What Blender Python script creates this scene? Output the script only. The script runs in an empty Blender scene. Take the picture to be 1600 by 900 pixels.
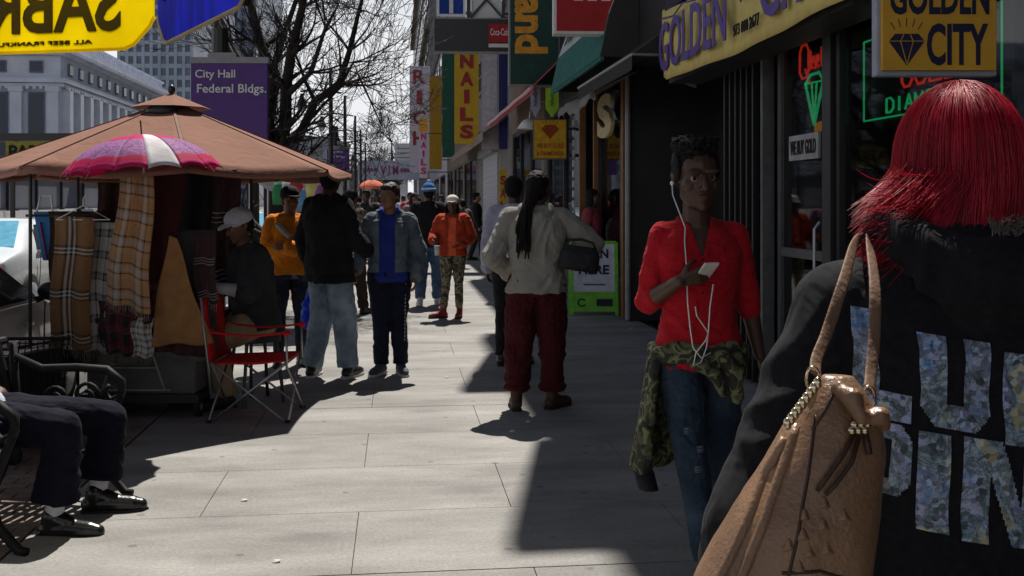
import bpy, bmesh, math, random
import numpy as np
from mathutils import Vector, Matrix
from mathutils.bvhtree import BVHTree
S = bpy.context.scene
COL = S.collection
R = math.radians
random.seed(7)
# ------------------------------------------------------------------ camera, sky, sun
HC = 1.55
YAW = R(6.4)
CY, SY = math.cos(YAW), math.sin(YAW)
cam = bpy.data.objects.new('camera', bpy.data.cameras.new('camera'))
COL.objects.link(cam)
cam.location = (0, 0, HC)
cam.rotation_euler = (R(90), 0, -YAW)
cam.data.lens = 36
cam.data.sensor_width = 36
cam.data.shift_y = -135 / 1600
cam.data.clip_start = 0.05
cam.data.clip_end = 5000
S.camera = cam
SUN_AZ, SUN_EL = R(11.6), R(61)
world = bpy.data.worlds.new("World")
S.world = world
world.use_nodes = True
wn = world.node_tree.nodes
sky = wn.new('ShaderNodeTexSky')
sky.sky_type = 'NISHITA'
sky.sun_disc = False
sky.sun_elevation = SUN_EL
sky.sun_rotation = SUN_AZ
sky.air_density = 1.0
sky.dust_density = 1.0
sky.ozone_density = 1.5
# thin white cirrus veil: the sky is pale towards the horizon
wl = world.node_tree.links
tc = wn.new('ShaderNodeTexCoord')
nz = wn.new('ShaderNodeTexNoise'); nz.inputs['Scale'].default_value = 2.2; nz.inputs['Detail'].default_value = 5
wl.new(tc.outputs['Generated'], nz.inputs['Vector'])
sxz = wn.new('ShaderNodeSeparateXYZ'); wl.new(tc.outputs['Generated'], sxz.inputs[0])
rp = wn.new('ShaderNodeMapRange'); rp.inputs[1].default_value = 0.14; rp.inputs[2].default_value = 0.42
rp.inputs[3].default_value = 1.0; rp.inputs[4].default_value = 0.0
wl.new(sxz.outputs[2], rp.inputs[0])
ad = wn.new('ShaderNodeMath'); ad.operation = 'MULTIPLY_ADD'
wl.new(nz.outputs['Fac'], ad.inputs[0]); ad.inputs[1].default_value = 0.1; wl.new(rp.outputs[0], ad.inputs[2])
ad.use_clamp = True
mxs = wn.new('ShaderNodeMix'); mxs.data_type = 'RGBA'
wl.new(ad.outputs[0], mxs.inputs['Factor']); wl.new(sky.outputs[0], mxs.inputs['A'])
mxs.inputs['B'].default_value = (18.0, 18.4, 19.0, 1)
bg = wn['Background']
bg.inputs['Strength'].default_value = 0.036
wl.new(mxs.outputs['Result'], bg.inputs['Color'])
sun = bpy.data.objects.new('sun', bpy.data.lights.new('sun', 'SUN'))
COL.objects.link(sun)
sd = Vector((math.sin(SUN_AZ) * math.cos(SUN_EL), math.cos(SUN_AZ) * math.cos(SUN_EL), math.sin(SUN_EL)))
sun.rotation_euler = (-sd).to_track_quat('-Z', 'Y').to_euler()
sun.location = sd * 50
sun.data.energy = 5.0
sun.data.angle = R(0.53)
sun.data.color = (1.0, 0.95, 0.87)
S.view_settings.view_transform = 'Standard'
S.view_settings.look = 'None'
S.view_settings.gamma = 1
S.view_settings.use_curve_mapping = False
S.view_settings.exposure = 0.42
S.render.engine = 'CYCLES'
S.cycles.max_bounces = 6
S.cycles.use_denoising = True

def at(px, d):
    lat = (px - 800) * d / 1600
    return (lat * CY + d * SY, -lat * SY + d * CY)
def zz(py, d): return HC + (315 - py) * d / 1600
def P(px, py, d):
    x, y = at(px, d)
    return Vector((x, y, zz(py, d)))
def dX(px, X): return X / ((px - 800) / 1600 * CY + SY)     # depth at which a pixel column meets the plane x = X

# ------------------------------------------------------------------ materials
MC = {}
def newmat(name):
    m = bpy.data.materials.new(name)
    m.use_nodes = True
    nt = m.node_tree
    return m, nt, nt.nodes, nt.links, nt.nodes['Principled BSDF']
def mat(name, col, rough=.75, metal=0.0, var=.18, sc=9, bump=.15, bsc=90, spec=.3, col2=None, stretch=(1, 1, 1), emis=0, trans=0, transl=0, coat=0, sheen=0, bdist=.003, contrast=(.3, .7), alpha=None):
    if name in MC: return MC[name]
    m, nt, N, L, b = newmat(name)
    tcn = N.new('ShaderNodeTexCoord')
    mp = N.new('ShaderNodeMapping'); mp.inputs['Scale'].default_value = stretch
    L.new(tcn.outputs['Object'], mp.inputs[0])
    n = N.new('ShaderNodeTexNoise'); n.inputs['Scale'].default_value = sc; n.inputs['Detail'].default_value = 6
    L.new(mp.outputs[0], n.inputs['Vector'])
    r = N.new('ShaderNodeMapRange'); r.inputs[1].default_value = contrast[0]; r.inputs[2].default_value = contrast[1]
    L.new(n.outputs['Fac'], r.inputs[0])
    mx = N.new('ShaderNodeMix'); mx.data_type = 'RGBA'
    L.new(r.outputs[0], mx.inputs['Factor'])
    c1 = [max(0, c * (1 - var)) for c in col]
    c2 = [min(1, c * (1 + var)) for c in col] if col2 is None else col2
    mx.inputs['A'].default_value = (*c1, 1); mx.inputs['B'].default_value = (*c2, 1)
    L.new(mx.outputs['Result'], b.inputs['Base Color'])
    b.inputs['Roughness'].default_value = rough
    b.inputs['Metallic'].default_value = metal
    b.inputs['Specular IOR Level'].default_value = spec
    if coat: b.inputs['Coat Weight'].default_value = coat; b.inputs['Coat Roughness'].default_value = .05
    if sheen: b.inputs['Sheen Weight'].default_value = sheen
    if trans: b.inputs['Transmission Weight'].default_value = trans
    if emis:
        b.inputs['Emission Color'].default_value = (*col, 1); b.inputs['Emission Strength'].default_value = emis
    if bump:
        n2 = N.new('ShaderNodeTexNoise'); n2.inputs['Scale'].default_value = bsc; n2.inputs['Detail'].default_value = 4
        L.new(mp.outputs[0], n2.inputs['Vector'])
        bp = N.new('ShaderNodeBump'); bp.inputs['Strength'].default_value = min(1, bump * 3); bp.inputs['Distance'].default_value = bdist
        L.new(n2.outputs['Fac'], bp.inputs['Height']); L.new(bp.outputs[0], b.inputs['Normal'])
    if transl:
        t = N.new('ShaderNodeBsdfTranslucent'); L.new(mx.outputs['Result'], t.inputs[0])
        ms = N.new('ShaderNodeMixShader'); ms.inputs[0].default_value = transl
        L.new(b.outputs[0], ms.inputs[1]); L.new(t.outputs[0], ms.inputs[2])
        L.new(ms.outputs[0], N['Material Output'].inputs[0])
    MC[name] = m
    return m
def cloth(name, col, fold=.5, fsc=9, **k):
    """fabric: woven micro bump and larger soft creases"""
    if name in MC: return MC[name]
    k.setdefault('rough', .9); k.setdefault('sheen', .03); k.setdefault('spec', .15)
    k.setdefault('bsc', 260); k.setdefault('bump', .1)
    m = mat(name, col, **k)
    N, L = m.node_tree.nodes, m.node_tree.links
    b = N['Principled BSDF']
    tcn = N.new('ShaderNodeTexCoord')
    mp = N.new('ShaderNodeMapping'); mp.inputs['Scale'].default_value = (1, 1, 1.5); mp.inputs['Rotation'].default_value = (.2, .35, .1)
    L.new(tcn.outputs['Object'], mp.inputs[0])
    n = N.new('ShaderNodeTexNoise'); n.inputs['Scale'].default_value = fsc; n.inputs['Detail'].default_value = 2; n.inputs['Distortion'].default_value = 1.6
    L.new(mp.outputs[0], n.inputs['Vector'])
    bp = N.new('ShaderNodeBump'); bp.inputs['Strength'].default_value = fold; bp.inputs['Distance'].default_value = .03
    L.new(n.outputs['Fac'], bp.inputs['Height'])
    old = b.inputs['Normal'].links[0].from_node if b.inputs['Normal'].links else None
    if old: L.new(bp.outputs[0], old.inputs['Normal'])
    else: L.new(bp.outputs[0], b.inputs['Normal'])
    return m
def denim(name, col, fade=(.5, .55, .6)):
    return cloth(name, col, fold=.7, fsc=11, sc=7, col2=[c * f + c * .6 for c, f in zip(col, (1.6, 1.5, 1.3))], bsc=400)
def camo(name, cols, sc=16):
    if name in MC: return MC[name]
    m, nt, N, L, b = newmat(name)
    tcn = N.new('ShaderNodeTexCoord')
    n = N.new('ShaderNodeTexNoise'); n.inputs['Scale'].default_value = sc; n.inputs['Detail'].default_value = 1.5; n.inputs['Distortion'].default_value = .8
    L.new(tcn.outputs['Object'], n.inputs['Vector'])
    cr = N.new('ShaderNodeValToRGB'); cr.color_ramp.interpolation = 'CONSTANT'
    e = cr.color_ramp.elements
    e[0].position = 0; e[0].color = (*cols[0], 1)
    e[1].position = .44; e[1].color = (*cols[1], 1)
    for p_, c in zip((.52, .6), cols[2:]):
        x = e.new(p_); x.color = (*c, 1)
    L.new(n.outputs['Fac'], cr.inputs[0]); L.new(cr.outputs[0], b.inputs['Base Color'])
    b.inputs['Roughness'].default_value = .9
    n2 = N.new('ShaderNodeTexNoise'); n2.inputs['Scale'].default_value = 12; n2.inputs['Distortion'].default_value = 1.5
    L.new(tcn.outputs['Object'], n2.inputs['Vector'])
    bp = N.new('ShaderNodeBump'); bp.inputs['Strength'].default_value = .6; bp.inputs['Distance'].default_value = .03
    L.new(n2.outputs['Fac'], bp.inputs['Height']); L.new(bp.outputs[0], b.inputs['Normal'])
    MC[name] = m
    return m
def stripes(N, L, src, stops):
    """constant ramp of (position, value) over fract(src)"""
    f = N.new('ShaderNodeMath'); f.operation = 'FRACT'; L.new(src, f.inputs[0])
    cr = N.new('ShaderNodeValToRGB'); cr.color_ramp.interpolation = 'CONSTANT'
    e = cr.color_ramp.elements
    e[0].position = 0; e[0].color = (*stops[0][1], 1)
    e[1].position = stops[1][0]; e[1].color = (*stops[1][1], 1)
    for p_, c in stops[2:]:
        x = e.new(p_); x.color = (*c, 1)
    L.new(f.outputs[0], cr.inputs[0])
    return cr.outputs[0]
def plaid(name, base, us, vs, ru, rv):
    if name in MC: return MC[name]
    m, nt, N, L, b = newmat(name)
    uv = N.new('ShaderNodeUVMap')
    sp = N.new('ShaderNodeSeparateXYZ'); L.new(uv.outputs[0], sp.inputs[0])
    outs = []
    for i, (st, rep) in enumerate(((us, ru), (vs, rv))):
        mm = N.new('ShaderNodeMath'); mm.operation = 'MULTIPLY'; mm.inputs[1].default_value = rep
        L.new(sp.outputs[i], mm.inputs[0])
        outs.append(stripes(N, L, mm.outputs[0], st))
    mx = N.new('ShaderNodeMix'); mx.data_type = 'RGBA'; mx.inputs['Factor'].default_value = .5
    L.new(outs[0], mx.inputs['A']); L.new(outs[1], mx.inputs['B'])
    nn = N.new('ShaderNodeTexNoise'); nn.inputs['Scale'].default_value = 90; L.new(uv.outputs[0], nn.inputs['Vector'])
    m2 = N.new('ShaderNodeMix'); m2.data_type = 'RGBA'; m2.blend_type = 'MULTIPLY'; m2.inputs['Factor'].default_value = .35
    L.new(mx.outputs['Result'], m2.inputs['A']); L.new(nn.outputs['Color'], m2.inputs['B'])
    L.new(m2.outputs['Result'], b.inputs['Base Color'])
    b.inputs['Roughness'].default_value = .95; b.inputs['Sheen Weight'].default_value = .1
    tc2 = N.new('ShaderNodeTexCoord'); nf = N.new('ShaderNodeTexNoise'); nf.inputs['Scale'].default_value = 9; nf.inputs['Distortion'].default_value = 1.2
    L.new(tc2.outputs['Object'], nf.inputs['Vector'])
    bp = N.new('ShaderNodeBump'); bp.inputs['Strength'].default_value = .8; bp.inputs['Distance'].default_value = .03
    L.new(nf.outputs['Fac'], bp.inputs['Height']); L.new(bp.outputs[0], b.inputs['Normal'])
    MC[name] = m
    return m
def glass(name, tint=(.02, .025, .03), gloss=.25, rough=.03):
    if name in MC: return MC[name]
    m, nt, N, L, b = newmat(name)
    N.remove(b)
    t = N.new('ShaderNodeBsdfTransparent'); t.inputs[0].default_value = (*[1 - (1 - c) * .45 for c in tint], 1)
    g = N.new('ShaderNodeBsdfGlossy'); g.inputs[1].default_value = rough
    lw = N.new('ShaderNodeLayerWeight'); lw.inputs[0].default_value = .5
    pw = N.new('ShaderNodeMath'); pw.operation = 'POWER'; pw.inputs[1].default_value = 4; L.new(lw.outputs['Facing'], pw.inputs[0])
    fr = N.new('ShaderNodeMath'); fr.operation = 'MULTIPLY_ADD'; fr.inputs[1].default_value = .6; fr.inputs[2].default_value = .04; L.new(pw.outputs[0], fr.inputs[0])
    ms = N.new('ShaderNodeMixShader')
    L.new(fr.outputs[0], ms.inputs[0]); L.new(t.outputs[0], ms.inputs[1]); L.new(g.outputs[0], ms.inputs[2])
    L.new(ms.outputs[0], N['Material Output'].inputs[0])
    MC[name] = m
    return m

# ------------------------------------------------------------------ mesh builder
class MB:
    def __init__(s): s.v = []; s.f = []; s.m = []; s.cur = 0
    def add(s, vs, fs):
        o = len(s.v)
        s.v += [tuple(x) for x in vs]
        for f in fs: s.f.append([o + i for i in f]); s.m.append(s.cur)
        return s
    def box(s, c, h, rz=0, M=None):
        """c centre, h full sizes"""
        x, y, z = [a / 2 for a in h]
        vs = [Vector((i * x, j * y, k * z)) for i in (-1, 1) for j in (-1, 1) for k in (-1, 1)]
        T = M if M is not None else Matrix.Translation(Vector(c)) @ Matrix.Rotation(rz, 4, 'Z')
        return s.add([T @ v for v in vs], [(0, 1, 3, 2), (4, 6, 7, 5), (0, 4, 5, 1), (2, 3, 7, 6), (0, 2, 6, 4), (1, 5, 7, 3)])
    def bar(s, p0, p1, w, h=None):
        """rectangular bar between two points"""
        p0, p1 = Vector(p0), Vector(p1); h = h or w
        d = p1 - p0
        q = d.to_track_quat('Z', 'Y').to_matrix().to_4x4()
        return s.box(None, (w, h, d.length), M=Matrix.Translation((p0 + p1) / 2) @ q)
    def tube(s, pts, r, n=8, caps=True):
        pts = [Vector(p) for p in pts]
        rs = r if isinstance(r, (list, tuple)) else [r] * len(pts)
        vs = []; prev = None
        for i, p in enumerate(pts):
            t = (pts[min(i + 1, len(pts) - 1)] - pts[max(i - 1, 0)])
            t = t.normalized() if t.length > 1e-9 else Vector((0, 0, 1))
            if prev is None:
                a = Vector((0, 0, 1)) if abs(t.z) < .9 else Vector((1, 0, 0))
                u = t.cross(a).normalized()
            else:
                u = prev - t * prev.dot(t)
                u = u.normalized() if u.length > 1e-6 else t.orthogonal().normalized()
            prev = u; w = t.cross(u)
            for k in range(n):
                a = 2 * math.pi * k / n
                vs.append(p + (u * math.cos(a) + w * math.sin(a)) * rs[i])
        fs = []
        for i in range(len(pts) - 1):
            for k in range(n):
                k2 = (k + 1) % n
                fs.append((i * n + k, i * n + k2, (i + 1) * n + k2, (i + 1) * n + k))
        if caps:
            fs.append(tuple(range(n - 1, -1, -1)))
            fs.append(tuple((len(pts) - 1) * n + k for k in range(n)))
        return s.add(vs, fs)
    def ell(s, c, r, M=None, nu=16, nv=10):
        c = Vector(c)
        r = (r, r, r) if not isinstance(r, (tuple, list)) else r
        vs = []; fs = []
        for j in range(1, nv):
            th = math.pi * j / nv
            for k in range(nu):
                a = 2 * math.pi * k / nu
                vs.append(Vector((r[0] * math.sin(th) * math.cos(a), r[1] * math.sin(th) * math.sin(a), r[2] * math.cos(th))))
        vs.append(Vector((0, 0, r[2]))); vs.append(Vector((0, 0, -r[2])))
        top, bot = len(vs) - 2, len(vs) - 1
        for k in range(nu):
            k2 = (k + 1) % nu
            fs.append((top, k, k2))
            fs.append((bot, (nv - 2) * nu + k2, (nv - 2) * nu + k))
            for j in range(nv - 2):
                fs.append((j * nu + k, (j + 1) * nu + k, (j + 1) * nu + k2, j * nu + k2))
        if M is not None: vs = [c + (M.to_3x3() @ v) for v in vs]
        else: vs = [c + v for v in vs]
        return s.add(vs, fs)
    def cap(s, p0, r0, p1, r1, n=14):
        """tapered capsule"""
        p0, p1 = Vector(p0), Vector(p1)
        d = p1 - p0; L = d.length
        if L < 1e-6: return s.ell(p0, r0)
        t = d / L
        pts = []; rs = []
        for i in range(5):
            a = -math.pi / 2 + (math.pi / 2) * i / 5 + .02
            pts.append(p0 + t * math.sin(a) * r0); rs.append(max(math.cos(a) * r0, 1e-4))
        pts.append(p0); rs.append(r0); pts.append(p1); rs.append(r1)
        for i in range(1, 6):
            a = (math.pi / 2) * i / 5 - .02
            pts.append(p1 + t * math.sin(a) * r1); rs.append(max(math.cos(a) * r1, 1e-4))
        # straight tube (constant frame)
        u = t.orthogonal().normalized(); w = t.cross(u)
        vs = []
        for p, r in zip(pts, rs):
            for k in range(n):
                a = 2 * math.pi * k / n
                vs.append(p + (u * math.cos(a) + w * math.sin(a)) * r)
        fs = []
        for i in range(len(pts) - 1):
            for k in range(n):
                k2 = (k + 1) % n
                fs.append((i * n + k, i * n + k2, (i + 1) * n + k2, (i + 1) * n + k))
        fs.append(tuple(range(n - 1, -1, -1))); fs.append(tuple((len(pts) - 1) * n + k for k in range(n)))
        return s.add(vs, fs)
    def chain(s, pts, rs):
        for i in range(len(pts) - 1): s.cap(pts[i], rs[i], pts[i + 1], rs[i + 1])
        return s
    def rings(s, rg, n=24, e=2.3, closed=True):
        """rg: list of (centre, u, w, ru, rw) superellipse rings"""
        vs = []
        for c, u, w, ru, rw in rg:
            for k in range(n):
                a = 2 * math.pi * k / n
                ca, sa = math.cos(a), math.sin(a)
                vs.append(Vector(c) + Vector(u) * (ru * math.copysign(abs(ca) ** (2 / e), ca)) + Vector(w) * (rw * math.copysign(abs(sa) ** (2 / e), sa)))
        fs = []
        for i in range(len(rg) - 1):
            for k in range(n):
                k2 = (k + 1) % n
                fs.append((i * n + k, i * n + k2, (i + 1) * n + k2, (i + 1) * n + k))
        if closed:
            fs.append(tuple(range(n - 1, -1, -1))); fs.append(tuple((len(rg) - 1) * n + k for k in range(n)))
        return s.add(vs, fs)
    def prism(s, poly, o, u, w, nrm, t):
        """extrude a polygon (list of (a,b)) in plane (u,w) at o by t along nrm"""
        o, u, w, nrm = Vector(o), Vector(u), Vector(w), Vector(nrm)
        n = len(poly)
        vs = [o + u * a + w * b for a, b in poly] + [o + u * a + w * b + nrm * t for a, b in poly]
        fs = [tuple(range(n - 1, -1, -1)), tuple(range(n, 2 * n))] + [(i, (i + 1) % n, n + (i + 1) % n, n + i) for i in range(n)]
        return s.add(vs, fs)
    def mesh(s, name):
        me = bpy.data.meshes.new(name)
        me.from_pydata(s.v, [], s.f)
        me.update()
        bm = bmesh.new(); bm.from_mesh(me)
        bmesh.ops.recalc_face_normals(bm, faces=bm.faces)
        bm.to_mesh(me); bm.free()
        return me
    def build(s, name, m, parent=None, smooth=False, bevel=0, **tags):
        me = s.mesh(name)
        for x in (m if isinstance(m, (list, tuple)) else [m]): me.materials.append(x)
        if any(s.m):
            me.polygons.foreach_set('material_index', s.m)
        o = bpy.data.objects.new(name, me)
        COL.objects.link(o)
        if parent: o.parent = parent
        if smooth: me.polygons.foreach_set('use_smooth', [True] * len(me.polygons))
        if bevel:
            b = o.modifiers.new('b', 'BEVEL'); b.width = bevel; b.segments = 2; b.limit_method = 'ANGLE'
        tag(o, **tags)
        return o
def tag(o, label=None, cat=None, group=None, kind=None):
    if label: o['label'] = label
    if cat: o['category'] = cat
    if group: o['group'] = group
    if kind: o['kind'] = kind
    return o
def thing(name, label, cat, loc=(0, 0, 0), rz=0, group=None):
    o = bpy.data.objects.new(name, None); COL.objects.link(o)
    o.location = loc; o.rotation_euler = (0, 0, rz); o.empty_display_size = .1
    return tag(o, label, cat, group)
def dup(root, loc=None, rz=None, label=None):
    r = root.copy(); COL.objects.link(r)
    if loc is not None: r.location = loc
    if rz is not None: r.rotation_euler = (0, 0, rz)
    if label: r['label'] = label
    def rec(a, b):
        for ch in list(a.children):
            c = ch.copy(); COL.objects.link(c); c.parent = b; rec(ch, c)
    rec(root, r)
    return r
def sheet(name, m, fn, nu, nv, parent=None, thick=.004, smooth=True, **tags):
    """fn(u,v)->point ; a draped sheet with uv and thickness"""
    me = bpy.data.meshes.new(name)
    vs = [tuple(fn(i / nu, j / nv)) for j in range(nv + 1) for i in range(nu + 1)]
    fs = [(j * (nu + 1) + i, j * (nu + 1) + i + 1, (j + 1) * (nu + 1) + i + 1, (j + 1) * (nu + 1) + i) for j in range(nv) for i in range(nu)]
    me.from_pydata(vs, [], fs)
    uvl = me.uv_layers.new(name='UVMap')
    for p_ in me.polygons:
        for li, vi in zip(p_.loop_indices, p_.vertices):
            uvl.data[li].uv = ((vi % (nu + 1)) / nu, (vi // (nu + 1)) / nv)
    me.materials.append(m)
    o = bpy.data.objects.new(name, me); COL.objects.link(o)
    if parent: o.parent = parent
    if smooth: me.polygons.foreach_set('use_smooth', [True] * len(me.polygons))
    if thick:
        md = o.modifiers.new('t', 'SOLIDIFY'); md.thickness = thick; md.offset = 0
    return tag(o, **tags)
def text_mesh(body, bold=0, ext=.01, neon=False):
    cu = bpy.data.curves.new('t', 'FONT'); cu.body = body; cu.align_x = 'CENTER'
    cu.size = 1; cu.offset = bold; cu.extrude = ext; cu.resolution_u = 3
    o = bpy.data.objects.new('t', cu); COL.objects.link(o)
    dg = bpy.context.evaluated_depsgraph_get()
    me = bpy.data.meshes.new_from_object(o.evaluated_get(dg))
    bpy.data.objects.remove(o); bpy.data.curves.remove(cu)
    return me
def lettering(body, c, u, w, width, height, m, parent, bold=0, depth=.006, name='lettering', **tags):
    """text centred at c, reading along u, up along w, fitted to width x height"""
    me = text_mesh(body, bold)
    co = np.empty(len(me.vertices) * 3); me.vertices.foreach_get('co', co); co = co.reshape(-1, 3)
    mn, mxx = co.min(0), co.max(0)
    co = (co - (mn + mxx) / 2) / np.maximum(mxx - mn, 1e-6)
    u, w = Vector(u).normalized(), Vector(w).normalized(); n = u.cross(w)
    A = np.array([list(u * width), list(w * height), list(n * depth)])
    out = co @ A + np.array(list(c))
    me.vertices.foreach_set('co', out.ravel()); me.update()
    me.name = name; me.materials.clear(); me.materials.append(m)
    o = bpy.data.objects.new(name, me); COL.objects.link(o); o.parent = parent
    return tag(o, **tags)
STROKE = {'A': [[(0, 0), (2, 6), (4, 0)], [(.8, 2.2), (3.2, 2.2)]], 'B': [[(0, 0), (0, 6), (3, 6), (3.8, 4.6), (3, 3.2), (0, 3.2)], [(3, 3.2), (4, 1.6), (3, 0), (0, 0)]],
 'D': [[(0, 0), (0, 6), (2.4, 6), (4, 4.4), (4, 1.6), (2.4, 0), (0, 0)]], 'E': [[(4, 6), (0, 6), (0, 0), (4, 0)], [(0, 3), (3, 3)]],
 'G': [[(4, 4.8), (3, 6), (1, 6), (0, 4.8), (0, 1.2), (1, 0), (3, 0), (4, 1.2), (4, 2.8), (2.4, 2.8)]], 'I': [[(2, 0), (2, 6)]],
 'L': [[(0, 6), (0, 0), (4, 0)]], 'M': [[(0, 0), (0, 6), (2, 2.6), (4, 6), (4, 0)]], 'N': [[(0, 0), (0, 6), (4, 0), (4, 6)]],
 'O': [[(1, 0), (0, 1.2), (0, 4.8), (1, 6), (3, 6), (4, 4.8), (4, 1.2), (3, 0), (1, 0)]], 'S': [[(4, 5), (3, 6), (1, 6), (0, 4.8), (1, 3.4), (3, 2.8), (4, 1.4), (3, 0), (1, 0), (0, 1)]],
 'U': [[(0, 6), (0, 1.2), (1, 0), (3, 0), (4, 1.2), (4, 6)]], 'W': [[(0, 6), (1, 0), (2, 4), (3, 0), (4, 6)]], 'Y': [[(0, 6), (2, 3), (4, 6)], [(2, 3), (2, 0)]],
 'Q': [[(1, 0), (0, 1.2), (0, 4.8), (1, 6), (3, 6), (4, 4.8), (4, 1.2), (3, 0), (1, 0)], [(2.4, 1.6), (4.4, -1)]], 'J': [[(3.4, 6), (3.4, 1.2), (2.4, 0), (1, 0), (0, 1.4)]],
 'e': [[(.2, 2), (3.4, 2), (3.2, 3.2), (2, 4), (.6, 3.4), (0, 2), (.6, .4), (2, 0), (3.4, .6)]], 'w': [[(0, 4), (1, 0), (2, 3), (3, 0), (4, 4)]],
 'l': [[(1.6, 6), (1.6, 0)]], 'r': [[(.6, 4), (.6, 0)], [(.6, 2.6), (1.6, 3.8), (3, 3.8)]], 'y': [[(0, 4), (1.8, 0)], [(3.6, 4), (.8, -2)]], ' ': []}
def neon_text(s_, o, u, w, h, m, parent, r=.007, adv=1.0):
    mb = MB(); k = h / 6; x = 0
    o, u, w = Vector(o), Vector(u), Vector(w)
    for ch in s_:
        for st in STROKE[ch]:
            mb.tube([o + u * ((x + a) * k * adv) + w * (b * k) for a, b in st], r, 6)
        x += 5.4 if ch != ' ' else 3
    return mb.build('neon_lettering', m, parent, True)
UP = Vector((0, 0, 1))
# ================================================================== SETTING
concrete = mat('paving', (.215, .205, .19), rough=.9, col2=(.295, .285, .265), sc=2.5, bump=.25, bsc=130, bdist=.004, contrast=(.25, .75))
def paving_material():
    m, nt, N, L, b = newmat('paving_slabs')
    tcn = N.new('ShaderNodeTexCoord')
    at_ = N.new('ShaderNodeAttribute'); at_.attribute_name = 'tone'
    n1 = N.new('ShaderNodeTexNoise'); n1.inputs['Scale'].default_value = 1.3; n1.inputs['Detail'].default_value = 8; n1.inputs['Roughness'].default_value = .65
    mp = N.new('ShaderNodeMapping'); mp.inputs['Scale'].default_value = (.55, 1.6, 1)
    L.new(tcn.outputs['Object'], mp.inputs[0]); L.new(mp.outputs[0], n1.inputs['Vector'])
    cr = N.new('ShaderNodeValToRGB'); e = cr.color_ramp.elements
    e[0].position = .3; e[0].color = (.15, .144, .136, 1); e[1].position = .68; e[1].color = (.318, .308, .292, 1)
    L.new(n1.outputs['Fac'], cr.inputs[0])
    # trodden-in gum spots and grit
    vo = N.new('ShaderNodeTexVoronoi'); vo.inputs['Scale'].default_value = 4.3; L.new(tcn.outputs['Object'], vo.inputs['Vector'])
    lt = N.new('ShaderNodeMapRange'); lt.inputs[1].default_value = .07; lt.inputs[2].default_value = .11; lt.inputs[3].default_value = .62; lt.inputs[4].default_value = 1
    L.new(vo.outputs['Distance'], lt.inputs[0])
    n2 = N.new('ShaderNodeTexNoise'); n2.inputs['Scale'].default_value = 55; n2.inputs['Detail'].default_value = 5; n2.inputs['Roughness'].default_value = .8
    L.new(tcn.outputs['Object'], n2.inputs['Vector'])
    r2 = N.new('ShaderNodeMapRange'); r2.inputs[1].default_value = .25; r2.inputs[2].default_value = .8; r2.inputs[3].default_value = .6; r2.inputs[4].default_value = 1.28
    L.new(n2.outputs['Fac'], r2.inputs[0])
    v2 = N.new('ShaderNodeTexVoronoi'); v2.inputs['Scale'].default_value = 1.7; L.new(mp.outputs[0], v2.inputs['Vector'])
    n3 = N.new('ShaderNodeTexNoise'); n3.inputs['Scale'].default_value = 7; L.new(tcn.outputs['Object'], n3.inputs['Vector'])
    sm = N.new('ShaderNodeMath'); sm.operation = 'MULTIPLY_ADD'; L.new(n3.outputs['Fac'], sm.inputs[0]); sm.inputs[1].default_value = .22; L.new(v2.outputs['Distance'], sm.inputs[2])
    l2 = N.new('ShaderNodeMapRange'); l2.inputs[1].default_value = .2; l2.inputs[2].default_value = .36; l2.inputs[3].default_value = .8; l2.inputs[4].default_value = 1
    L.new(sm.outputs[0], l2.inputs[0])
    m0 = N.new('ShaderNodeMath'); m0.operation = 'MULTIPLY'; L.new(lt.outputs[0], m0.inputs[0]); L.new(l2.outputs[0], m0.inputs[1]); lt = m0
    m1 = N.new('ShaderNodeMath'); m1.operation = 'MULTIPLY'; L.new(lt.outputs[0], m1.inputs[0]); L.new(r2.outputs[0], m1.inputs[1])
    m2 = N.new('ShaderNodeMath'); m2.operation = 'MULTIPLY'; L.new(m1.outputs[0], m2.inputs[0]); L.new(at_.outputs['Fac'], m2.inputs[1])
    vm = N.new('ShaderNodeVectorMath'); vm.operation = 'SCALE'; L.new(cr.outputs[0], vm.inputs[0]); L.new(m2.outputs[0], vm.inputs['Scale'])
    L.new(vm.outputs[0], b.inputs['Base Color'])
    b.inputs['Roughness'].default_value = .85
    bp = N.new('ShaderNodeBump'); bp.inputs['Strength'].default_value = .5; bp.inputs['Distance'].default_value = .004
    L.new(n2.outputs['Fac'], bp.inputs['Height']); L.new(bp.outputs[0], b.inputs['Normal'])
    return m
PAVE = paving_material()
def slabs(name, x0, x1, y0, y1, lx, ly, off, gap, m, z=0, deep=.02, jitter=.07, wide_every=0):
    vs = []; fs = []; tone = []
    r_ = random.Random(3)
    k = 0; y = y0
    while y < y1:
        ye = min(y + ly, y1)
        x = x0 - ((off[k % 2] - x0) % lx) if False else off[k % 2] - lx * math.ceil((off[k % 2] - x0) / lx)
        g1 = gap * (4.0 if wide_every and k % wide_every == 0 else 1)
        while x < x1:
            a, b_ = max(x, x0), min(x + lx, x1)
            if b_ - a > .03:
                t = 1 + r_.uniform(-jitter, jitter)
                X0, X1, Y0, Y1 = a + gap / 2, b_ - gap / 2, y + g1 / 2, ye - gap / 2
                o = len(vs)
                vs += [(X0, Y0, z), (X1, Y0, z), (X1, Y1, z), (X0, Y1, z), (X0, Y0, z - deep), (X1, Y0, z - deep), (X1, Y1, z - deep), (X0, Y1, z - deep)]
                for f in ((0, 1, 2, 3), (0, 4, 5, 1), (1, 5, 6, 2), (2, 6, 7, 3), (3, 7, 4, 0)):
                    fs.append([o + i for i in f]); tone.append(t)
            x += lx
        y = ye; k += 1
    me = bpy.data.meshes.new(name); me.from_pydata(vs, [], fs); me.materials.append(m)
    at_ = me.attributes.new('tone', 'FLOAT', 'FACE'); at_.data.foreach_set('value', tone)
    o = bpy.data.objects.new(name, me); COL.objects.link(o)
    return tag(o, kind='structure')
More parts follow.
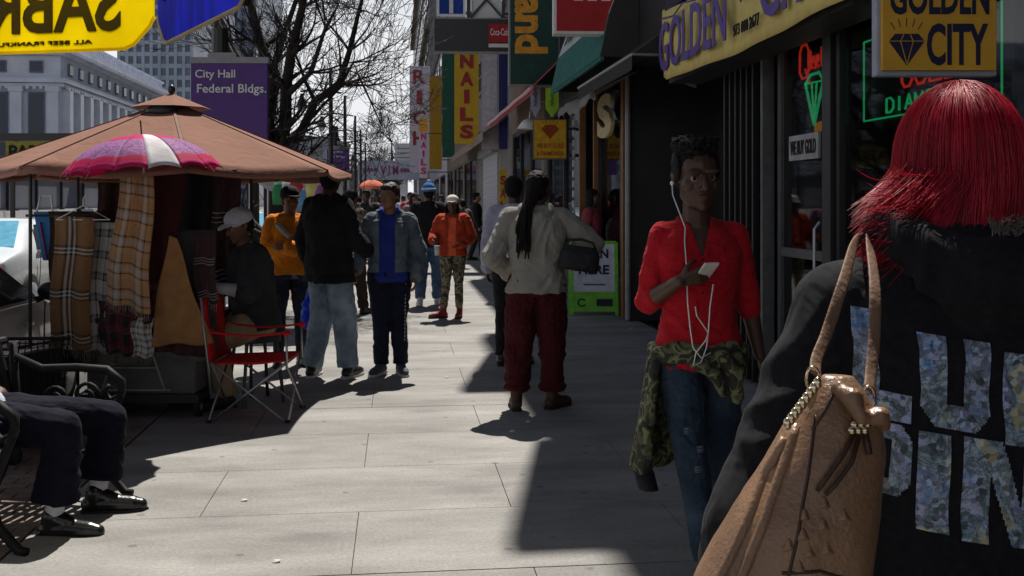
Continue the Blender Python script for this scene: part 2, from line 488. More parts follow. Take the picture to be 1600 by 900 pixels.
ground = MB().add([(-3000, -3000, -.2), (3000, -3000, -.2), (3000, 3000, -.2), (-3000, 3000, -.2)], [(0, 1, 2, 3)]).build('ground', mat('earth', (.12, .11, .1), sc=.05), kind='structure')
MB().box((.4, 95, -.06), (5.6, 212, .09)).build('sidewalk_bed', mat('joint', (.035, .033, .03), rough=1), kind='structure')
slabs('sidewalk', -1.7, 3.12, 4.30 - .87 * 12, 60, 1.54, .87, (-.19, .575), .004, PAVE, deep=.012, jitter=.035, wide_every=4)
slabs('far_sidewalk', -1.7, 3.12, 60.02, 200, 3, 3, (0, 1.5), .02, PAVE)
brick = mat('brick_paver', (.17, .13, .115), rough=.9, col2=(.24, .19, .165), sc=3, bump=.3)
slabs('brick_strip', -2.38, -1.71, -6, 60, .2, .1, (0, .1), .008, brick, jitter=.25)
slabs('curb', -2.55, -2.385, -6, 200, 3, 1.8, (0, 0), .012, PAVE, z=.004, deep=.16)
road = MB().box((-12, 95, -.165), (18.9, 212, .05)).build('road', mat('asphalt', (.055, .055, .058), rough=.95, col2=(.085, .083, .08), sc=1.2, bump=.4, bsc=90), kind='structure')
mk = MB()
for k in range(22):
    mk.box((-8.3, 2 + k * 9, -.136), (.12, 3, .006)); mk.box((-15.3, 2 + k * 9, -.136), (.12, 3, .006))
mk.box((-11.7, 95, -.136), (.12, 200, .006)); mk.box((-11.95, 95, -.136), (.12, 200, .006))
mk.build('road_markings', mat('road_paint', (.7, .68, .6), sc=6, var=.3), kind='structure')
MB().box((-24, 95, -.07), (5, 212, .14)).build('opposite_sidewalk', concrete, kind='structure')

# ------------------------------------------------------------------ street wall on the right
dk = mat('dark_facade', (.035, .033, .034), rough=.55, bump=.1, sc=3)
blk = mat('black_metal', (.014, .014, .015), rough=.4, bump=.05, spec=.5)
stone_g = mat('grey_stone', (.17, .165, .165), rough=.85, sc=2, bump=.3, bsc=40)
stone_b = mat('brown_stone', (.16, .12, .09), rough=.85, sc=2, bump=.3, bsc=40)
lav = mat('lavender_paint', (.38, .35, .4), rough=.6, var=.1)
alu = mat('aluminium', (.42, .43, .45), rough=.35, metal=.8, var=.1)
white = mat('white_paint', (.7, .7, .69), rough=.5, var=.08)
greyp = mat('grey_paint', (.28, .28, .29), rough=.5, var=.12)
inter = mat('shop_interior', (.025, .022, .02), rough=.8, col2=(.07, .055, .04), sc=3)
GL = glass('shop_glass')
wfr = mat('window_frame', (.1, .1, .1), rough=.5)
winm = mat('dark_window_glass', (.02, .025, .035), rough=.08, spec=.8, bump=0)
def facade_windows(root, Y0, Y1, z0, z1, n, rows, X=3.0):
    w = (Y1 - Y0) / n; h = (z1 - z0) / rows
    for i in range(n):
        for j in range(rows):
            y = Y0 + (i + .5) * w; z = z0 + (j + .5) * h
            f = MB().box((X - .02, y, z), (.1, w * .56, h * .66)).build('window', wfr, root)
            MB().box((X - .078, y, z + h * .16), (.02, w * .48, h * .27)).box((X - .078, y, z - h * .16), (.02, w * .48, h * .27)).build('pane', winm, f)
            MB().box((X - .06, y, z - h * .36), (.12, w * .64, .12)).build('sill', stone_g, f)
def building(name, label, Y0, Y1, H, m, zg=3.3, deep=10, X=3.0, win=(3, 3), piers=(), cornice=True):
    t = thing(name, label, 'building', (0, 0, 0))
    MB().box(((X + X + deep) / 2, (Y0 + Y1) / 2, (zg + H) / 2), (deep, Y1 - Y0 - .02, H - zg)).build('wall', m, t)
    if cornice: MB().box((X - .05, (Y0 + Y1) / 2, H - .5), (.22, Y1 - Y0 - .04, .5)).box((X - .06, (Y0 + Y1) / 2, H - 1.05), (.2, Y1 - Y0 - .04, .3)).build('cornice', stone_g, t)
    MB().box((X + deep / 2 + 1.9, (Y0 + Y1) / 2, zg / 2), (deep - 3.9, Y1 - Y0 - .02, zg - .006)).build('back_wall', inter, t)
    if win: facade_windows(t, Y0 + .4, Y1 - .4, zg + 1.8, H - 1.5, win[0], win[1], X)
    for a, b_ in piers:
        MB().box((X + 1.55, (a + b_) / 2, zg / 2 - .002), (3.1, b_ - a, zg - .008)).build('pier', m, t)
    return t
def shopfront(root, Y0, Y1, zt=3.3, bulk=.45, X=3.0, posts=(), fm=None):
    fm = fm or blk
    MB().box((X + .1, (Y0 + Y1) / 2, bulk / 2), (.2, Y1 - Y0, bulk)).build('bulkhead', dk, root)
    f = MB()
    for y in (Y0 + .03, Y1 - .03) + tuple(posts): f.box((X + .05, y, (bulk + zt) / 2), (.08, .06, zt - bulk - .01))
    f.box((X + .05, (Y0 + Y1) / 2, zt - .05), (.078, Y1 - Y0 - .12, .08)).box((X + .05, (Y0 + Y1) / 2, bulk + .03), (.078, Y1 - Y0 - .12, .05))
    wf = f.build('window', fm, root)
    MB().box((X + .06, (Y0 + Y1) / 2, (bulk + zt) / 2), (.012, Y1 - Y0 - .14, zt - bulk - .15)).build('pane', GL, wf)
    return wf
# --- jewellery shop (nearest)
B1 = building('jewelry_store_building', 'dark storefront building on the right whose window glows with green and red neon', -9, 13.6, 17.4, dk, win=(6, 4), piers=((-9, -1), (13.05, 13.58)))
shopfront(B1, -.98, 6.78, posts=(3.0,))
MB().box((3.05, 6.87, 1.65), (.14, .14, 3.28)).build('corner_post', blk, B1)
dr = MB().box((3.1, 6.99, 1.6), (.06, .07, 2.9)).box((3.1, 7.99, 1.6), (.06, .07, 2.9)).box((3.1, 7.49, .25), (.058, .92, .3)).box((3.1, 7.49, 3.0), (.058, .92, .1)).box((3.1, 7.49, 1.15), (.058, .92, .07)).build('door', mat('door_bronze', (.09, .09, .092), rough=.4), B1)
MB().box((3.1, 7.49, 1.7), (.012, .9, 2.5)).build('pane', GL, dr)
MB().tube([(3.04, 7.12, .95), (3.0, 7.12, 1.0), (3.0, 7.12, 1.35), (3.04, 7.12, 1.4)], .012).build('handle', alu, dr)
MB().box((3.02, 8.12, 1.63), (.1, .05, 3.24)).box((3.04, 8.24, 1.63), (.06, .03, 3.24)).build('door_jamb', mat('jamb_steel', (.14, .14, .145), rough=.4, metal=.5), B1)
gt = MB()
for k in range(12): gt.box((3.0 + .03 * (k % 2), 8.35 + k * .075, 1.63), (.05, .035, 3.2))
for z in (.4, 1.6, 2.8): gt.bar((3.08, 8.3, z), (3.08, 9.2, z), .03)
gt.build('folding_gate', blk, B1)
MB().box((4.1, 11.15, 1.64), (.1, 3.75, 3.28)).box((3.65, 9.25, 1.64), (.9, .08, 3.28)).build('entrance_wall', mat('entrance_panel', (.02, .02, .021), rough=.4), B1)
MB().box((4.03, 10.6, 1.5), (.05, 1.0, 2.5)).build('entrance_door', mat('entrance_door', (.05, .048, .046), rough=.45), B1)
MB().tube([(2.97, 13.02, .02), (2.97, 13.02, 3.3)], .035).build('pipe', greyp, B1)
MB().box((2.985, 13.32, 1.64), (.05, .12, 3.27)).build('timber_jamb', mat('brown_timber', (.2, .09, .03), rough=.5), B1)
# interior of the window: shelves with trays
sh = MB()
for z in (1.05, 1.5): sh.box((3.45, 3.2, z), (.5, 6.6, .03))
sh.build('display_shelf', mat('shelf', (.12, .09, .07)), B1)
bust = mat('velvet', (.05, .045, .045), rough=1)
gold = mat('gold', (.75, .48, .12), rough=.25, metal=1, bump=0)
rr = random.Random(4)
for k in range(16):
    y = 1.6 + k * .33; z = 1.065 if k % 2 else 1.515
    b_ = MB().rings([((3.38, y, z), (0, 1, 0), (1, 0, 0), .07, .05), ((3.4, y, z + .1), (0, 1, 0), (1, 0, 0), .09, .05), ((3.42, y, z + .19), (0, 1, 0), (1, 0, 0), .03, .03), ((3.42, y, z + .25), (0, 1, 0), (1, 0, 0), .028, .028)], n=12).build('necklace_bust', bust, smooth=True, label='dark velvet necklace bust with gold chain in jewelry window', cat='display bust', group='velvet necklace busts in the jewelry store window')
    MB().tube([(3.34, y + .07 * math.sin(a), z + .12 + .07 * math.cos(a)) for a in np.linspace(0, 2 * math.pi, 13)], .006, 6).build('necklace', gold, b_, True)
NG = mat('neon_green', (.03, .9, .3), emis=.4, bump=0, var=0)
NR = mat('neon_red', (1, .05, .03), emis=.55, bump=0, var=0)
MAR = mat('neon_amber', (1, .45, .08), emis=.25, bump=0)
NY = Vector((0, -1, 0))
ns = thing('neon_sign', 'green framed neon sign reading WE BUY GOLD and DIAMONDS in the shop window', 'neon sign', (3.1, 6, 2.4))
def lp(x, y, z): return (x - 3.1, y - 6, z - 2.4)
MB().tube([lp(3.12, 6.58, 2.62), lp(3.12, 5.0, 2.62), lp(3.12, 5.0, 2.09), lp(3.12, 6.58, 2.09), lp(3.12, 6.58, 2.62)], .007, 6).build('neon_border', NG, ns, True)
MB().box(lp(3.16, 5.79, 2.36), (.02, 1.7, .62)).build('backing_board', mat('neon_backing', (.01, .012, .01), rough=.3), ns)
neon_text('WE BUY', lp(3.12, 6.42, 2.47), NY, UP, .1, NG, ns, .007, 1.2)
neon_text('GOLD', lp(3.12, 6.06, 2.26), NY, UP, .17, NR, ns, .009, 1.1)
neon_text('DIAMONDS', lp(3.12, 6.26, 2.12), NY, UP, .09, NG, ns, .008, 1.5)
n2 = thing('neon_sign', 'red neon script reading Q Jewelry above a green neon diamond behind the door glass', 'neon sign', (3.18, 7.5, 2.5))
neon_text('Q', (0, .33, .02), NY, UP, .26, NR, n2, .01, 1)
neon_text('Jewelry', (0, .15, .07), NY, UP, .15, NR, n2, .006, .4)
dm = MB().tube([(0, .22, -.03), (0, .12, .03), (0, -.04, .03), (0, -.12, -.04), (0, .05, -.36), (0, .22, -.03)], .012, 6)
dm.tube([(0, .22, -.03), (0, -.12, -.04)], .008, 6); dm.tube([(0, .1, -.03), (0, .05, -.33), (0, 0, -.03)], .008, 6)
dm.build('neon_diamond', NG, n2, True)
amb = thing('display_sign', 'small amber glowing display inside the door glass under the green neon diamond', 'display sign', (3.2, 7.35, 2.12))
MB().box((.03, 0, 0), (.02, .5, .16)).build('backing_board', mat('amber_back', (.05, .02, .01)), amb)
for k in range(7): MB().box((0, .21 - k * .07, random.uniform(-.01, .01)), (.015, .035, random.uniform(.07, .12))).build('letter_bar', MAR, amb)
wg = thing('gold_buyer_sign', 'white rectangular sign reading WE BUY GOLD on the jewelry store door', 'sign', (3.04, 7.4, 1.96))
MB().box((0, 0, 0), (.02, .56, .19)).build('panel', mat('sign_white', (.32, .32, .33)), wg)
lettering('WE BUY GOLD', (-.013, 0, 0), NY, UP, .48, .11, mat('sign_black', (.015, .015, .015)), wg, bold=.02)
cl = thing('ceiling_lamp', 'pale round ceiling lamp glowing inside the jewelry store window', 'lamp', (3.9, 7.35, 3.05))
MB().rings([((0, 0, .1), (1, 0, 0), (0, 1, 0), .07, .07), ((0, 0, .02), (1, 0, 0), (0, 1, 0), .26, .26), ((0, 0, 0), (1, 0, 0), (0, 1, 0), .26, .26)], n=24, e=2).build('lamp_shade', mat('lamp_shade', (.9, .72, .42), emis=.35, bump=0), cl, True)
MB().tube([(0, 0, .1), (0, 0, .24)], .01).build('stem', alu, cl)
# green diamond poster in the recess
po = thing('diamond_poster', 'lime green pointed pennant poster with dark rim in the shop entrance', 'poster', (3.25, 9.42, 2.55))
MB().prism([(0, -.42), (.17, .1), (.12, .3), (-.12, .3), (-.17, .1)], (0, 0, 0), (1, 0, 0), (0, 0, 1), (0, 1, 0), .015).build('panel', mat('lime', (.42, .62, .06)), po)
MB().tube([(0, -.005, -.42), (.17, -.005, .1), (.12, -.005, .3), (-.12, -.005, .3), (-.17, -.005, .1), (0, -.005, -.42)], .012, 6).build('rim', blk, po)
lettering('SALE', (0, -.006, .08), (1, 0, 0), UP, .22, .1, blk, po, bold=.02)

# --- banner
bx = thing('storefront_banner', 'long cream yellow banner reading GOLDEN W CITY in purple letters over the shop', 'banner', (2.6, 7.8, 2.73))
cream = cloth('banner_cream', (.62, .5, .17), fold=.25, fsc=3, var=.1)
purple = mat('banner_purple', (.1, .06, .27), rough=.6)
def bnf(u, v):
    y = 2.0 - u * 4.2
    return (-.012 * math.sin(u * 23) - .02 * math.sin(u * 9 + v * 2), y, v * .66 - .03 * math.sin(u * 3.1) + (.03 if u < .03 else 0))
sheet('fabric', cream, bnf, 60, 8, bx, .006)
for s_, u0, w_, z0, h_ in (('GOLDEN', .98, 2.05, .31, .47), ('W', -.5, .5, .46, .3), ('CITY', -1.42, 1.25, .34, .5)):
    lettering(s_, (-.05, u0, z0), NY, UP, w_, h_, purple, bx, bold=.015, depth=.008)
lettering('973 000 2677', (-.05, -.5, .12), NY, UP, .56, .09, mat('sign_black', (0, 0, 0)), bx, bold=.01, depth=.008)
MB().tube([(-.045, 1.95, .6), (-.045, 1.5, .55), (-.045, 1.2, .61), (-.045, .8, .56), (-.045, .3, .62)], .008, 6).build('rope', purple, bx)
bt = thing('awning_box', 'dark boxed awning behind the cream yellow banner', 'awning', (2.82, 7.8, 3.06))
MB().box((0, 0, 0), (.32, 4.1, .7)).build('cover', dk, bt)
MB().bar((.1, 2.0, -.38), (-.1, 2.0, -.3), .03).bar((.1, -2.0, -.38), (-.1, -2.0, -.3), .03).build('bracket', alu, bt)
us = thing('upper_sign', 'dark purple sign board with white lettering above the cream yellow banner', 'sign', (2.7, 7.8, 3.75))
MB().box((0, 0, 0), (.08, 4.3, .62)).build('panel', mat('dark_purple', (.03, .02, .05)), us)
lettering('$ BUY GOLD & DIAMONDS', (-.05, 0, -.08), NY, UP, 3.9, .3, white, us, bold=.02)
# --- hanging sign GOLDEN CITY
hs = thing('hanging_sign', 'amber square sign with navy GOLDEN CITY lettering and a diamond in a white frame', 'sign', (*at(1459, 4.9), 0))
hs.rotation_euler = (0, 0, -YAW)
amber = mat('amber_panel', (.62, .33, .03), rough=.45, var=.12, sc=4)
navy = mat('navy_letter', (.012, .012, .04), rough=.5)
zb = zz(120, 4.9)
MB().box((0, 0, zb + .38), (.572, .07, .76)).build('frame', mat('sign_frame', (.3, .32, .38), rough=.5), hs, bevel=.006)
MB().box((0, -.05, zb + .385), (.535, .03, .722)).build('panel', amber, hs)
XR = Vector((1, 0, 0))
lettering('GOLDEN', (0, -.065, zb + .37), XR, UP, .47, .17, navy, hs, bold=.03)
lettering('CITY', (.085, -.065, zb + .145), XR, UP, .29, .2, navy, hs, bold=.03)
dmd = [(-.085, .03), (-.055, .065), (.055, .065), (.085, .03), (0, -.085)]
MB().prism(dmd, (-.155, -.062, zb + .13), (1, 0, 0), (0, 0, 1), (0, -1, 0), .006).build('diamond_emblem', navy, hs)
ln = MB()
for a, b_ in (((-.085, .03), (.085, .03)), ((-.03, .03), (0, -.08)), ((.03, .03), (0, -.08)), ((-.03, .03), (-.015, .062)), ((.03, .03), (.015, .062))):
    ln.bar((-.155 + a[0], -.07, zb + .13 + a[1]), (-.155 + b_[0], -.07, zb + .13 + b_[1]), .003)
ln.build('diamond_facets', amber, hs)
ry = MB()
for k in range(5):
    a = R(60 + k * 15 + (90 - 60 - 30)); ry.bar((-.155 + .11 * math.cos(a), -.063, zb + .12 + .11 * math.sin(a)), (-.155 + .15 * math.cos(a), -.063, zb + .12 + .15 * math.sin(a)), .005)
ry.build('diamond_rays', navy, hs)
MB().tube([(-.2, 0, zb + .76), (-.2, 0, zb + 1.3)], .01).tube([(.2, 0, zb + .76), (.2, 0, zb + 1.3)], .01).bar((-.4, 0, zb + 1.3), (1.0, 0, zb + 1.3), .03).build('bracket', blk, hs)

# --- projecting signs, facing down the street
def proj(name, label, px0, px1, py0, py1, d, m, thick=.2, frame=None, fw=.03, cat='sign', ext=None):
    """board standing out from the facade, turned to people walking along the street"""
    x0, y0 = at(px0, d); x1, y1 = at(px1, d)
    t = thing(name, label, cat, ((x0 + x1) / 2, (y0 + y1) / 2, 0), -YAW * .6)
    w = (px1 - px0) * d / 1600; za, zb_ = zz(py1, d), zz(py0, d)
    if frame:
        MB().box((0, thick / 2, (za + zb_) / 2), (w, thick, zb_ - za)).build('frame', frame, t)
        MB().box((0, -.008, (za + zb_) / 2), (w - 2 * fw, .016, zb_ - za - 2 * fw)).build('panel', m, t)
    else:
        MB().box((0, thick / 2, (za + zb_) / 2), (w, thick, zb_ - za)).build('panel', m, t)
    e = 3.05 - (x0 + x1) / 2
    MB().bar((w / 2 - .02, thick / 2, za + (zb_ - za) * .75), (max(e, w / 2 + .05), thick / 2, za + (zb_ - za) * .75), .05).bar((w / 2 - .02, thick / 2, za + .1 * (zb_ - za)), (max(e, w / 2 + .05), thick / 2, za + .1 * (zb_ - za)), .05).build('bracket', blk, t)
    return t, w, za, zb_
red = mat('sign_red', (.38, .012, .015), rough=.45, var=.1)
t, w, za, zb_ = proj('red_sign', 'red square sign with a large white letter in a pale frame', 865, 985, -90, 53, 12.8, red, .22, white, .035)
lettering('m', (0, -.02, za + .72), XR, UP, .46, .62, white, t, bold=.05)
MB().box((w / 2 + .06, .1, (za + zb_) / 2), (.1, .24, zb_ - za)).build('side_trim', alu, t)
green = mat('sign_green', (.012, .06, .045), rough=.5)
orange = mat('sign_orange', (.75, .33, .03), rough=.5)
t, w, za, zb_ = proj('green_sign', 'dark green vertical sign with orange sideways letters reading and', 795, 875, -120, 134, 19, green, .25, greyp, .03)
lettering('and', (-.06, -.02, za + 1.12), (0, 0, -1), XR, 1.05, .62, orange, t, bold=.04)
t, w, za, zb_ = proj('black_sign', 'black rectangular sign board with a small red soft drink badge', 677, 800, 28, 82, 25, blk, .25, greyp, .03)
bd = MB().box((w / 2 - .32, -.02, za + .47), (.5, .03, .45)).build('badge', red, t)
lettering('Coca-Cola', (w / 2 - .3, -.04, za + .5), XR, UP, .46, .17, white, t, bold=.01)
MB().box((w / 2 - .32, -.02, za + .17), (.5, .02, .09)).build('white_strip', white, t)
t, w, za, zb_ = proj('blue_sign', 'blue square sign with white mark in a grey frame above the black sign', 682, 728, -35, 26, 25.5, mat('sign_blue', (.015, .05, .3)), .2, alu, .07)
lettering('I', (0, -.02, za + .35), XR, UP, .1, .55, white, t, bold=.05)
tr = thing('sky_backed_truss', 'black truss braces between blue and green signs over a white panel added as bright sky', 'sign', (*at(760, 25.2), 0), -YAW)
MB().box((0, .05, 6.55), (.75, .03, .95)).build('panel', white, tr)  # white board painted in for the bright sky behind the open truss
MB().bar((-.42, 0, 6.05), (.42, 0, 7.0), .05).bar((.42, 0, 6.05), (-.42, 0, 7.0), .05).bar((-.42, 0, 6.05), (-.42, 0, 7.2), .07).bar((.42, 0, 6.0), (.42, 0, 7.2), .07).bar((-.5, 0, 6.03), (.5, 0, 6.03), .07).build('brace', blk, tr)
yel = mat('sign_yellow', (.55, .34, .015), rough=.5, var=.1)
dred = mat('sign_dark_red', (.3, .02, .03), rough=.5)
t, w, za, zb_ = proj('nails_sign', 'tall yellow sign with dark red letters NAILS stacked vertically', 710, 748, 60, 224, 31, yel, .35)
for k, ch in enumerate('NAILS'):
    lettering(ch, (0, -.02, zz(96 + k * 27.5, 31)), XR, UP, .16 if ch == 'I' else .4, .42, dred, t, bold=.05)
t, w, za, zb_ = proj('dark_green_sign', 'tall plain dark green sign left of the yellow nails sign', 691, 710, 20, 246, 44, mat('deep_green', (.02, .09, .06)), .9, white, .0)
t, w, za, zb_ = proj('yellow_board', 'plain mustard yellow vertical board behind the green sign', 671, 690, 118, 264, 60, mat('mustard', (.36, .2, .015)), .5)
t, w, za, zb_ = proj('rich_sign', 'white vertical sign with large red serif letters stacked down the far facade', 640, 672, 103, 270, 80, mat('sign_pink_white', (.6, .55, .62)), .4)
for k, ch in enumerate('RICH'):
    lettering(ch, (-.05, -.04, zz(120 + k * 32, 80)), XR, UP, .4 if ch == 'I' else .95, 1.1, dred, t, bold=.02, depth=.04)
t, w, za, zb_ = proj('small_nails_sign', 'narrow white vertical sign with pink letters NAILS and an orange top', 655, 668, 185, 278, 55, mat('sign_pink_white', (0, 0, 0)), .2)
MB().box((0, -.02, zb_ - .35), (w + .02, .06, .75)).build('orange_cap', orange, t)
for k, ch in enumerate('NAILS'):
    lettering(ch, (0, -.03, zz(213 + k * 13.5, 55)), XR, UP, .1 if ch == 'I' else .28, .36, mat('pink_letter', (.55, .03, .2)), t, bold=.03, depth=.04)
t, w, za, zb_ = proj('diamond_sign', 'small amber square sign with a red diamond hanging outside the second shop', 833, 886, 186, 249, 17.3, mat('amber_two', (.6, .34, .02)), .1, stone_b, .02)
rd = mat('red_ink', (.3, .05, .01))
MB().prism([(-.15, .03), (-.08, .1), (.08, .1), (.15, .03), (0, -.14)], (0, -.016, zb_ - .2), (1, 0, 0), (0, 0, 1), (0, -1, 0), .006).build('diamond_emblem', rd, t)
ry = MB()
for k in range(5):
    a = R(50 + k * 20); ry.bar((.15 * math.cos(a), -.018, zb_ - .2 + .14 * math.sin(a)), (.21 * math.cos(a), -.018, zb_ - .2 + .2 * math.sin(a)), .012)
ry.build('diamond_rays', rd, t)
lettering('WE BUY GOLD', (0, -.018, za + .23), XR, UP, .46, .08, rd, t, bold=.02)
lettering('& DIAMONDS', (0, -.018, za + .1), XR, UP, .46, .07, rd, t, bold=.02)
for i, (p0, p1, c, lb) in enumerate(((829, 844, (.35, .35, .42), 'pale grey pointed pennant hanging above the amber diamond sign'), (852, 873, (.35, .6, .04), 'lime green pointed pennant hanging above the amber diamond sign'))):
    x_, y_ = at((p0 + p1) / 2, 17.8); w = (p1 - p0) * 17.8 / 1600
    t = thing('pennant', lb, 'pennant', (x_, y_, zz(137, 17.8)), -YAW, 'pennants above the amber diamond sign')
    MB().prism([(-w / 2, 0), (-w / 2, -.36), (0, -.52), (w / 2, -.36), (w / 2, 0)], (0, 0, 0), (1, 0, 0), (0, 0, 1), (0, 1, 0), .01).build('cloth', mat('pennant%d' % i, c), t)
    lettering('OPEN', (0, -.008, -.2), (0, 0, -1), XR, .24, .06, navy, t)
# high boards further up the facade (above the frame): they throw the stepped shadows on the pavement
for y_, z0, z1, lb in ((15.1, 8.7, 12.4, 'tall blank billboard high on the second building front'), (11.4, 9.05, 12.6, 'tall blank billboard high on the jewelry store building front')):
    t = thing('projecting_billboard', lb, 'billboard', (2.45, y_, 0), group='high projecting billboards')
    MB().box((0, 0, (z0 + z1) / 2), (1.1, .2, z1 - z0)).build('panel', stone_g, t)
    MB().box((0, -.11, (z0 + z1) / 2), (1.0, .02, z1 - z0 - .1)).build('face', lav, t)

# --- awnings
teal = cloth('awning_teal', (.03, .15, .13), fold=.2, fsc=3)
aw = thing('teal_awning', 'teal and white shop awning under the red sign', 'awning', (2.5, 14.1, 3.35))
MB().add([(0, 2.5, 0), (0, -1.6, 0), (.12, -1.6, .55), (.12, 2.5, .55)], [(0, 1, 2, 3)]).box((.03, .45, -.02), (.04, 4.1, .05)).build('valance', teal, aw)
MB().add([(.12, 2.5, .55), (.12, -1.6, .55), (.48, -1.6, 1.5), (.48, 2.5, 1.5)], [(0, 1, 2, 3)]).build('top_panel', cloth('awning_white', (.5, .52, .5), fold=.2, fsc=3), aw)
for e_ in (-1.6, 2.5): MB().add([(0, e_, 0), (.5, e_, 0), (.48, e_, 1.5), (.12, e_, .55)], [(0, 1, 2, 3)]).build('end_panel', dk, aw)
lettering('FASHION  &  WIGS', (.2, .45, .85), NY, Vector((.36, 0, .95)), 3.0, .4, mat('awning_ink', (.08, .1, .1)), aw, depth=.01)
aw = thing('grey_canvas_awning', 'weathered grey canvas awning below the teal awning', 'awning', (2.45, 14.0, 2.92))
sheet('canvas', cloth('grey_canvas', (.2, .2, .18), fold=.6), lambda u, v: (v * .55, 1.5 - u * 3.0, .05 * math.sin(u * 9) * (1 - v) + v * .28 + .02 * math.sin(u * 31)), 30, 8, aw)
sheet('valance', cloth('grey_canvas', (.2, .2, .18)), lambda u, v: (0, 1.5 - u * 3.0, .05 * math.sin(u * 9) + .02 * math.sin(u * 31) - v * .12), 30, 3, aw)
aw = thing('dark_canvas_awning', 'black sloping canvas awning over the shop entrance', 'awning', (2.3, 11.4, 3.0))
MB().add([(0, 1.5, 0), (0, -1.5, 0), (.7, -1.5, .5), (.7, 1.5, .5)], [(0, 1, 2, 3)]).add([(0, 1.5, 0), (0, -1.5, 0), (0, -1.5, -.15), (0, 1.5, -.15)], [(0, 1, 2, 3)]).add([(0, -1.5, 0), (.7, -1.5, .5), (.7, -1.5, 0)], [(0, 1, 2)]).build('canvas', mat('black_canvas', (.03, .03, .028), rough=.9), aw)
MB().tube([(0, 1.5, 0), (0, -1.5, 0)], .015).tube([(0, -1.5, 0), (.7, -1.5, 0)], .015).build('frame', alu, aw)
aw = thing('red_awning', 'faded red awning with pale hem over a shop further along', 'awning', (2.3, 21.6, 3.5))
sheet('canvas', cloth('awning_red', (.32, .06, .07), fold=.4), lambda u, v: (v * .75, 4.2 - u * 8.4, v * .75 + .015 * math.sin(u * 60)), 40, 6, aw)
MB().tube([(-.01, 4.2 - k * .84, .01 * math.sin(k * 2.0)) for k in range(11)], .035, 8).build('hem', mat('pink_hem', (.6, .42, .42)), aw)
MB().box((.03, 0, -.03), (.02, 8.4, .12)).build('valance', cloth('awning_red', (0, 0, 0)), aw)
aw = thing('beige_awning', 'long beige brown awning over the shops with the rolling shutter', 'awning', (2.3, 35.5, 3.4))
sheet('canvas', cloth('awning_beige', (.24, .18, .14), fold=.4), lambda u, v: (v * .75, 8 - u * 16, v * .5), 30, 5, aw)
MB().box((0, 0, -.08), (.03, 16, .25)).build('valance', cloth('awning_beige', (0, 0, 0)), aw)
lp_ = thing('wall_lamp', 'round white gooseneck lamp on the facade below the red awning', 'lamp', (*at(828, 20.5), zz(196, 20.5)))
MB().rings([((0, 0, .14), (1, 0, 0), (0, 1, 0), .05, .05), ((0, 0, .1), (1, 0, 0), (0, 1, 0), .14, .14), ((0, 0, -.06), (1, 0, 0), (0, 1, 0), .26, .26), ((0, 0, -.07), (1, 0, 0), (0, 1, 0), .22, .22)], e=2).build('lamp_shade', white, lp_, True)
MB().tube([(0, 0, .14), (.02, 0, .4), (.2, 0, .5), (.6, 0, .4)], .02).build('arm', alu, lp_)

# --- the further shops
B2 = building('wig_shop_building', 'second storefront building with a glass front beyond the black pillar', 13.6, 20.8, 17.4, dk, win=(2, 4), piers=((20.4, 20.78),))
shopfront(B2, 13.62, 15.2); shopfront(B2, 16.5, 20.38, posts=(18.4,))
MB().box((3.0, 16.45, 1.64), (.1, .08, 3.27)).box((3.0, 15.25, 1.64), (.1, .08, 3.27)).build('door_jamb', mat('brown_timber', (0, 0, 0)), B2)
lettering('S', (2.93, 14.25, 2.76), NY, UP, 1.0, .62, mat('cream_letter', (.5, .42, .26)), B2, bold=.05, depth=.05, name='sign_letter')
MB().box((3.4, 14.6, 1.75), (.04, 1.0, .4)).build('display_panel', mat('teal_display', (.1, .3, .36), emis=.03), B2)
for k in range(12): MB().box((2.95, 17.0, 1.0 + k * .17), (.03, .12, .11)).build('wall_placard', mat('placard', (.42, .42, .42)), B2)
MB().box((3.3, 14.9, 2.3), (.03, .08, .9)).box((3.3, 14.6, 2.3), (.03, .08, .9)).box((3.3, 14.3, 2.3), (.03, .08, .9)).build('hanging_goods', mat('teal_goods', (.1, .18, .2)), B2)
B3 = building('brick_shop_building', 'brown storefront building with the red awning', 20.8, 27, 13.5, stone_b, win=(2, 3), piers=((26.6, 26.98), (20.82, 21.2)))
shopfront(B3, 21.22, 26.58, posts=(23, 25))
B4 = building('shutter_shop_building', 'grey storefront building with a closed rolling shutter', 27, 38, 10, stone_g, win=(3, 2), piers=((27.02, 30.6), (35.8, 37.98)))
sh = MB()
for k in range(34): sh.box((3.0 + .012 * (k % 2), 33.2, .05 + k * .09), (.03, 5.1, .086))
sh.build('rolling_shutter', mat('shutter', (.42, .42, .46), rough=.45, metal=.2), B4)
MB().box((2.95, 33.2, 3.16), (.3, 5.2, .24)).build('shutter_box', greyp, B4)
B5 = building('mixed_shop_building', 'long low storefront building between the shutter and the far facades', 38, 62, 12, stone_b, win=(6, 3), piers=((38.02, 39), (46, 47), (54, 55), (61, 61.98)))
for a, b_ in ((39, 46), (47, 54), (55, 61)): shopfront(B5, a, b_, posts=((a + b_) / 2,))
B6 = building('pale_shop_building', 'pale storefront building near the white stacked letter sign', 62, 96, 13, lav, win=(8, 3), piers=((62.02, 64), (72, 74), (84, 86), (95, 95.98)))
for a, b_ in ((64, 72), (74, 84), (86, 95)): shopfront(B6, a, b_)
B7 = building('tall_grey_building', 'tall grey stone building at the far end of the right hand row', 96, 190, 48, stone_g, zg=4.5, deep=25, win=(16, 9), piers=((96.02, 130), (131, 189)))
MB().box((2.7, 143, 30), (.6, 94, 1)).box((2.8, 143, 18), (.4, 94, .6)).build('string_course', stone_b, B7)
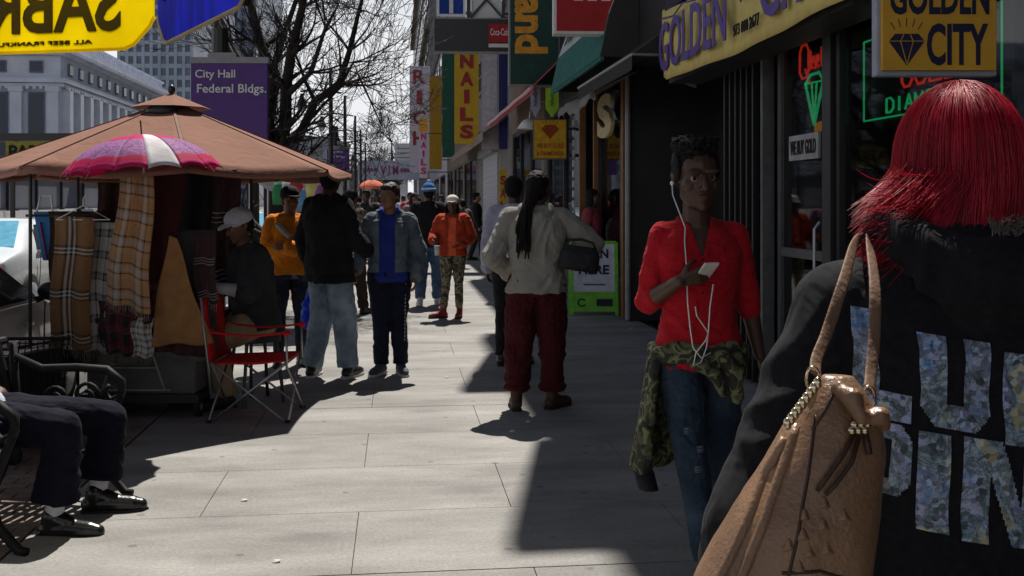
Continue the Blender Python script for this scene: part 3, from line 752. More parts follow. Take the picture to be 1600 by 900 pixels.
# flanking strips of wall between signs
pw = thing('lavender_sign_box', 'blank pale lavender sign box right of the yellow nails sign', 'sign', (*at(766, 29), 0), -YAW)
MB().box((0, .2, 5.0), (.5, .4, 3.9)).build('panel', lav, pw); MB().box((0, -.01, 5), (.4, .02, 3.7)).build('face', mat('lav2', (.45, .42, .46)), pw)
pw = thing('navy_sign_box', 'narrow navy blue vertical sign box beside the lavender one', 'sign', (*at(787, 28), 0), -YAW)
MB().box((0, .2, 4.8), (.26, .4, 3.6)).build('panel', mat('navy_panel', (.02, .025, .12)), pw); MB().bar((.13, .2, 4), (.5, .2, 4), .05).build('bracket', blk, pw)
vs_ = thing('red_letter_post_sign', 'yellow vertical sign with red letters low on the facade', 'sign', (*at(786, 26.5), 0), -YAW)
MB().box((0, 0, 1.5), (.2, .08, 1.75)).build('panel', mat('yellow_low', (.5, .33, .02)), vs_)
for k, ch in enumerate('SALE'): lettering(ch, (0, -.045, 2.1 - k * .33), XR, UP, .15, .24, dred, vs_, bold=.05)
# --- sandwich board
sb = thing('sandwich_board', 'lime green framed sidewalk board with white poster reading HERE', 'sign', (*at(927, 14.15), 0), -YAW)
lime = mat('lime_plastic', (.16, .5, .03), rough=.4)
def board(s_):
    T = Matrix.Rotation(R(9 * s_), 4, 'X')
    f = lambda p: tuple(T @ Vector(p))
    mb = MB()
    for a, b_, w in (((-.31, 0, 0), (-.31, 0, 1.0), .05), ((.31, 0, 0), (.31, 0, 1.0), .05), ((-.31, 0, 1.0), (.31, 0, 1.0), .05), ((-.31, 0, .3), (.31, 0, .3), .04)):
        mb.bar(f(a), f(b_), w, .04)
    mb.box(None, (.6, .02, .24), M=T @ Matrix.Translation((0, 0, .17)))
    o = mb.build('frame', lime, sb); o.location = (0, .17 * s_, 0)
    q = MB().box(None, (.58, .02, .68), M=T @ Matrix.Translation((0, 0, .65))).build('poster', mat('poster_white', (.55, .58, .68)), sb); q.location = (0, .17 * s_, 0)
    return T
T = board(-1); board(1)
for txt, z, w, h in (('OPEN', .84, .4, .13), ('HERE', .62, .42, .13), ('www.here.com', .42, .3, .03)):
    o = lettering(txt, T @ Vector((0, -.018, z)), T.to_3x3() @ XR, T.to_3x3() @ UP, w, h, navy, sb, bold=.03); o.location = (0, -.17, 0)
o = MB().box(None, (.22, .012, .1), M=T @ Matrix.Translation((.14, -.018, .17))).build('dark_label', navy, sb); o.location = (0, -.17, 0)
o = MB().tube([T @ Vector((-.17 + .05 * math.cos(a), -.015, .17 + .05 * math.sin(a))) for a in np.linspace(.5, 5.8, 12)], .01, 6).build('logo_ring', navy, sb); o.location = (0, -.17, 0)

# ------------------------------------------------------------------ left side, far
lime_s = mat('hazed_limestone', (.52, .56, .66), rough=.9, sc=.6, var=.12, bump=.2, bsc=3)  # blue grey limestone, its colour paled further for distance haze
cb = thing('civic_building', 'pale blue grey classical stone building with pilasters and tall windows', 'building', (-30.7, 98, 0))
core = MB().box((-22, 20, 8), (44, 40, 16))
core.build('wall', lime_s, cb)
crn = MB()
for z, o_, h_ in ((15.8, .9, .5), (15.2, .55, .5), (12.6, .7, .4), (12.2, .45, .3), (5.0, .4, .5), (.6, .6, 1.2)):
    crn.box((-22 + o_ / 2, 20, z), (44 + o_, 40 + 2 * o_, h_))
crn.box((-22, 20, 17), (41, 37, 2)).build('cornice', lime_s, cb)
dt = MB()
for k in range(70): dt.box((-.3 - k * .6, -.55, 11.95), (.3, .3, .3)).box((-.3 - k * .6, -.75, 15.35), (.26, .5, .35))
for k in range(64): dt.box((.55, .3 + k * .6, 11.95), (.3, .3, .3)).box((.75, .3 + k * .6, 15.35), (.5, .26, .35))
dt.build('dentils', lime_s, cb, kind='stuff')
bl2 = MB()
for k in range(60): bl2.box((-.5 - k * .7, -.3, 16.5), (.22, .22, .9))
for k in range(56): bl2.box((.3, .4 + k * .7, 16.5), (.22, .22, .9))
bl2.box((-21, -.3, 17.0), (43, .4, .2)).box((.3, 19.8, 17.0), (.4, 40, .2)); bl2.build('balustrade', lime_s, cb)
for k in range(11):
    w_ = MB().box((.06, 2.6 + k * 3.2, 13.9), (.2, 1.2, 1.1)).build('window', mat('civic_window_frame', (.16, .18, .24)), cb)
    MB().box((.18, 2.6 + k * 3.2, 13.9), (.04, 1.0, .9)).build('pane', mat('civic_pane', (.03, .04, .07), rough=.15, bump=0), w_)
    if k: MB().box((-.2 - k * 3.2 - 1.9, -.2, 3.2), (1.5, .3, 2.6)).build('window', mat('civic_window_frame', (0, 0, 0)), cb)
for k in range(14):
    x = -.5 - k * 3.2
    MB().box((x, -.35, 8.7), (1.0, .7, 6.6)).box((x, -.4, 5.7), (1.25, .85, .8)).box((x, -.4, 11.8), (1.25, .85, .5)).build('pilaster', lime_s, cb)
    w_ = MB().box((x - 1.6, -.06, 8.6), (1.4, .2, 6.0)).build('window', mat('civic_window_frame', (.16, .18, .24)), cb)
    MB().box((x - 1.6, -.18, 8.6), (1.2, .04, 5.7)).build('pane', mat('civic_pane', (.03, .04, .07), rough=.15, bump=0), w_)
    w_ = MB().box((x - 1.6, -.06, 13.9), (1.2, .2, 1.1)).build('window', mat('civic_window_frame', (0, 0, 0)), cb)
    MB().box((x - 1.6, -.18, 13.9), (1.0, .04, .9)).build('pane', mat('civic_pane', (0, 0, 0)), w_)
for k in range(12):
    y = 1 + k * 3.2
    MB().box((.35, y, 8.7), (.7, 1.0, 6.6)).build('pilaster', lime_s, cb)
    if k < 11:
        w_ = MB().box((.06, y + 1.6, 8.6), (.2, 1.4, 6.0)).build('window', mat('civic_window_frame', (0, 0, 0)), cb)
        MB().box((.18, y + 1.6, 8.6), (.04, 1.2, 5.7)).build('pane', mat('civic_pane', (0, 0, 0)), w_)
def tower(label, px0, px1, d, H, col, cw, chh, deep=40):
    x0, y0 = at(px0, d); x1, y1 = at(px1, d)
    t = thing('office_tower', label, 'building', ((x0 + x1) / 2, (y0 + y1) / 2, 0), -YAW)
    w = (px1 - px0) * d / 1600
    MB().box((0, deep / 2, H / 2), (w, deep, H)).build('glazing', mat('tower_glass' + str(px0), (.09, .12, .18), rough=.2, bump=0, sc=.3, var=.4), t)
    g = MB(); n = int(w / cw)
    for k in range(n + 1): g.box((-w / 2 + k * w / n, -.1, H / 2), (cw * .38, .4, H))
    for k in range(int(H / chh)): g.box((0, -.06, k * chh), (w, .3, chh * .36))
    g.build('facade_grid', mat('tower_grid' + str(px0), col, sc=.2), t)
tower('tall office tower with a pale blue window grid behind the blue umbrella panel', 186, 300, 260, 130, (.34, .4, .5), 2.0, 3.0)
tower('darker office tower with a fine window grid behind the street tree branches', 290, 398, 330, 75, (.2, .22, .27), 2.4, 3.2)
# low things across the street
hb = thing('grey_hoarding', 'long blue grey panel fence with black posts across the street', 'fence', (-21.2, 45, 0))
hp = mat('hoarding', (.17, .18, .22), sc=.4, var=.1)
for k in range(12): MB().box((0, k * 4.5 + 2.2, 2.2), (.1, 4.4, 2.1)).build('panel', hp, hb)
for k in range(13): MB().box((.12, k * 4.5, 2.1), (.14, .14, 4.2)).build('post', blk, hb)
MB().box((.1, 27, 1.15), (.08, 54, .08)).box((.1, 27, 3.3), (.08, 54, .06)).build('rail', blk, hb)
for k in range(13):
    MB().rings([((-20.4, 45.5 + k * 4.1, 0), (1, 0, 0), (0, 1, 0), .32, 1.95), ((-20.4, 45.5 + k * 4.1, .3), (1, 0, 0), (0, 1, 0), .3, 1.95), ((-20.4, 45.5 + k * 4.1, .45), (1, 0, 0), (0, 1, 0), .14, 1.93), ((-20.4, 45.5 + k * 4.1, 1.05), (1, 0, 0), (0, 1, 0), .11, 1.93)], e=8).build('barrier', white, label='white concrete traffic barrier in the line along the grey panel fence', cat='barrier', group='white barriers along the grey fence')
ps = thing('parking_sign', 'yellow sign with dark lettering PARKING across the street above the fence', 'sign', (*at(70, 40), 0), -YAW)
MB().box((0, 0, zz(237, 40)), (3.0, .12, .8)).build('panel', mat('olive_yellow', (.3, .26, .04)), ps)
lettering('PARKING', (0, -.07, zz(237, 40)), XR, UP, 2.75, .52, mat('sign_black', (0, 0, 0)), ps, bold=.04)
MB().box((-1.3, .1, 1.7), (.14, .14, 3.8)).box((1.3, .1, 1.7), (.14, .14, 3.8)).build('post', blk, ps)
dc = thing('dark_canopy', 'long dark flat canopy in front of the classical stone building', 'canopy', (*at(40, 70), 0), -YAW)
MB().box((0, 0, zz(216, 70)), (12, 3, .5)).build('roof', blk, dc)
for x in (-5.8, -3, 0, 3, 5.8): MB().box((x, -1.2, zz(216, 70) / 2), (.2, .2, zz(216, 70))).build('post', blk, dc)
def lowblock(label, px0, px1, d, H, col, rows=3):
    x0, y0 = at(px0, d); x1, y1 = at(px1, d); w = (px1 - px0) * d / 1600
    t = thing('distant_building', label, 'building', ((x0 + x1) / 2, (y0 + y1) / 2, 0), -YAW)
    mm = mat('lb%d' % px0, col, sc=.3)
    MB().box((0, 10, H / 2), (w, 20, H)).box((0, 9.9, H + .3), (w + .5, 20.4, .6)).build('wall', mm, t)
    n = max(2, int(w / 3.5))
    for i in range(n):
        for j in range(rows):
            MB().box((-w / 2 + (i + .5) * w / n, -.06, (j + .6) * H / rows), (w / n * .5, .12, H / rows * .5)).build('window', winm, t)
lowblock('pale grey low building behind the far purple sign', 440, 512, 150, 10.5, (.4, .42, .46))
lowblock('brick red low building far down the street', 505, 560, 230, 8, (.25, .2, .19), 2)
lowblock('grey low building closing the far end of the street', 556, 625, 260, 9, (.3, .31, .33), 2)
# store banner far down the street
vb = thing('far_store_banner', 'pale banner reading JEANS VIM SNEAKERS across the far sidewalk', 'banner', (*at(607, 90), 0), -YAW)
pb = mat('pale_banner', (.45, .46, .55), sc=.5)
w = 95 * 90 / 1600; zm = zz(266, 90)
MB().box((0, 0, zm), (w, .12, 30 * 90 / 1600)).build('panel', pb, vb)
mag = mat('magenta', (.3, .03, .14))
lettering('JEANS', (-1.6, -.09, zm), XR, UP, 1.3, .4, mag, vb, bold=.03, depth=.05)
lettering('V I M', (.1, -.09, zm), XR, UP, 1.5, .8, mag, vb, bold=.015, depth=.05)
lettering('SNEAKERS', (1.75, -.09, zm), XR, UP, 1.4, .35, mag, vb, bold=.03, depth=.05)
MB().box((-w / 2 + .1, .15, zm / 2), (.16, .16, zm)).box((w / 2 - .1, .15, zm / 2), (.16, .16, zm)).build('post', alu, vb)
wl_ = thing('white_board', 'white slatted board above the far store banner', 'sign', (*at(634, 92), 0), -YAW)
MB().box((0, .05, zz(238, 92)), (2.0, .1, 1.6)).build('panel', white, wl_)
for k in range(3): MB().box((0, -.02, zz(232 + k * 7, 92)), (1.6, .04, .1)).build('slat', greyp, wl_)
MB().box((0, .1, zz(238, 92) / 2), (.14, .05, zz(238, 92))).build('post', alu, wl_)

# ------------------------------------------------------------------ purple way-finding signs
pur = mat('purple_sign', (.085, .03, .19), rough=.45, var=.06)
def waysign(label, px0, px1, py0, py1, d, lines, pole_w, topz):
    xc, yc = at((px0 + px1) / 2, d); w = (px1 - px0) * d / 1600
    t = thing('wayfinding_sign', label, 'sign', (xc, yc, 0), -YAW)
    za, zb_ = zz(py1, d), zz(py0, d)
    MB().box((0, 0, (za + zb_) / 2), (w, .06, zb_ - za)).build('panel', pur, t, bevel=.01)
    MB().box((0, 0, zb_ + .03), (w + .02, .08, .08)).box((-w * .1, 0, zb_ + .1), (w * .35, .06, .06)).build('top_rail', greyp, t)
    for txt, cx, cy, tw, th in lines:
        lettering(txt, (cx * w, -.036, zb_ - cy), XR, UP, tw * w, th, white, t, bold=.012)
    MB().tube([(-w * .17, .15, 0), (-w * .17, .15, topz)], pole_w, 12).tube([(-w * .17, .15, topz - .55), (-w * .17, .15, topz)], pole_w * 1.5, 12).build('pole', blk, t)
    return t
waysign('large purple sign reading City Hall Federal Bldgs. behind the brown umbrella', 299, 419, 98, 240, 13.5, (('City Hall', -.18, .165, .52, .14), ('Federal Bldgs.', .035, .36, .9, .15)), .075, 3.85)
waysign('small far purple sign in front of the lamp posts', 511, 546, 233, 272, 40, (('City Hall', -.1, .12, .6, .1), ('Fed Bldgs', -.05, .3, .7, .1)), .08, 4.5)
# ------------------------------------------------------------------ lamp posts
def lamp_post():
    t = thing('street_lamp', 'nearest dark street lamp post with a hanging bell lantern', 'street lamp')
    MB().tube([(0, 0, 0), (0, 0, .15), (0, 0, .8), (0, 0, .85), (0, 0, 4.0), (0, 0, 6.0)], [.2, .2, .13, .09, .075, .06], 12).build('pole', blk, t, True)
    MB().tube([(0, 0, 5.2), (-.4, 0, 5.25), (-1.0, 0, 5.2)], .035, 8).tube([(0, 0, 4.75), (-.35, 0, 4.95), (-.6, 0, 5.22)], .02, 6).tube([(0, 0, 5.2), (.35, 0, 5.15)], .03, 6).build('arm', blk, t)
    l_ = MB().rings([((-.95, 0, 5.12), (1, 0, 0), (0, 1, 0), .05, .05), ((-.95, 0, 4.95), (1, 0, 0), (0, 1, 0), .09, .09), ((-.95, 0, 4.72), (1, 0, 0), (0, 1, 0), .19, .19), ((-.95, 0, 4.66), (1, 0, 0), (0, 1, 0), .2, .2)], e=2).build('lantern', blk, t, True)
    MB().ell((-.95, 0, 4.64), (.13, .13, .15)).build('globe', mat('lamp_globe', (.55, .56, .6), rough=.3), l_, True)
    return t
lab = ['second street lamp from the camera with a hanging bell lantern', 'third street lamp from the camera along the curb', 'fourth street lamp from the camera, small against the sky', 'fifth and farthest street lamp along the curb']
lp0 = lamp_post(); lp0.location = (*at(517, 34), 0); lp0['group'] = 'street lamps along the curb'
for (px, d), lb in zip(((539, 43), (555, 53), (563.5, 63), (571, 78)), lab): dup(lp0, (*at(px, d), 0), 0, lb)

# ------------------------------------------------------------------ trees
bark = mat('bark', (.035, .028, .024), rough=.95, sc=14, stretch=(1, 1, .25), bump=.6, bsc=30, bdist=.02)
twm = mat('twig', (.03, .026, .024), rough=.95)
def tree(label, loc, stems, seed, rmin=.004, depth=5, spread=.62, lens=(1.3, .85, .62, .45, .3), nb=(3, 3, 3, 2), mats=(None, None), group=None, up=.1):
    r_ = random.Random(seed)
    t = thing('bare_tree', label, 'tree', loc, group=group)
    tr_, tw_ = MB(), MB()
    def grow(p, dr, L, r, lv):
        mb = tr_ if lv <= 1 else tw_
        n = 5 if lv < 3 else 3
        pts = [Vector(p)]; rs = [r]; q = Vector(p); v = Vector(dr).normalized()
        for i in range(n):
            v = (v + Vector((r_.uniform(-1, 1), r_.uniform(-1, 1), r_.uniform(-.7, 1))) * .16 + UP * up * .3).normalized()
            q = q + v * (L / n); pts.append(q.copy()); rs.append(max(r * (1 - .55 * (i + 1) / n), rmin))
        mb.tube(pts, rs, 7 if lv < 2 else (4 if lv < 3 else 3), caps=lv < 2)
        if lv >= depth: return
        k = nb[min(lv, len(nb) - 1)]
        for i in range(k):
            j = r_.randint(max(1, n // 2 - 1), n)
            ax = v.orthogonal(); ax.rotate(Matrix.Rotation(r_.uniform(0, 6.28), 3, v))
            d2 = (v + ax * r_.uniform(.5, 1.1) * spread * 1.5).normalized()
            grow(pts[j], d2, L * r_.uniform(.55, .8), rs[j] * r_.uniform(.5, .75), lv + 1)
        grow(q, v, L * .72, rs[-1], lv + 1)
    for pts, r0, r1 in stems:
        P_ = [Vector(p) for p in pts]
        n = len(P_)
        rs = [r0 + (r1 - r0) * i / (n - 1) for i in range(n)]
        tr_.tube(P_, rs, 12)
        for i in range(max(1, n // 3), n):
            v = (P_[i] - P_[i - 1]).normalized()
            for q in range(3 if i < n - 1 else 4):
                ax = v.orthogonal(); ax.rotate(Matrix.Rotation(r_.uniform(0, 6.28), 3, v))
                grow(P_[i], (v * .6 + ax * r_.uniform(.4, 1.0)).normalized(), lens[0] * r_.uniform(.6, 1.1), rs[i] * r_.uniform(.4, .62), 1)
    tr_.build('trunk', mats[0] or bark, t, True)
    tw_.build('crown', mats[1] or twm, t)
    return t
def loc15(px, py, d=15.2, dy=0): 
    v = P(px, py, d); return (v.x - T0[0], v.y - T0[1] + dy, v.z)
T0 = at(427, 15.2)
tree('bare dark street tree spreading its branches beside the purple sign', (*T0, 0), [
    ([(0, 0, 0), (.02, 0, .9), (0, 0, 1.8), loc15(424, 235)], .17, .13),
    ([loc15(424, 240), loc15(418, 190), loc15(425, 130, dy=.2), loc15(405, 70, dy=.4), loc15(385, 0, dy=.5), loc15(370, -80, dy=.6)], .12, .04),
    ([loc15(428, 245), loc15(446, 195), loc15(447, 140), loc15(456, 90, dy=-.2), loc15(476, 20, dy=-.4), loc15(490, -80, dy=-.6)], .11, .04),
    ([loc15(440, 225), loc15(468, 212), loc15(492, 160), loc15(530, 130), loc15(546, 80), loc15(560, 10, dy=.3), loc15(580, -70, dy=.5)], .085, .02),
    ([loc15(535, 128), loc15(552, 98), loc15(562, 122), loc15(580, 160), loc15(596, 196)], .028, .008),
    ([loc15(447, 150), loc15(490, 120, dy=-.5), loc15(515, 60, dy=-.9), loc15(535, 30, dy=-1.1)], .05, .012),
    ([loc15(420, 160), loc15(380, 110, dy=.5), loc15(345, 50, dy=.9), loc15(315, -20, dy=1.2)], .06, .02),
], 11, depth=4, lens=(.75,))
tree('second bare street tree behind the first, with thinner branches', (*at(395, 24), 0), [([(0, 0, 0), (0, 0, 2.5), (.1, 0, 3.6)], .16, .13), ([(.1, 0, 3.6), (-.4, 0, 4.8), (-1.1, .2, 6.2)], .1, .04), ([(.1, 0, 3.6), (.5, 0, 4.8), (1.0, .2, 6.4), (1.3, .2, 8)], .1, .03)], 5, depth=4, lens=(1.0,))
hazebark = mat('hazed_bark', (.12, .11, .11));  # greyer and lighter than the near bark: distance haze put into the colour
for i, (px, d, h, lb) in enumerate(((612, 120, 1.0, 'large hazy bare tree at the far end of the street'), (590, 150, .8, 'smaller hazy bare tree left of the large far one'), (520, 170, .7, 'small bare tree among the far lamp posts'), (548, 190, .8, 'farthest bare tree near the middle of the street'))):
    t = tree(lb, (*at(px, d), 0), [([(0, 0, 0), (0, 0, 3)], .3, .25), ([(0, 0, 3), (-1, 0, 5), (-2, 0, 7.4)], .2, .08), ([(0, 0, 3), (1, 0, 5), (1.8, 0, 8)], .2, .08), ([(0, 0, 3), (0, 1, 5.4), (0, .6, 8.6)], .2, .08)], 30 + i, rmin=.02, depth=4, lens=(2.2,), nb=(3, 4, 3), mats=(hazebark, hazebark), group='bare trees at the far end of the street')
    t.scale = (h, h, h)
# ================================================================== PEOPLE BUILDER
TEX = {}
def tex(sc):
    if sc not in TEX:
        t = bpy.data.textures.new('fold%g' % sc, 'CLOUDS'); t.noise_scale = sc; t.noise_depth = 2
        TEX[sc] = t
    return TEX[sc]
from mathutils import noise as mnoise
def crease(me, A, fr, seed):
    n = len(me.vertices)
    co = np.empty(n * 3); me.vertices.foreach_get('co', co); co = co.reshape(-1, 3)
    no = np.empty(n * 3); me.vertex_normals.foreach_get('vector', no); no = no.reshape(-1, 3)
    out = np.empty(n); nz_ = mnoise.noise
    fx, fy, fz = fr
    for i in range(n):
        x, y, z = co[i]
        w = nz_(Vector((x * 3 + seed, y * 3, z * 3)))
        a = nz_(Vector((x * fx + w * 1.5, y * fy + seed, z * fz + w * 2.0 + .8 * x * fz)))
        b = nz_(Vector((x * fx * 2 + 9, y * fy * 2 + w, z * fz * 1.8 - 1.2 * x * fz + seed)))
        out[i] = A * (.35 - 1.25 * abs(a)) + A * .35 * (.3 - abs(b))
    co += no * out[:, None]
    me.vertices.foreach_set('co', co.ravel()); me.update()
def blob(name, mb, m, parent, vox=.008, smooth=4, disp=0, dsc=.09, cut=None, thick=.006, dec=None, fold=None, **tags):
    me = mb.mesh(name)
    o = bpy.data.objects.new(name, me); COL.objects.link(o)
    r = o.modifiers.new('r', 'REMESH'); r.mode = 'VOXEL'; r.voxel_size = vox; r.adaptivity = 0
    s_ = o.modifiers.new('s', 'SMOOTH'); s_.factor = .5; s_.iterations = smooth
    if disp:
        d = o.modifiers.new('d', 'DISPLACE'); d.texture = tex(dsc); d.strength = disp; d.mid_level = .5; d.texture_coords = 'LOCAL'
        d = o.modifiers.new('d2', 'DISPLACE'); d.texture = tex(dsc * .45); d.strength = disp * .1; d.mid_level = .5; d.texture_coords = 'LOCAL'
    dg = bpy.context.evaluated_depsgraph_get()
    m2 = bpy.data.meshes.new_from_object(o.evaluated_get(dg))
    o.modifiers.clear(); o.data = m2; bpy.data.meshes.remove(me); m2.name = name
    m2.materials.clear(); m2.materials.append(m)
    if fold: crease(m2, *fold)
    if cut:
        bm = bmesh.new(); bm.from_mesh(m2)
        bmesh.ops.delete(bm, geom=[v for v in bm.verts if cut(v.co)], context='VERTS')
        bm.to_mesh(m2); bm.free()
        sm = o.modifiers.new('t', 'SOLIDIFY'); sm.thickness = thick; sm.offset = -1
    m2.polygons.foreach_set('use_smooth', [True] * len(m2.polygons))
    o.parent = parent
    return tag(o, **tags)
def V(*a): return Vector(a)
def lerp(a, b, t): return Vector(a) * (1 - t) + Vector(b) * t
def default_pose():
    return dict(pelvis=V(0, 0, .95), neck=V(0, .01, 1.47), head=V(0, -.015, 1.635), sha=V(-.168, .01, 1.415), shb=V(.168, .01, 1.415),
                ela=V(-.235, .03, 1.14), elb=V(.235, .03, 1.14), wra=V(-.25, -.04, .9), wrb=V(.25, -.04, .9),
                hipa=V(-.09, 0, .93), hipb=V(.09, 0, .93), kna=V(-.1, -.02, .5), knb=V(.1, -.02, .5), ana=V(-.11, .02, .085), anb=V(.11, .02, .085))
def headM(J, yaw, pitch, roll=0):
    return Matrix.Translation(J['head']) @ Matrix.Scale(J.get('hs', 1.05), 4) @ Matrix.Rotation(yaw, 4, 'Z') @ Matrix.Rotation(pitch, 4, 'X') @ Matrix.Rotation(roll, 4, 'Y')
def head_prims(mb, M, female=False):
    def e(c, r): mb.ell(M @ Vector(c), r, M)
    ks = M.to_scale().x
    def cp(a, ra, b, rb): mb.cap(M @ Vector(a), ra * ks, M @ Vector(b), rb * ks)
    e((0, .012, .03), (.074, .094, .083)); e((0, -.03, -.03), (.065, .061, .084)); e((0, -.012, -.05), (.056, .066, .05))
    e((0, -.05, -.083), (.044, .036, .026)); e((0, -.078, -.094), (.018, .016, .016))
    cp((0, -.088, .012), .008, (0, -.108, -.026), .0115)
    e((-.012, -.098, -.031), (.0085, .011, .007)); e((.012, -.098, -.031), (.0085, .011, .007))
    for s_ in (-1, 1):
        e((s_ * .031, -.078, .026), (.026, .013, .009)); e((s_ * .03, -.0765, .0135), (.015, .0095, .004)); e((s_ * .03, -.0745, -.0065), (.014, .008, .0034)); e((s_ * .042, -.06, -.022), (.021, .022, .02))
        e((s_ * .074, .012, -.006), (.007, .016, .026)); e((s_ * .077, .018, .002), (.007, .011, .015))
        e((s_ * .046, -.02, -.06), (.014, .036, .022))
    e((0, -.086, -.056), (.024, .0125, .0065)); e((0, -.083, -.0685), (.02, .0125, .007))
def hand_prims(mb, w, d, n, s_side, curl=.5, k=1.0, spread=1.0, thumb=1):
    """w wrist, d finger direction, n palm normal, s_side direction of the thumb"""
    d, n = Vector(d).normalized(), Vector(n).normalized(); s_ = Vector(s_side); s_ = (s_ - d * s_.dot(d)).normalized(); n = d.cross(s_) * (1 if d.cross(s_).dot(n) > 0 else -1)
    w = Vector(w)
    for off in (.024, .008, -.008, -.023):
        mb.cap(w + d * .01 * k + s_ * off * .6 * k, .013 * k, w + d * .078 * k + s_ * off * k, .0115 * k)
    for off, L in ((.029, .07), (.010, .08), (-.0095, .074), (-.028, .058)):
        p = w + d * .082 * k + s_ * off * k * spread; v = d.copy()
        for j, seg in enumerate((.42, .32, .26)):
            a = curl * (.55, 1.0, .7)[j]
            v = (v * math.cos(a) + n * math.sin(a)).normalized()
            q = p + v * L * seg * k
            mb.cap(p, (.0088 - .0007 * j) * k, q, (.0082 - .0007 * j) * k); p = q
            
    if thumb:
        p = w + d * .02 * k + s_ * .018 * k
        q = p + (d * .6 + s_ * .75 + n * .3).normalized() * .036 * k
        r_ = q + (d * .85 + s_ * .3 + n * (.2 + curl * .5)).normalized() * .032 * k
        u = r_ + (d * .8 - s_ * .1 + n * (.2 + curl * .8)).normalized() * .024 * k
        mb.cap(p, .013 * k, q, .011 * k); mb.cap(q, .011 * k, r_, .0095 * k); mb.cap(r_, .0095 * k, u, .008 * k)
def frame_of(J):
    up = (J['neck'] - J['pelvis']).normalized()
    ss = (J['shb'] - J['sha']).normalized(); sh_ = (J['hipb'] - J['hipa']).normalized()
    return up, sh_, ss
def torso(mb, J, p=0, t0=-.1, t1=1.0, wide=1.0, dy=0, belly=0):
    up, s0, s1 = frame_of(J)
    A, B = J['pelvis'], J['neck']
    prof = [(-.18, .155, .105), (-.1, .168, .118), (0, .168, .118), (.2, .145, .105), (.32, .14, .105), (.55, .158, .118), (.75, .172, .115), (.88, .15, .095), (.96, .1, .075), (1.0, .068, .062)]
    rg = []
    for t, rx, ry in prof:
        if t < t0 - 1e-6 or t > t1 + 1e-6: continue
        s_ = lerp(s0, s1, min(1, max(0, t))).normalized(); s_ = (s_ - up * s_.dot(up)).normalized(); f = up.cross(s_)
        bl = belly * max(0, 1 - abs(t - .2) / .4)
        rg.append((A + (B - A) * t - f * 0 + (-f) * 0 + f * dy, s_, f, rx * wide + p, ry * (.95 + .05 * wide) + p + bl))
    mb.rings(rg, n=28, e=2.4)
    if t1 >= 1:
        for b in ('sha', 'shb'):
            mb.cap(J['neck'] - up * .03, .05 + p * .5, lerp(J['neck'], J[b], .55) - up * .018, .05 + p * .8); mb.cap(lerp(J['neck'], J[b], .55) - up * .018, .05 + p * .8, J[b], .046 + p)
def body(J, root, skin, vox, M, curl, hk, scale, hands, bare=False):
    mb = MB()
    torso(mb, J, -.012)
    mb.cap(J['neck'] - V(0, 0, .04), .062, lerp(J['neck'], J['head'], .55), .055)
    head_prims(mb, M)
    for s_ in 'ab':
        mb.chain([J['sh' + s_], lerp(J['sh' + s_], J['el' + s_], .4), J['el' + s_]], [.045, .042, .036])
        mb.chain([J['el' + s_], lerp(J['el' + s_], J['wr' + s_], .3), J['wr' + s_]], [.036, .038, .025])
        mb.chain([J['hip' + s_], J['kn' + s_]], [.08, .052]); mb.chain([J['kn' + s_], lerp(J['kn' + s_], J['an' + s_], .35), J['an' + s_]], [.05, .052, .034])
        h = hands.get(s_, {})
        d = h.get('d', (J['wr' + s_] - J['el' + s_])); n = h.get('n', V(1 if s_ == 'a' else -1, 0, 0)); th = h.get('t', V(0, -1, 0))
        if h is not None and not h.get('none'): hand_prims(mb, J['wr' + s_], d, n, th, h.get('curl', curl), h.get('k', hk))
    return blob('body', mb, skin, root, vox, 3)
def shoe(root, an, toe, m, sole, k=1.0, vox=.007, lift=0, high=0, name='shoe'):
    an = Vector(an); f = Vector(toe); f.z = 0; f.normalize(); s_ = V(-f.y, f.x, 0); z0 = an.z - .085 * k
    def p(a, b, c): return an + f * a * k + s_ * b * k + V(0, 0, 1) * (c * k - .085 * k)
    mb = MB()
    mb.cap(p(-.03, 0, .05), .04 * k, p(.06, 0, .05), .041 * k); mb.cap(p(.06, 0, .05), .041 * k, p(.15, 0, .042), .038 * k); mb.cap(p(.15, 0, .042), .038 * k, p(.185, 0, .038), .03 * k)
    mb.cap(p(-.01, 0, .06), .042 * k, p(-.005, 0, .1 + high), .045 * k); mb.cap(p(0, 0, .09), .042 * k, p(.08, 0, .06), .032 * k)
    o = blob(name, mb, m, root, vox, 2, cut=None)
    sp = [(-.075, 0), (-.06, .034), (0, .036), (.08, .042), (.14, .045), (.19, .034), (.222, 0), (.19, -.034), (.14, -.045), (.08, -.042), (0, -.036), (-.06, -.034)]
    MB().prism(sp, p(0, 0, 0) + V(0, 0, .001), f * k, s_ * k, V(0, 0, 1), .026 * k).build('sole', sole, o, bevel=.004)
    # laces
    lc = MB()
    for i in range(4):
        a = .045 + i * .025
        lc.tube([p(a, -.022, .088 - i * .008), p(a + .008, 0, .1 - i * .009), p(a, .022, .088 - i * .008)], .0035 * k, 5)
    lc.build('laces', sole, o)
    return o
def eyes(root, M, lidmat=None):
    for s_ in (-1, 1):
        c = M @ V(s_ * .03, -.0745, .004)
        e = MB().ell(c, .0118, M, 14, 10).build('eye', mat('eye_white', (.28, .24, .21), rough=.2, bump=0, var=.03), root, True)
        MB().ell(M @ V(s_ * .03 - .002, -.0832, .005), (.0072, .0045, .0078), M, 10, 8).build('iris', mat('eye_dark', (.015, .01, .008), rough=.15, bump=0), e, True)
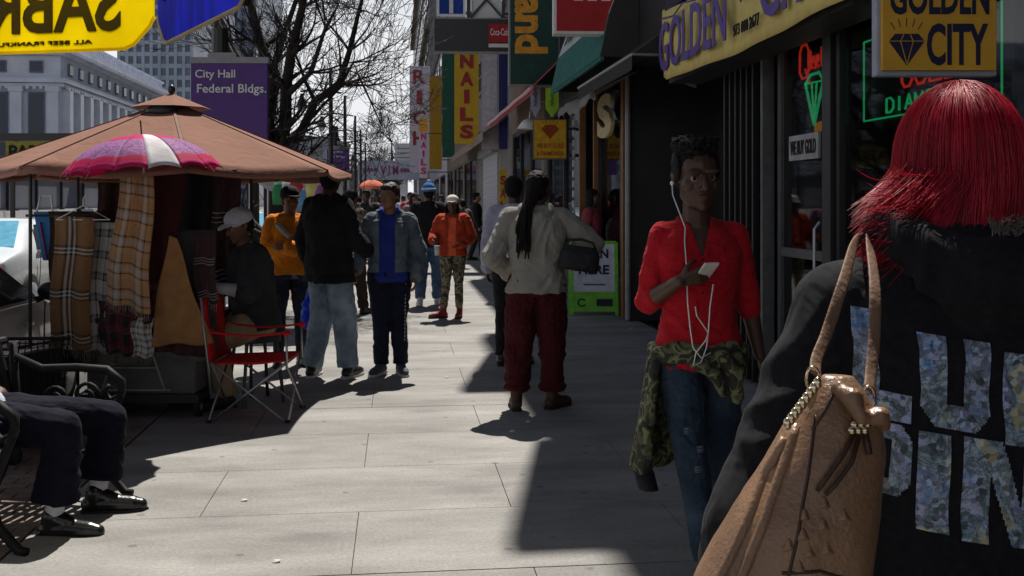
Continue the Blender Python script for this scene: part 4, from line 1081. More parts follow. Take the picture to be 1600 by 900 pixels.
def hair(root, M, kind, m, vox, rnd):
    mb = MB()
    def e(c, r): mb.ell(M @ Vector(c), r, M)
    if kind in ('short', 'cap', 'beanie', 'bun'):
        e((0, .022, .042), (.079, .097, .083)); e((0, .05, .0), (.072, .062, .075))
        e((-.068, .01, .02), (.012, .03, .035)); e((.068, .01, .02), (.012, .03, .035)); e((0, -.045, .082), (.055, .035, .03))
        ds = .008
    elif kind == 'top':          # short sides, curly flat top
        e((0, .022, .045), (.077, .094, .08)); e((0, .05, .0), (.07, .06, .07))
        for _ in range(420):
            a = rnd.uniform(0, 6.28); q = rnd.uniform(0, 1) ** .5
            e((q * .075 * math.cos(a), .008 + q * .085 * math.sin(a), .098 + rnd.uniform(0, .042) - q * .012), rnd.uniform(.006, .0115))
        e((-.07, 0, .03), (.01, .04, .05)); e((.07, 0, .03), (.01, .04, .05))
        ds = .01
    elif kind in ('long', 'dreads'):
        e((0, .025, .045), (.083, .1, .085)); e((0, .055, -.01), (.078, .062, .085))
        ds = .008
        if kind == 'long':
            for _ in range(60):
                a = rnd.uniform(-1.9, 1.9); x = .085 * math.sin(a); y = .02 + .085 * math.cos(a)
                L = rnd.uniform(.18, .3)
                mb.chain([M @ V(x * .8, y * .8, .03), M @ V(x, y, -.05), M @ V(x * 1.15, y * 1.1 + .01, -L)], [.014, .013, .006])
    o = blob('hair', mb, m, root, min(vox, .006) if kind != 'top' else .0036, 1, disp=ds * (2 if kind != 'top' else .6), dsc=.03)
    if kind == 'dreads':
        for i in range(46):
            a = rnd.uniform(-.9, .9); x = .07 * math.sin(a); y = .03 + .08 * math.cos(a)
            L = rnd.uniform(.2, .4); dx = rnd.uniform(-.03, .03)
            pts = [M @ V(x * .5, y * .6, .1), M @ V(x, y, .02), M @ V(x * .85 + .01, y + .045, -.08)]
            for q in range(5): pts.append(M @ V(x * .6 + .02 + dx * (q + 1) / 5 + rnd.uniform(-.007, .007), max(y, .06) + .09 + .012 * q, -.1 - L * (q + 1) / 5))
            mb2 = MB().tube(pts, [.012, .013, .012] + [.011, .0105, .01, .009, .005], 6)
            if i == 0: allm = mb2
            else: allm.add(mb2.v, mb2.f)
        allm.build('dreadlocks', m, o, True)
    return o
def hat(root, M, kind, m, m2=None, brim_dir=-1):
    mb = MB()
    if kind == 'cap':
        mb.ell(M @ V(0, .012, .06), (.09, .108, .075), M); mb.ell(M @ V(0, .012, .035), (.092, .11, .04), M)
        o = blob('cap', mb, m, root, .008, 2)
        b = MB(); pts = []
        n = 12
        top = [M @ V(.075 * math.sin(a), brim_dir * (.085 + .085 * math.cos(a)) + .012, .045 - .012 * (1 - abs(math.sin(a)))) for a in np.linspace(-1.57, 1.57, n)]
        bot = [p - M.to_3x3() @ V(0, 0, .006) for p in top]
        b.add(top + bot, [tuple(range(n)), tuple(range(2 * n - 1, n - 1, -1))] + [(i, (i + 1) % n, n + (i + 1) % n, n + i) for i in range(n)])
        b.build('brim', m2 or m, o)
    elif kind == 'beanie':
        mb.ell(M @ V(0, .015, .06), (.092, .11, .09), M); mb.ell(M @ V(0, .015, .03), (.096, .113, .035), M)
        o = blob('beanie', mb, m, root, .008, 2)
        if m2: MB().rings([(M @ V(0, .015, .035), M.to_3x3() @ V(1, 0, 0), M.to_3x3() @ V(0, 1, 0), .102, .118), (M @ V(0, .015, .065), M.to_3x3() @ V(1, 0, 0), M.to_3x3() @ V(0, 1, 0), .099, .116)], e=2, n=28).build('stripe', m2, o, True)
        mb = MB().ell(M @ V(0, .015, .155), .028, M); mb.build('pompom', m2 or m, o, True)
def person(label, loc, rz=0, H=1.75, J=None, look=(0, 0, 0), skin=None, hairk='short', hairm=None, top=None, bottom=None, shoes=None, vox=.009, hk=1.0, curl=.5, hands=None, hatk=None, eye=True, group=None, seed=1, female=False, wide=1.0, inner=None, feet=(V(-.15, -1, 0), V(.15, -1, 0))):
    root = thing('person', label, 'person', loc, rz, group)
    root.scale = (H / 1.75,) * 3
    P_ = default_pose()
    for k, v in (J or {}).items(): P_[k] = v if k == 'hs' else Vector(v)
    J = P_; rnd = random.Random(seed); hands = hands or {}
    M = headM(J, *look)
    skin = skin or SK2
    body(J, root, skin, vox, M, curl, hk, 1, hands)
    if eye: eyes(root, M)
    if hairk: hair(root, M, hairk, hairm or HB, vox, rnd)
    if hatk: hat(root, M, *hatk)
    up, s0, s1 = frame_of(J)
    cvox = vox * 1.0
    if inner:
        mb = MB(); torso(mb, J, inner.get('p', .008), t0=inner.get('t0', -.1)); mb.cap(J['neck'] - V(0, 0, .03), .07, J['neck'] + V(0, 0, .015), .06)
        blob(inner.get('name', 'shirt'), mb, inner['m'], root, cvox, 3, .01)
    if bottom:
        mb = MB(); p = bottom.get('p', .015); kr, ar = bottom.get('kn', .07), bottom.get('an', .06)
        torso(mb, J, min(p, .02), t0=-.18, t1=0)
        for s_ in 'ab':
            h, k_, a_ = J['hip' + s_], J['kn' + s_], J['an' + s_]
            end = lerp(k_, a_, bottom.get('end', .97))
            mb.chain([h, lerp(h, k_, .5)], [.092 + p, (.092 + p + kr) / 2 + .004])
            mb.chain([lerp(h, k_, .5), k_], [(.092 + p + kr) / 2 + .004, kr])
            mb.cap(k_, kr, lerp(k_, end, .5), (kr + ar) / 2)
            # open hem: straight tube end
            a, b = lerp(k_, end, .45), end; t = (b - a).normalized(); u = t.orthogonal().normalized(); w_ = t.cross(u)
            mb.rings([(a, u, w_, (kr + ar) / 2, (kr + ar) / 2), (b, u, w_, ar, ar)], n=16, e=2)
            if bottom.get('bunch'):
                mb.ell(end - t * .03, (ar * 1.25, ar * 1.25, .035)); mb.ell(end - t * .09, (ar * 1.15, ar * 1.15, .04))
        blob(bottom.get('name', 'trousers'), mb, bottom['m'], root, cvox, 3, bottom.get('disp', .022) * .5, .11, fold=((bottom.get('fold', .014), (5, 5, 8), seed * 1.7) if vox < .012 else None))
    if top:
        mb = MB(); p = top.get('p', .02); sl = top.get('sleeve', 1.0)
        torso(mb, J, p, t0=top.get('t0', -.1), wide=wide)
        for s_ in 'ab':
            a, e_, w_ = J['sh' + s_], J['el' + s_], J['wr' + s_]
            mb.chain([a, lerp(a, e_, .5), e_], [.05 + p, .047 + p, .042 + p])
            if sl > 0:
                end = lerp(e_, w_, sl)
                mb.cap(e_, .042 + p, lerp(e_, end, .6), .038 + p)
                b0 = lerp(e_, end, .4); t = (end - b0)
                if t.length > .01:
                    t.normalize(); u = t.orthogonal().normalized(); v = t.cross(u)
                    rr_ = .034 + p * .8 - .004 * sl
                    mb.rings([(b0, u, v, .038 + p, .038 + p), (end, u, v, rr_, rr_)], n=16, e=2)
                mb.ell(end - t * .012, rr_ * 1.12 if t.length > .01 else .04)
        if top.get('hem'): 
            A = J['pelvis'] + (J['neck'] - J['pelvis']) * top.get('t0', -.1); f = up.cross(s0)
            mb.rings([(A, s0, f, .17 * wide + p, .12 + p), (A - up * top['hem'], s0, f, .178 * wide + p, .125 + p)], n=28, e=2.3)
        if top.get('collar', 1):
            nk = J['neck']
            for i in range(14):
                a0, a1 = 2 * math.pi * i / 14, 2 * math.pi * (i + 1) / 14
                if top.get('open') and (math.sin((a0 + a1) / 2) < -.75): continue
                c = lambda a: nk + V(.072 * math.cos(a), .064 * math.sin(a), .0 + .018 * math.sin(a))
                mb.cap(c(a0), .012 + p * .4, c(a1), .012 + p * .4)
        if top.get('hood'):
            nk = J['neck']
            for i in range(12):
                a0, a1 = math.pi * (-.15 + 1.3 * i / 12), math.pi * (-.15 + 1.3 * (i + 1) / 12)
                c = lambda a: nk + V(.098 * math.cos(a), .02 + .085 * math.sin(a), .02 - .06 * max(0, math.sin(a)))
                mb.cap(c(a0), .036, c(a1), .036)
            mb.ell(nk + V(0, .11, -.1), (.1, .04, .1))
        blob(top.get('name', 'jacket'), mb, top['m'], root, cvox, 3, top.get('disp', .022) * .6, .12, cut=top.get('cut'), fold=((top.get('fold', .014), (4, 4, 8), seed * 2.3) if vox < .012 else None))
    if shoes:
        for s_, f in zip('ab', feet): shoe(root, J['an' + s_], f, shoes[0], shoes[1], 1.05, max(.006, vox * .8), high=shoes[2] if len(shoes) > 2 else 0, name=shoes[3] if len(shoes) > 3 else 'shoe')
    root['J'] = 0
    del root['J']
    return root, J, M
SKd = mat('skin_dark', (.075, .038, .025), rough=.45, sc=14, var=.12, bump=.05, spec=.4)
SK2 = mat('skin_brown', (.16, .075, .045), rough=.5, sc=14, var=.12, bump=.05, spec=.4)
SK3 = mat('skin_tan', (.3, .16, .1), rough=.5, sc=14, var=.12, bump=.05, spec=.4)
HB = mat('hair_black', (.008, .006, .006), rough=.7, sc=120, var=.5, bump=.8, bsc=150, bdist=.006, spec=.2)
blkcl = cloth('black_cloth', (.014, .014, .016))
shoeb = mat('black_shoe', (.015, .014, .014), rough=.35, spec=.5)
leatherb = mat('polished_black_leather', (.012, .012, .012), rough=.27, spec=.5, bump=.1)
soleb = mat('dark_sole', (.02, .02, .02), rough=.8)
solew = mat('white_sole', (.5, .5, .5), rough=.7)
PP = []
# ================================================================== THE PEOPLE
# --- young man with phone
redc = cloth('red_jersey', (.4, .01, .018), fold=.8, fsc=8, var=.08)
x, y = at(1092, 4.3)
camo1 = camo('camo_green', [(.02, .022, .014), (.07, .08, .035), (.16, .16, .08), (.035, .03, .018)], 17)
jean1 = denim('ripped_jeans', (.018, .03, .05))
r1, J1, M1 = person('young man in red shirt with a phone, camo jacket tied round his waist', (x, y, 0), R(-6), 1.74,
    J=dict(pelvis=(0, .0, .95), neck=(-.01, .0, 1.47), hs=1.22, head=(-.02, -.035, 1.665), sha=(-.152, 0, 1.41), shb=(.15, .02, 1.41), ela=(-.212, -.0, 1.14), wra=(-.12, -.22, 1.24), elb=(.22, .06, 1.14), wrb=(.27, .05, .9),
           kna=(-.055, -.12, .51), knb=(.11, .04, .5), ana=(.01, -.14, .085), anb=(.14, .2, .12)),
    look=(R(8), R(9), R(-3)), skin=SKd, hairk='top', vox=.0048, hk=1.0, seed=3,
    hands=dict(a=dict(d=V(.95, -.12, .25), n=V(.1, .35, 1), t=V(-.2, -.3, .9), curl=.85), b=dict(curl=.35)),
    top=dict(m=redc, p=.014, sleeve=.22, t0=-.1, hem=.03, name='shirt', disp=.015, fold=.01, open=1, cut=lambda c: c.y < -.03 and abs(c.x + .01) < (c.z - 1.335) * .32 and c.z > 1.335 and c.z < 1.62),
    bottom=dict(m=jean1, p=.008, kn=.066, an=.055, name='jeans', disp=.01, fold=.012), shoes=(shoeb, solew))
# placket, buttons, rips, waist jacket
pk = MB()
for k in range(4): pk.ell((-.01, -.137 - .002 * k, 1.32 - k * .045), (.005, .003, .005))
pk.build('button', mat('dark_button', (.03, .01, .01)), r1, True)
mb = MB()
for i in range(28):
    a0, a1 = 2 * math.pi * i / 28, 2 * math.pi * (i + 1) / 28
    c = lambda a: V(.188 * math.cos(a), .136 * math.sin(a), .93 - .02 * math.sin(a) + .012 * math.sin(5 * a))
    mb.cap(c(a0), .03, c(a1), .03); mb.cap(c(a0) - V(0, 0, .035), .026, c(a1) - V(0, 0, .035), .026)
mb.ell((-.03, -.165, .91), (.05, .035, .035))
mb.chain([(-.03, -.17, .9), (.03, -.17, .86), (.07, -.16, .78)], [.028, .03, .02])
mb.chain([(.07, -.15, .92), (.12, -.14, .86), (.13, -.14, .76)], [.03, .04, .03])
tj = blob('tied_jacket', mb, camo1, r1, .006, 2, .02, .06)
def jk(u, v):
    a = 1.15 + u * 1.9          # wraps the left hip and hangs down
    r_ = .2 + .05 * v + .02 * math.sin(u * 14 + 2 * v)
    return (-r_ * math.sin(a) * 1.0 - .03 * v, .0 - .15 * math.cos(a) * (1 + .2 * v), .9 - v * (.36 + .15 * math.sin(u * 2.4)) + .01 * math.sin(u * 20))
sheet('jacket_skirt', camo1, jk, 40, 30, tj, .012)
mb = MB(); mb.rings([((-.19, -.05, .9), (0, 1, 0), (1, 0, 0), .05, .02), ((-.225, -.07, .7), (0, 1, 0), (1, 0, 0), .075, .03), ((-.25, -.08, .45), (0, 1, 0), (1, 0, 0), .08, .035), ((-.235, -.08, .40), (0, .9, -.2), (1, 0, 0), .06, .03)])
blob('jacket_sleeve', mb, camo1, tj, .007, 2, .02, .06)
MB().rings([((-.246, -.082, .445), (0, 1, 0), (1, 0, 0), .087, .042), ((-.225, -.082, .37), (0, .95, -.1), (1, 0, 0), .08, .04)]).build('jacket_cuff', blkcl, tj, True)
for (xx, yy, zz_, w_) in ((-.03, -.195, .55, .05), (-.08, -.18, .62, .045), (-.04, -.2, .47, .05)):
    rip = MB()
    for k in range(5): rip.tube([(xx - w_ * .3, yy, zz_ + k * .005), (xx, yy - .006, zz_ + k * .006 + .002 * (k % 2)), (xx + w_ * (.2 + .05 * (k % 3)), yy, zz_ + k * .005)], .0013, 4)
    rip.build('ripped_threads', mat('white_thread', (.16, .18, .2)), r1)
cord = mat('white_cable', (.72, .72, .7), rough=.4, bump=0)
ca = MB()
ear = M1 @ V(-.084, .0, -.02)
ca.tube([ear, ear + V(0, -.02, -.05), V(-.075, -.1, 1.45), V(-.085, -.14, 1.4), V(-.08, -.155, 1.3), V(-.078, -.17, 1.15), V(-.07, -.18, 1.05), V(-.06, -.19, .97), V(-.03, -.2, .93), V(.01, -.2, .95)], .0028, 6)
ca.tube([V(.01, -.25, 1.23), V(-.0, -.235, 1.14), V(.0, -.2, 1.03), V(-.005, -.19, .97), V(-.03, -.2, .91), V(-.06, -.2, .9), V(-.05, -.2, .95), V(-.01, -.2, 1.0), V(-.0, -.2, 1.03)], .0028, 6)
ca.tube([V(-.06, -.24, 1.14), V(-.05, -.22, 1.1), V(-.02, -.2, 1.06), V(0, -.2, 1.03)], .0028, 6)
ca.ell(ear, (.008, .008, .01))
e_ = ca.build('earphone_cable', cord, None, True, label='white earphone cable running from the young man\'s ear to his phone', cat='earphones'); e_.matrix_world = Matrix.Translation(r1.location) @ Matrix.Rotation(r1.rotation_euler.z, 4, 'Z') @ Matrix.Scale(1.74 / 1.75, 4)
ph = thing('phone', 'white phone held in the hand of the man in red', 'phone')
Mp = Matrix.Rotation(R(12), 4, 'Z') @ Matrix.Rotation(R(58), 4, 'X')
MB().box(None, (.062, .009, .118), M=Mp).build('case', mat('phone_white', (.6, .58, .52), rough=.3, bump=0), ph, bevel=.003)
MB().box(None, (.054, .002, .092), M=Mp @ Matrix.Translation((0, .006, 0))).build('screen', mat('phone_screen', (.02, .02, .03), rough=.1, bump=0), ph)
ph.matrix_world = Matrix.Translation(r1.location) @ Matrix.Rotation(r1.rotation_euler.z, 4, 'Z') @ Matrix.Translation((-.015, -.25, 1.278))

# --- person with dreadlocks
x, y = at(838, 7.65)
hood1 = cloth('grey_beige_fleece', (.27, .255, .225), fold=.6, fsc=4, var=.04, bump=.04)
mar = cloth('maroon_sweats', (.06, .008, .01), fold=.9, fsc=7, var=.12)
r2, J2, M2 = person('person with long dreadlocks seen from behind in a grey beige hoodie and maroon sweatpants', (x, y, 0), R(180 - 6), 1.75,
    J=dict(neck=(.0, .01, 1.48), head=(-.02, -.03, 1.65), sha=(-.19, 0, 1.42), shb=(.19, 0, 1.42), elb=(.33, .06, 1.15), wrb=(.2, -.14, 1.0), ela=(-.43, -.02, 1.23), wra=(-.22, -.2, 1.13),
           kna=(-.12, -.03, .5), knb=(.13, .0, .5), ana=(-.12, -.02, .085), anb=(.15, .03, .085)),
    look=(R(-25), 0, 0), skin=SKd, hairk='dreads', vox=.007, seed=8, wide=1.12,
    hands=dict(b=dict(none=1)), eye=False,
    top=dict(m=hood1, p=.038, sleeve=.95, t0=-.1, hem=.02, hood=1, name='hoodie', disp=.018, fold=.02),
    bottom=dict(m=mar, p=.04, kn=.108, an=.085, end=.86, bunch=1, name='sweatpants', disp=.03, fold=.026), shoes=(mat('brown_boot', (.07, .035, .02), rough=.6), soleb, .1, 'boot'),
    feet=(V(-.5, -.6, 0), V(.1, -1, 0)))
hb_ = thing('shoulder_bag', 'black bag under the arm of the person with dreadlocks', 'bag')
mb = MB(); mb.rings([((0, 0, -.1), (1, 0, 0), (0, 1, 0), .16, .05), ((0, 0, -.07), (1, 0, 0), (0, 1, 0), .18, .07), ((0, 0, .05), (1, 0, 0), (0, 1, 0), .17, .06), ((0, 0, .11), (1, 0, 0), (0, 1, 0), .13, .03)], e=3)
blob('pouch', mb, mat('bag_black', (.012, .012, .014), rough=.6), hb_, .01, 2, .015, .06)
MB().tube([(-.14, 0, .08), (-.1, .02, .15), (0, .02, .17), (.1, 0, .15), (.13, 0, .09)], .012).build('strap', mat('bag_black', (0, 0, 0)), hb_, True)
hb_.matrix_world = Matrix.Translation(P(905, 405, 7.42)) @ Matrix.Rotation(-YAW, 4, 'Z') @ Matrix.Rotation(R(8), 4, 'Y') @ Matrix.Scale(.85, 4)

# --- youth in denim jacket
x, y = at(609, 9.2)
den = denim('denim_jacket', (.075, .095, .12))
blueh = cloth('blue_hoodie', (.02, .035, .22), fold=.5)
trk = cloth('navy_track', (.012, .014, .028), fold=.6)
r3, J3, M3 = person('young man in an open denim jacket over a bright blue hoodie and navy track pants', (x, y, 0), R(-4), 1.70,
    J=dict(head=(.0, -.02, 1.645), ela=(-.27, .04, 1.15), wra=(-.3, -.1, .98), elb=(.27, .04, 1.13), wrb=(.25, -.1, .9), kna=(-.08, -.02, .5), knb=(.08, -.01, .5), ana=(-.08, .02, .085), anb=(.1, .02, .085)),
    look=(R(-28), R(6), 0), skin=mat('skin_warm', (.22, .105, .06), rough=.5, sc=14, var=.12, bump=.05), hairk='short', hairm=mat('hair_brown', (.02, .013, .01), rough=.6, sc=100, var=.5, bump=.8, bsc=150), vox=.007, seed=5,
    inner=dict(m=blueh, p=.026, t0=-.18, name='hoodie'),
    top=dict(m=den, p=.036, t0=.0, open=1, hood=1, name='jacket', disp=.025, cut=lambda c: c.y < -.02 and abs(c.x + .015) < .07 and c.z < 1.6),
    bottom=dict(m=trk, p=.03, kn=.078, an=.07, name='track_pants', disp=.025), shoes=(mat('grey_sneaker', (.06, .07, .08)), solew), feet=(V(-.4, -1, 0), V(.3, -1, 0)))
bl = blueh
mb = MB()
for s_ in (-1, 1): mb.chain([(s_ * .03, -.075, 1.43), (s_ * .085, -.03, 1.5), (s_ * .075, .05, 1.53)], [.016, .024, .024])
blob('hood_collar', mb, blueh, r3, .007, 2)
MB().tube([(.16, -.02, .87), (.162, -.03, .6), (.165, -.03, .3)], .002, 4).build('seam', white, r3)
st = MB()
for k in range(16): st.box((.152 - k * .0006, -.075, .84 - k * .034), (.008, .03, .02))
st.build('side_lettering', mat('grey_print', (.35, .36, .4)), r3)

# --- man in black jacket, light jeans
x, y = at(514, 9.0)
lj = denim('light_jeans', (.15, .2, .27))
r4, J4, M4 = person('tall man in a black hooded jacket and light blue jeans seen from behind', (x, y, 0), R(180 - 40), 1.86,
    J=dict(kna=(-.12, -.06, .5), ana=(-.14, -.08, .085), knb=(.1, -.02, .5), anb=(.14, .06, .085), ela=(-.22, -.06, 1.16), wra=(-.2, -.24, 1.05), elb=(.26, .03, 1.14), wrb=(.25, -.06, .92)),
    look=(R(30), 0, 0), skin=SKd, hairk='short', vox=.008, eye=False, seed=6, wide=1.1,
    top=dict(m=blkcl, p=.04, t0=-.18, hem=.06, hood=1, disp=.03), bottom=dict(m=lj, p=.015, kn=.1, an=.085, name='jeans', disp=.03), shoes=(shoeb, solew, 0), feet=(V(.2, -1, 0), V(.5, -1, 0)))
# blue plastic bag beside him
pb_ = thing('plastic_bag', 'bright blue plastic shopping bag hanging behind the light blue jeans', 'bag')
mb = MB(); mb.rings([((0, 0, -.2), (1, 0, 0), (0, 1, 0), .05, .03), ((0, 0, -.16), (1, 0, 0), (0, 1, 0), .11, .07), ((.01, 0, 0), (1, 0, 0), (0, 1, 0), .1, .06), ((0, 0, .18), (1, 0, 0), (0, 1, 0), .04, .02)], e=2.6)
blob('bag', mb, mat('blue_plastic', (.01, .07, .55), rough=.35, transl=.3), pb_, .01, 1, .05, .05)
MB().tube([(0, 0, .18), (-.02, 0, .28), (.02, 0, .3), (.01, 0, .17)], .006).build('handle', mat('blue_plastic', (0, 0, 0)), pb_, True)
pb_.matrix_world = Matrix.Translation(P(488, 480, 9.25))

# --- woman in orange safety jacket
x, y = at(453, 9.7)
orj = cloth('orange_jacket', (.6, .19, .012), fold=.7)
person('woman in a bright orange jacket and dark cap with arms folded by the stall', (x, y, 0), R(10), 1.68,
    J=dict(ela=(-.22, -.03, 1.17), wra=(.03, -.2, 1.14), elb=(.22, -.03, 1.17), wrb=(-.03, -.22, 1.18)),
    look=(R(15), R(3), 0), skin=SK2, vox=.008, hatk=('cap', blkcl, blkcl), hands=dict(a=dict(d=V(1, 0, 0), n=V(0, 1, 0), t=V(0, 0, 1)), b=dict(d=V(-1, 0, 0), n=V(0, 1, 0), t=V(0, 0, 1))),
    top=dict(m=orj, p=.035, t0=-.1, disp=.02), inner=dict(m=cloth('slate_tee', (.12, .13, .2)), p=.006, t0=-.18), bottom=dict(m=cloth('dark_trouser', (.02, .022, .03)), p=.012, kn=.062, an=.05), shoes=(shoeb, soleb))
MB().tube([at_ for at_ in (V(x - .1, y - .17, 1.34), V(x + .02, y - .19, 1.22))], .03, 6).build('sash', mat('grey_reflective', (.35, .34, .33)), label='grey strap crossing the chest of the woman in orange', cat='strap')

# --- vendor under the umbrella
x, y = at(396, 7.95)
vj = cloth('vendor_black', (.03, .03, .034))
r6, J6, M6 = person('seated vendor in a grey cap, black vest and khaki trousers beside the scarf stall', (x, y, 0), R(-62), 1.78,
    J=dict(pelvis=(0, .02, .62), neck=(0, -.06, 1.17), head=(0, -.11, 1.34), sha=(-.18, -.05, 1.11), shb=(.18, -.05, 1.11), ela=(-.24, -.15, .88), wra=(-.14, -.38, .92), elb=(.25, -.14, .86), wrb=(.16, -.38, .9),
           hipa=(-.1, -.02, .6), hipb=(.1, -.02, .6), kna=(-.15, -.38, .5), knb=(.14, -.36, .5), ana=(-.14, -.36, .085), anb=(.13, -.25, .085)),
    look=(R(5), R(22), 0), skin=SK2, vox=.008, hatk=('cap', cloth('grey_cap', (.5, .5, .56)), None), wide=1.15,
    top=dict(m=vj, p=.05, t0=-.1, sleeve=.0, hood=0, name='vest', disp=.03), inner=dict(m=cloth('grey_shirt', (.38, .38, .42)), p=.03, t0=-.1),
    bottom=dict(m=cloth('khaki', (.3, .23, .15)), p=.03, kn=.09, an=.075), shoes=(shoeb, soleb))
for s_ in 'ab':
    blob('sleeve', MB().cap(J6['el' + s_], .055, lerp(J6['el' + s_], J6['wr' + s_], .8), .042), cloth('grey_shirt', (0, 0, 0)), r6, .008, 2, .015)
st_ = thing('stool', 'low dark stool carrying the seated vendor', 'stool', (x, y, 0), R(-62))
MB().rings([((0, .02, .47), (1, 0, 0), (0, 1, 0), .19, .17), ((0, .02, .52), (1, 0, 0), (0, 1, 0), .19, .17)], e=3).build('seat', blk, st_)
for a, b in ((-1, -1), (-1, 1), (1, -1), (1, 1)): MB().tube([(a * .13, .02 + b * .12, .47), (a * .17, .02 + b * .16, 0)], .014).build('leg', blk, st_)

# --- blue beanie
x, y = at(670, 15.3)
person('man in a blue beanie, black jacket and jeans walking away down the sidewalk', (x, y, 0), R(176), 1.8, look=(0, 0, 0), skin=SKd, hairk='short', vox=.011, eye=False,
    J=dict(ana=(-.12, -.1, .085), kna=(-.11, -.12, .5), anb=(.12, .14, .1), knb=(.1, 0, .5)),
    hatk=('beanie', cloth('blue_beanie', (.03, .14, .42)), cloth('pale_blue_stripe', (.4, .5, .6))), top=dict(m=blkcl, p=.05, t0=-.18, disp=.03), bottom=dict(m=denim('mid_jeans', (.04, .07, .14)), p=.03, kn=.085, an=.075, name='jeans'), shoes=(solew, solew))
# --- woman in orange-red jacket, camo trousers
x, y = at(707, 13.7)
orr = cloth('rust_jacket', (.38, .045, .018), fold=.7)
r8, J8, M8 = person('woman in an open rust orange jacket, camouflage trousers and red boots facing the camera', (x, y, 0), R(-8), 1.62, skin=SKd, hairk='long', vox=.008,
    J=dict(elb=(.27, .03, 1.16), wrb=(.12, -.2, 1.06), ela=(-.26, .0, 1.16), wra=(-.26, -.2, 1.12), kna=(-.09, -.02, .5), knb=(.09, -.02, .5), ana=(-.13, -.06, .085), anb=(.1, .02, .085)),
    hatk=('cap', cloth('cream_cap', (.5, .47, .42)), None), inner=dict(m=cloth('orange_top', (.75, .12, .05)), p=.02, t0=-.1),
    top=dict(m=orr, p=.045, t0=-.1, open=1, disp=.03, cut=lambda c: c.y < -.03 and abs(c.x) < .06 and c.z < 1.45),
    bottom=dict(m=camo('camo_tan', [(.03, .03, .02), (.1, .09, .05), (.26, .23, .15), (.06, .06, .03)], 14), p=.012, kn=.064, an=.055, end=.85), shoes=(mat('red_boot', (.22, .02, .02), rough=.6), soleb, .1, 'boot'), feet=(V(-.9, -.5, 0), V(-.1, -1, 0)))
cupp = thing('drink_cup', 'white drink cup held by the woman in the rust orange jacket', 'cup')
MB().rings([((0, 0, -.06), (1, 0, 0), (0, 1, 0), .028, .028), ((0, 0, .06), (1, 0, 0), (0, 1, 0), .04, .04)], e=2).build('cup', solew, cupp, True)
MB().rings([((0, 0, .06), (1, 0, 0), (0, 1, 0), .043, .043), ((0, 0, .072), (1, 0, 0), (0, 1, 0), .04, .04)], e=2).build('lid', white, cupp, True)
cupp.location = P(683, 392, 13.45)
# --- person just behind the tall man, camo jacket
x, y = at(548, 14.0)
person('person in a brown camouflage jacket and brown trousers half hidden behind the tall man', (x, y, 0), R(150), 1.7, skin=SK2, vox=.011, eye=False, look=(0, 0, 0),
    hatk=('cap', blkcl, None), top=dict(m=camo('camo_brown', [(.03, .02, .015), (.1, .06, .04), (.2, .14, .1), (.05, .03, .02)], 12), p=.05, t0=-.18, disp=.03), bottom=dict(m=cloth('brown_trouser', (.04, .026, .018)), p=.03, kn=.085, an=.075), shoes=(shoeb, soleb),
    J=dict(ana=(-.12, -.15, .085), kna=(-.1, -.1, .5), anb=(.12, .2, .085), knb=(.1, .05, .5)))
# --- lavender shirt behind the hoodie
x, y = at(802, 9.7)
person('man in a pale lavender shirt standing just beyond the person with dreadlocks', (x, y, 0), R(165), 1.78, skin=SKd, vox=.009, eye=False, hairk='short', top=dict(m=cloth('lavender_shirt', (.36, .35, .45)), p=.03, t0=-.1), bottom=dict(m=blkcl, p=.02), shoes=(shoeb, soleb))
x, y = at(926, 15.2)
person('woman in a red and pink striped shirt in the shop doorway', (x, y, 0), R(60), 1.72, skin=SKd, vox=.011, eye=False, hairk='long', top=dict(m=plaid('x', (0, 0, 0), [(0, (.3, .03, .05)), (.5, (.3, .03, .05))], [(0, (.3, .03, .05)), (.5, (.4, .2, .2))], 1, 1) if False else cloth('striped_red', (.28, .05, .07)), p=.03), bottom=dict(m=blkcl, p=.02), shoes=(shoeb, soleb))
x, y = at(960, 15.6)
person('smaller person in a white shirt and red skirt inside the doorway behind the pillar', (x, y, 0), R(80), 1.5, skin=SKd, vox=.011, eye=False, hairk='short', top=dict(m=cloth('white_shirt', (.45, .45, .5)), p=.03), bottom=dict(m=cloth('red_trouser', (.3, .03, .03)), p=.05), shoes=(shoeb, soleb))
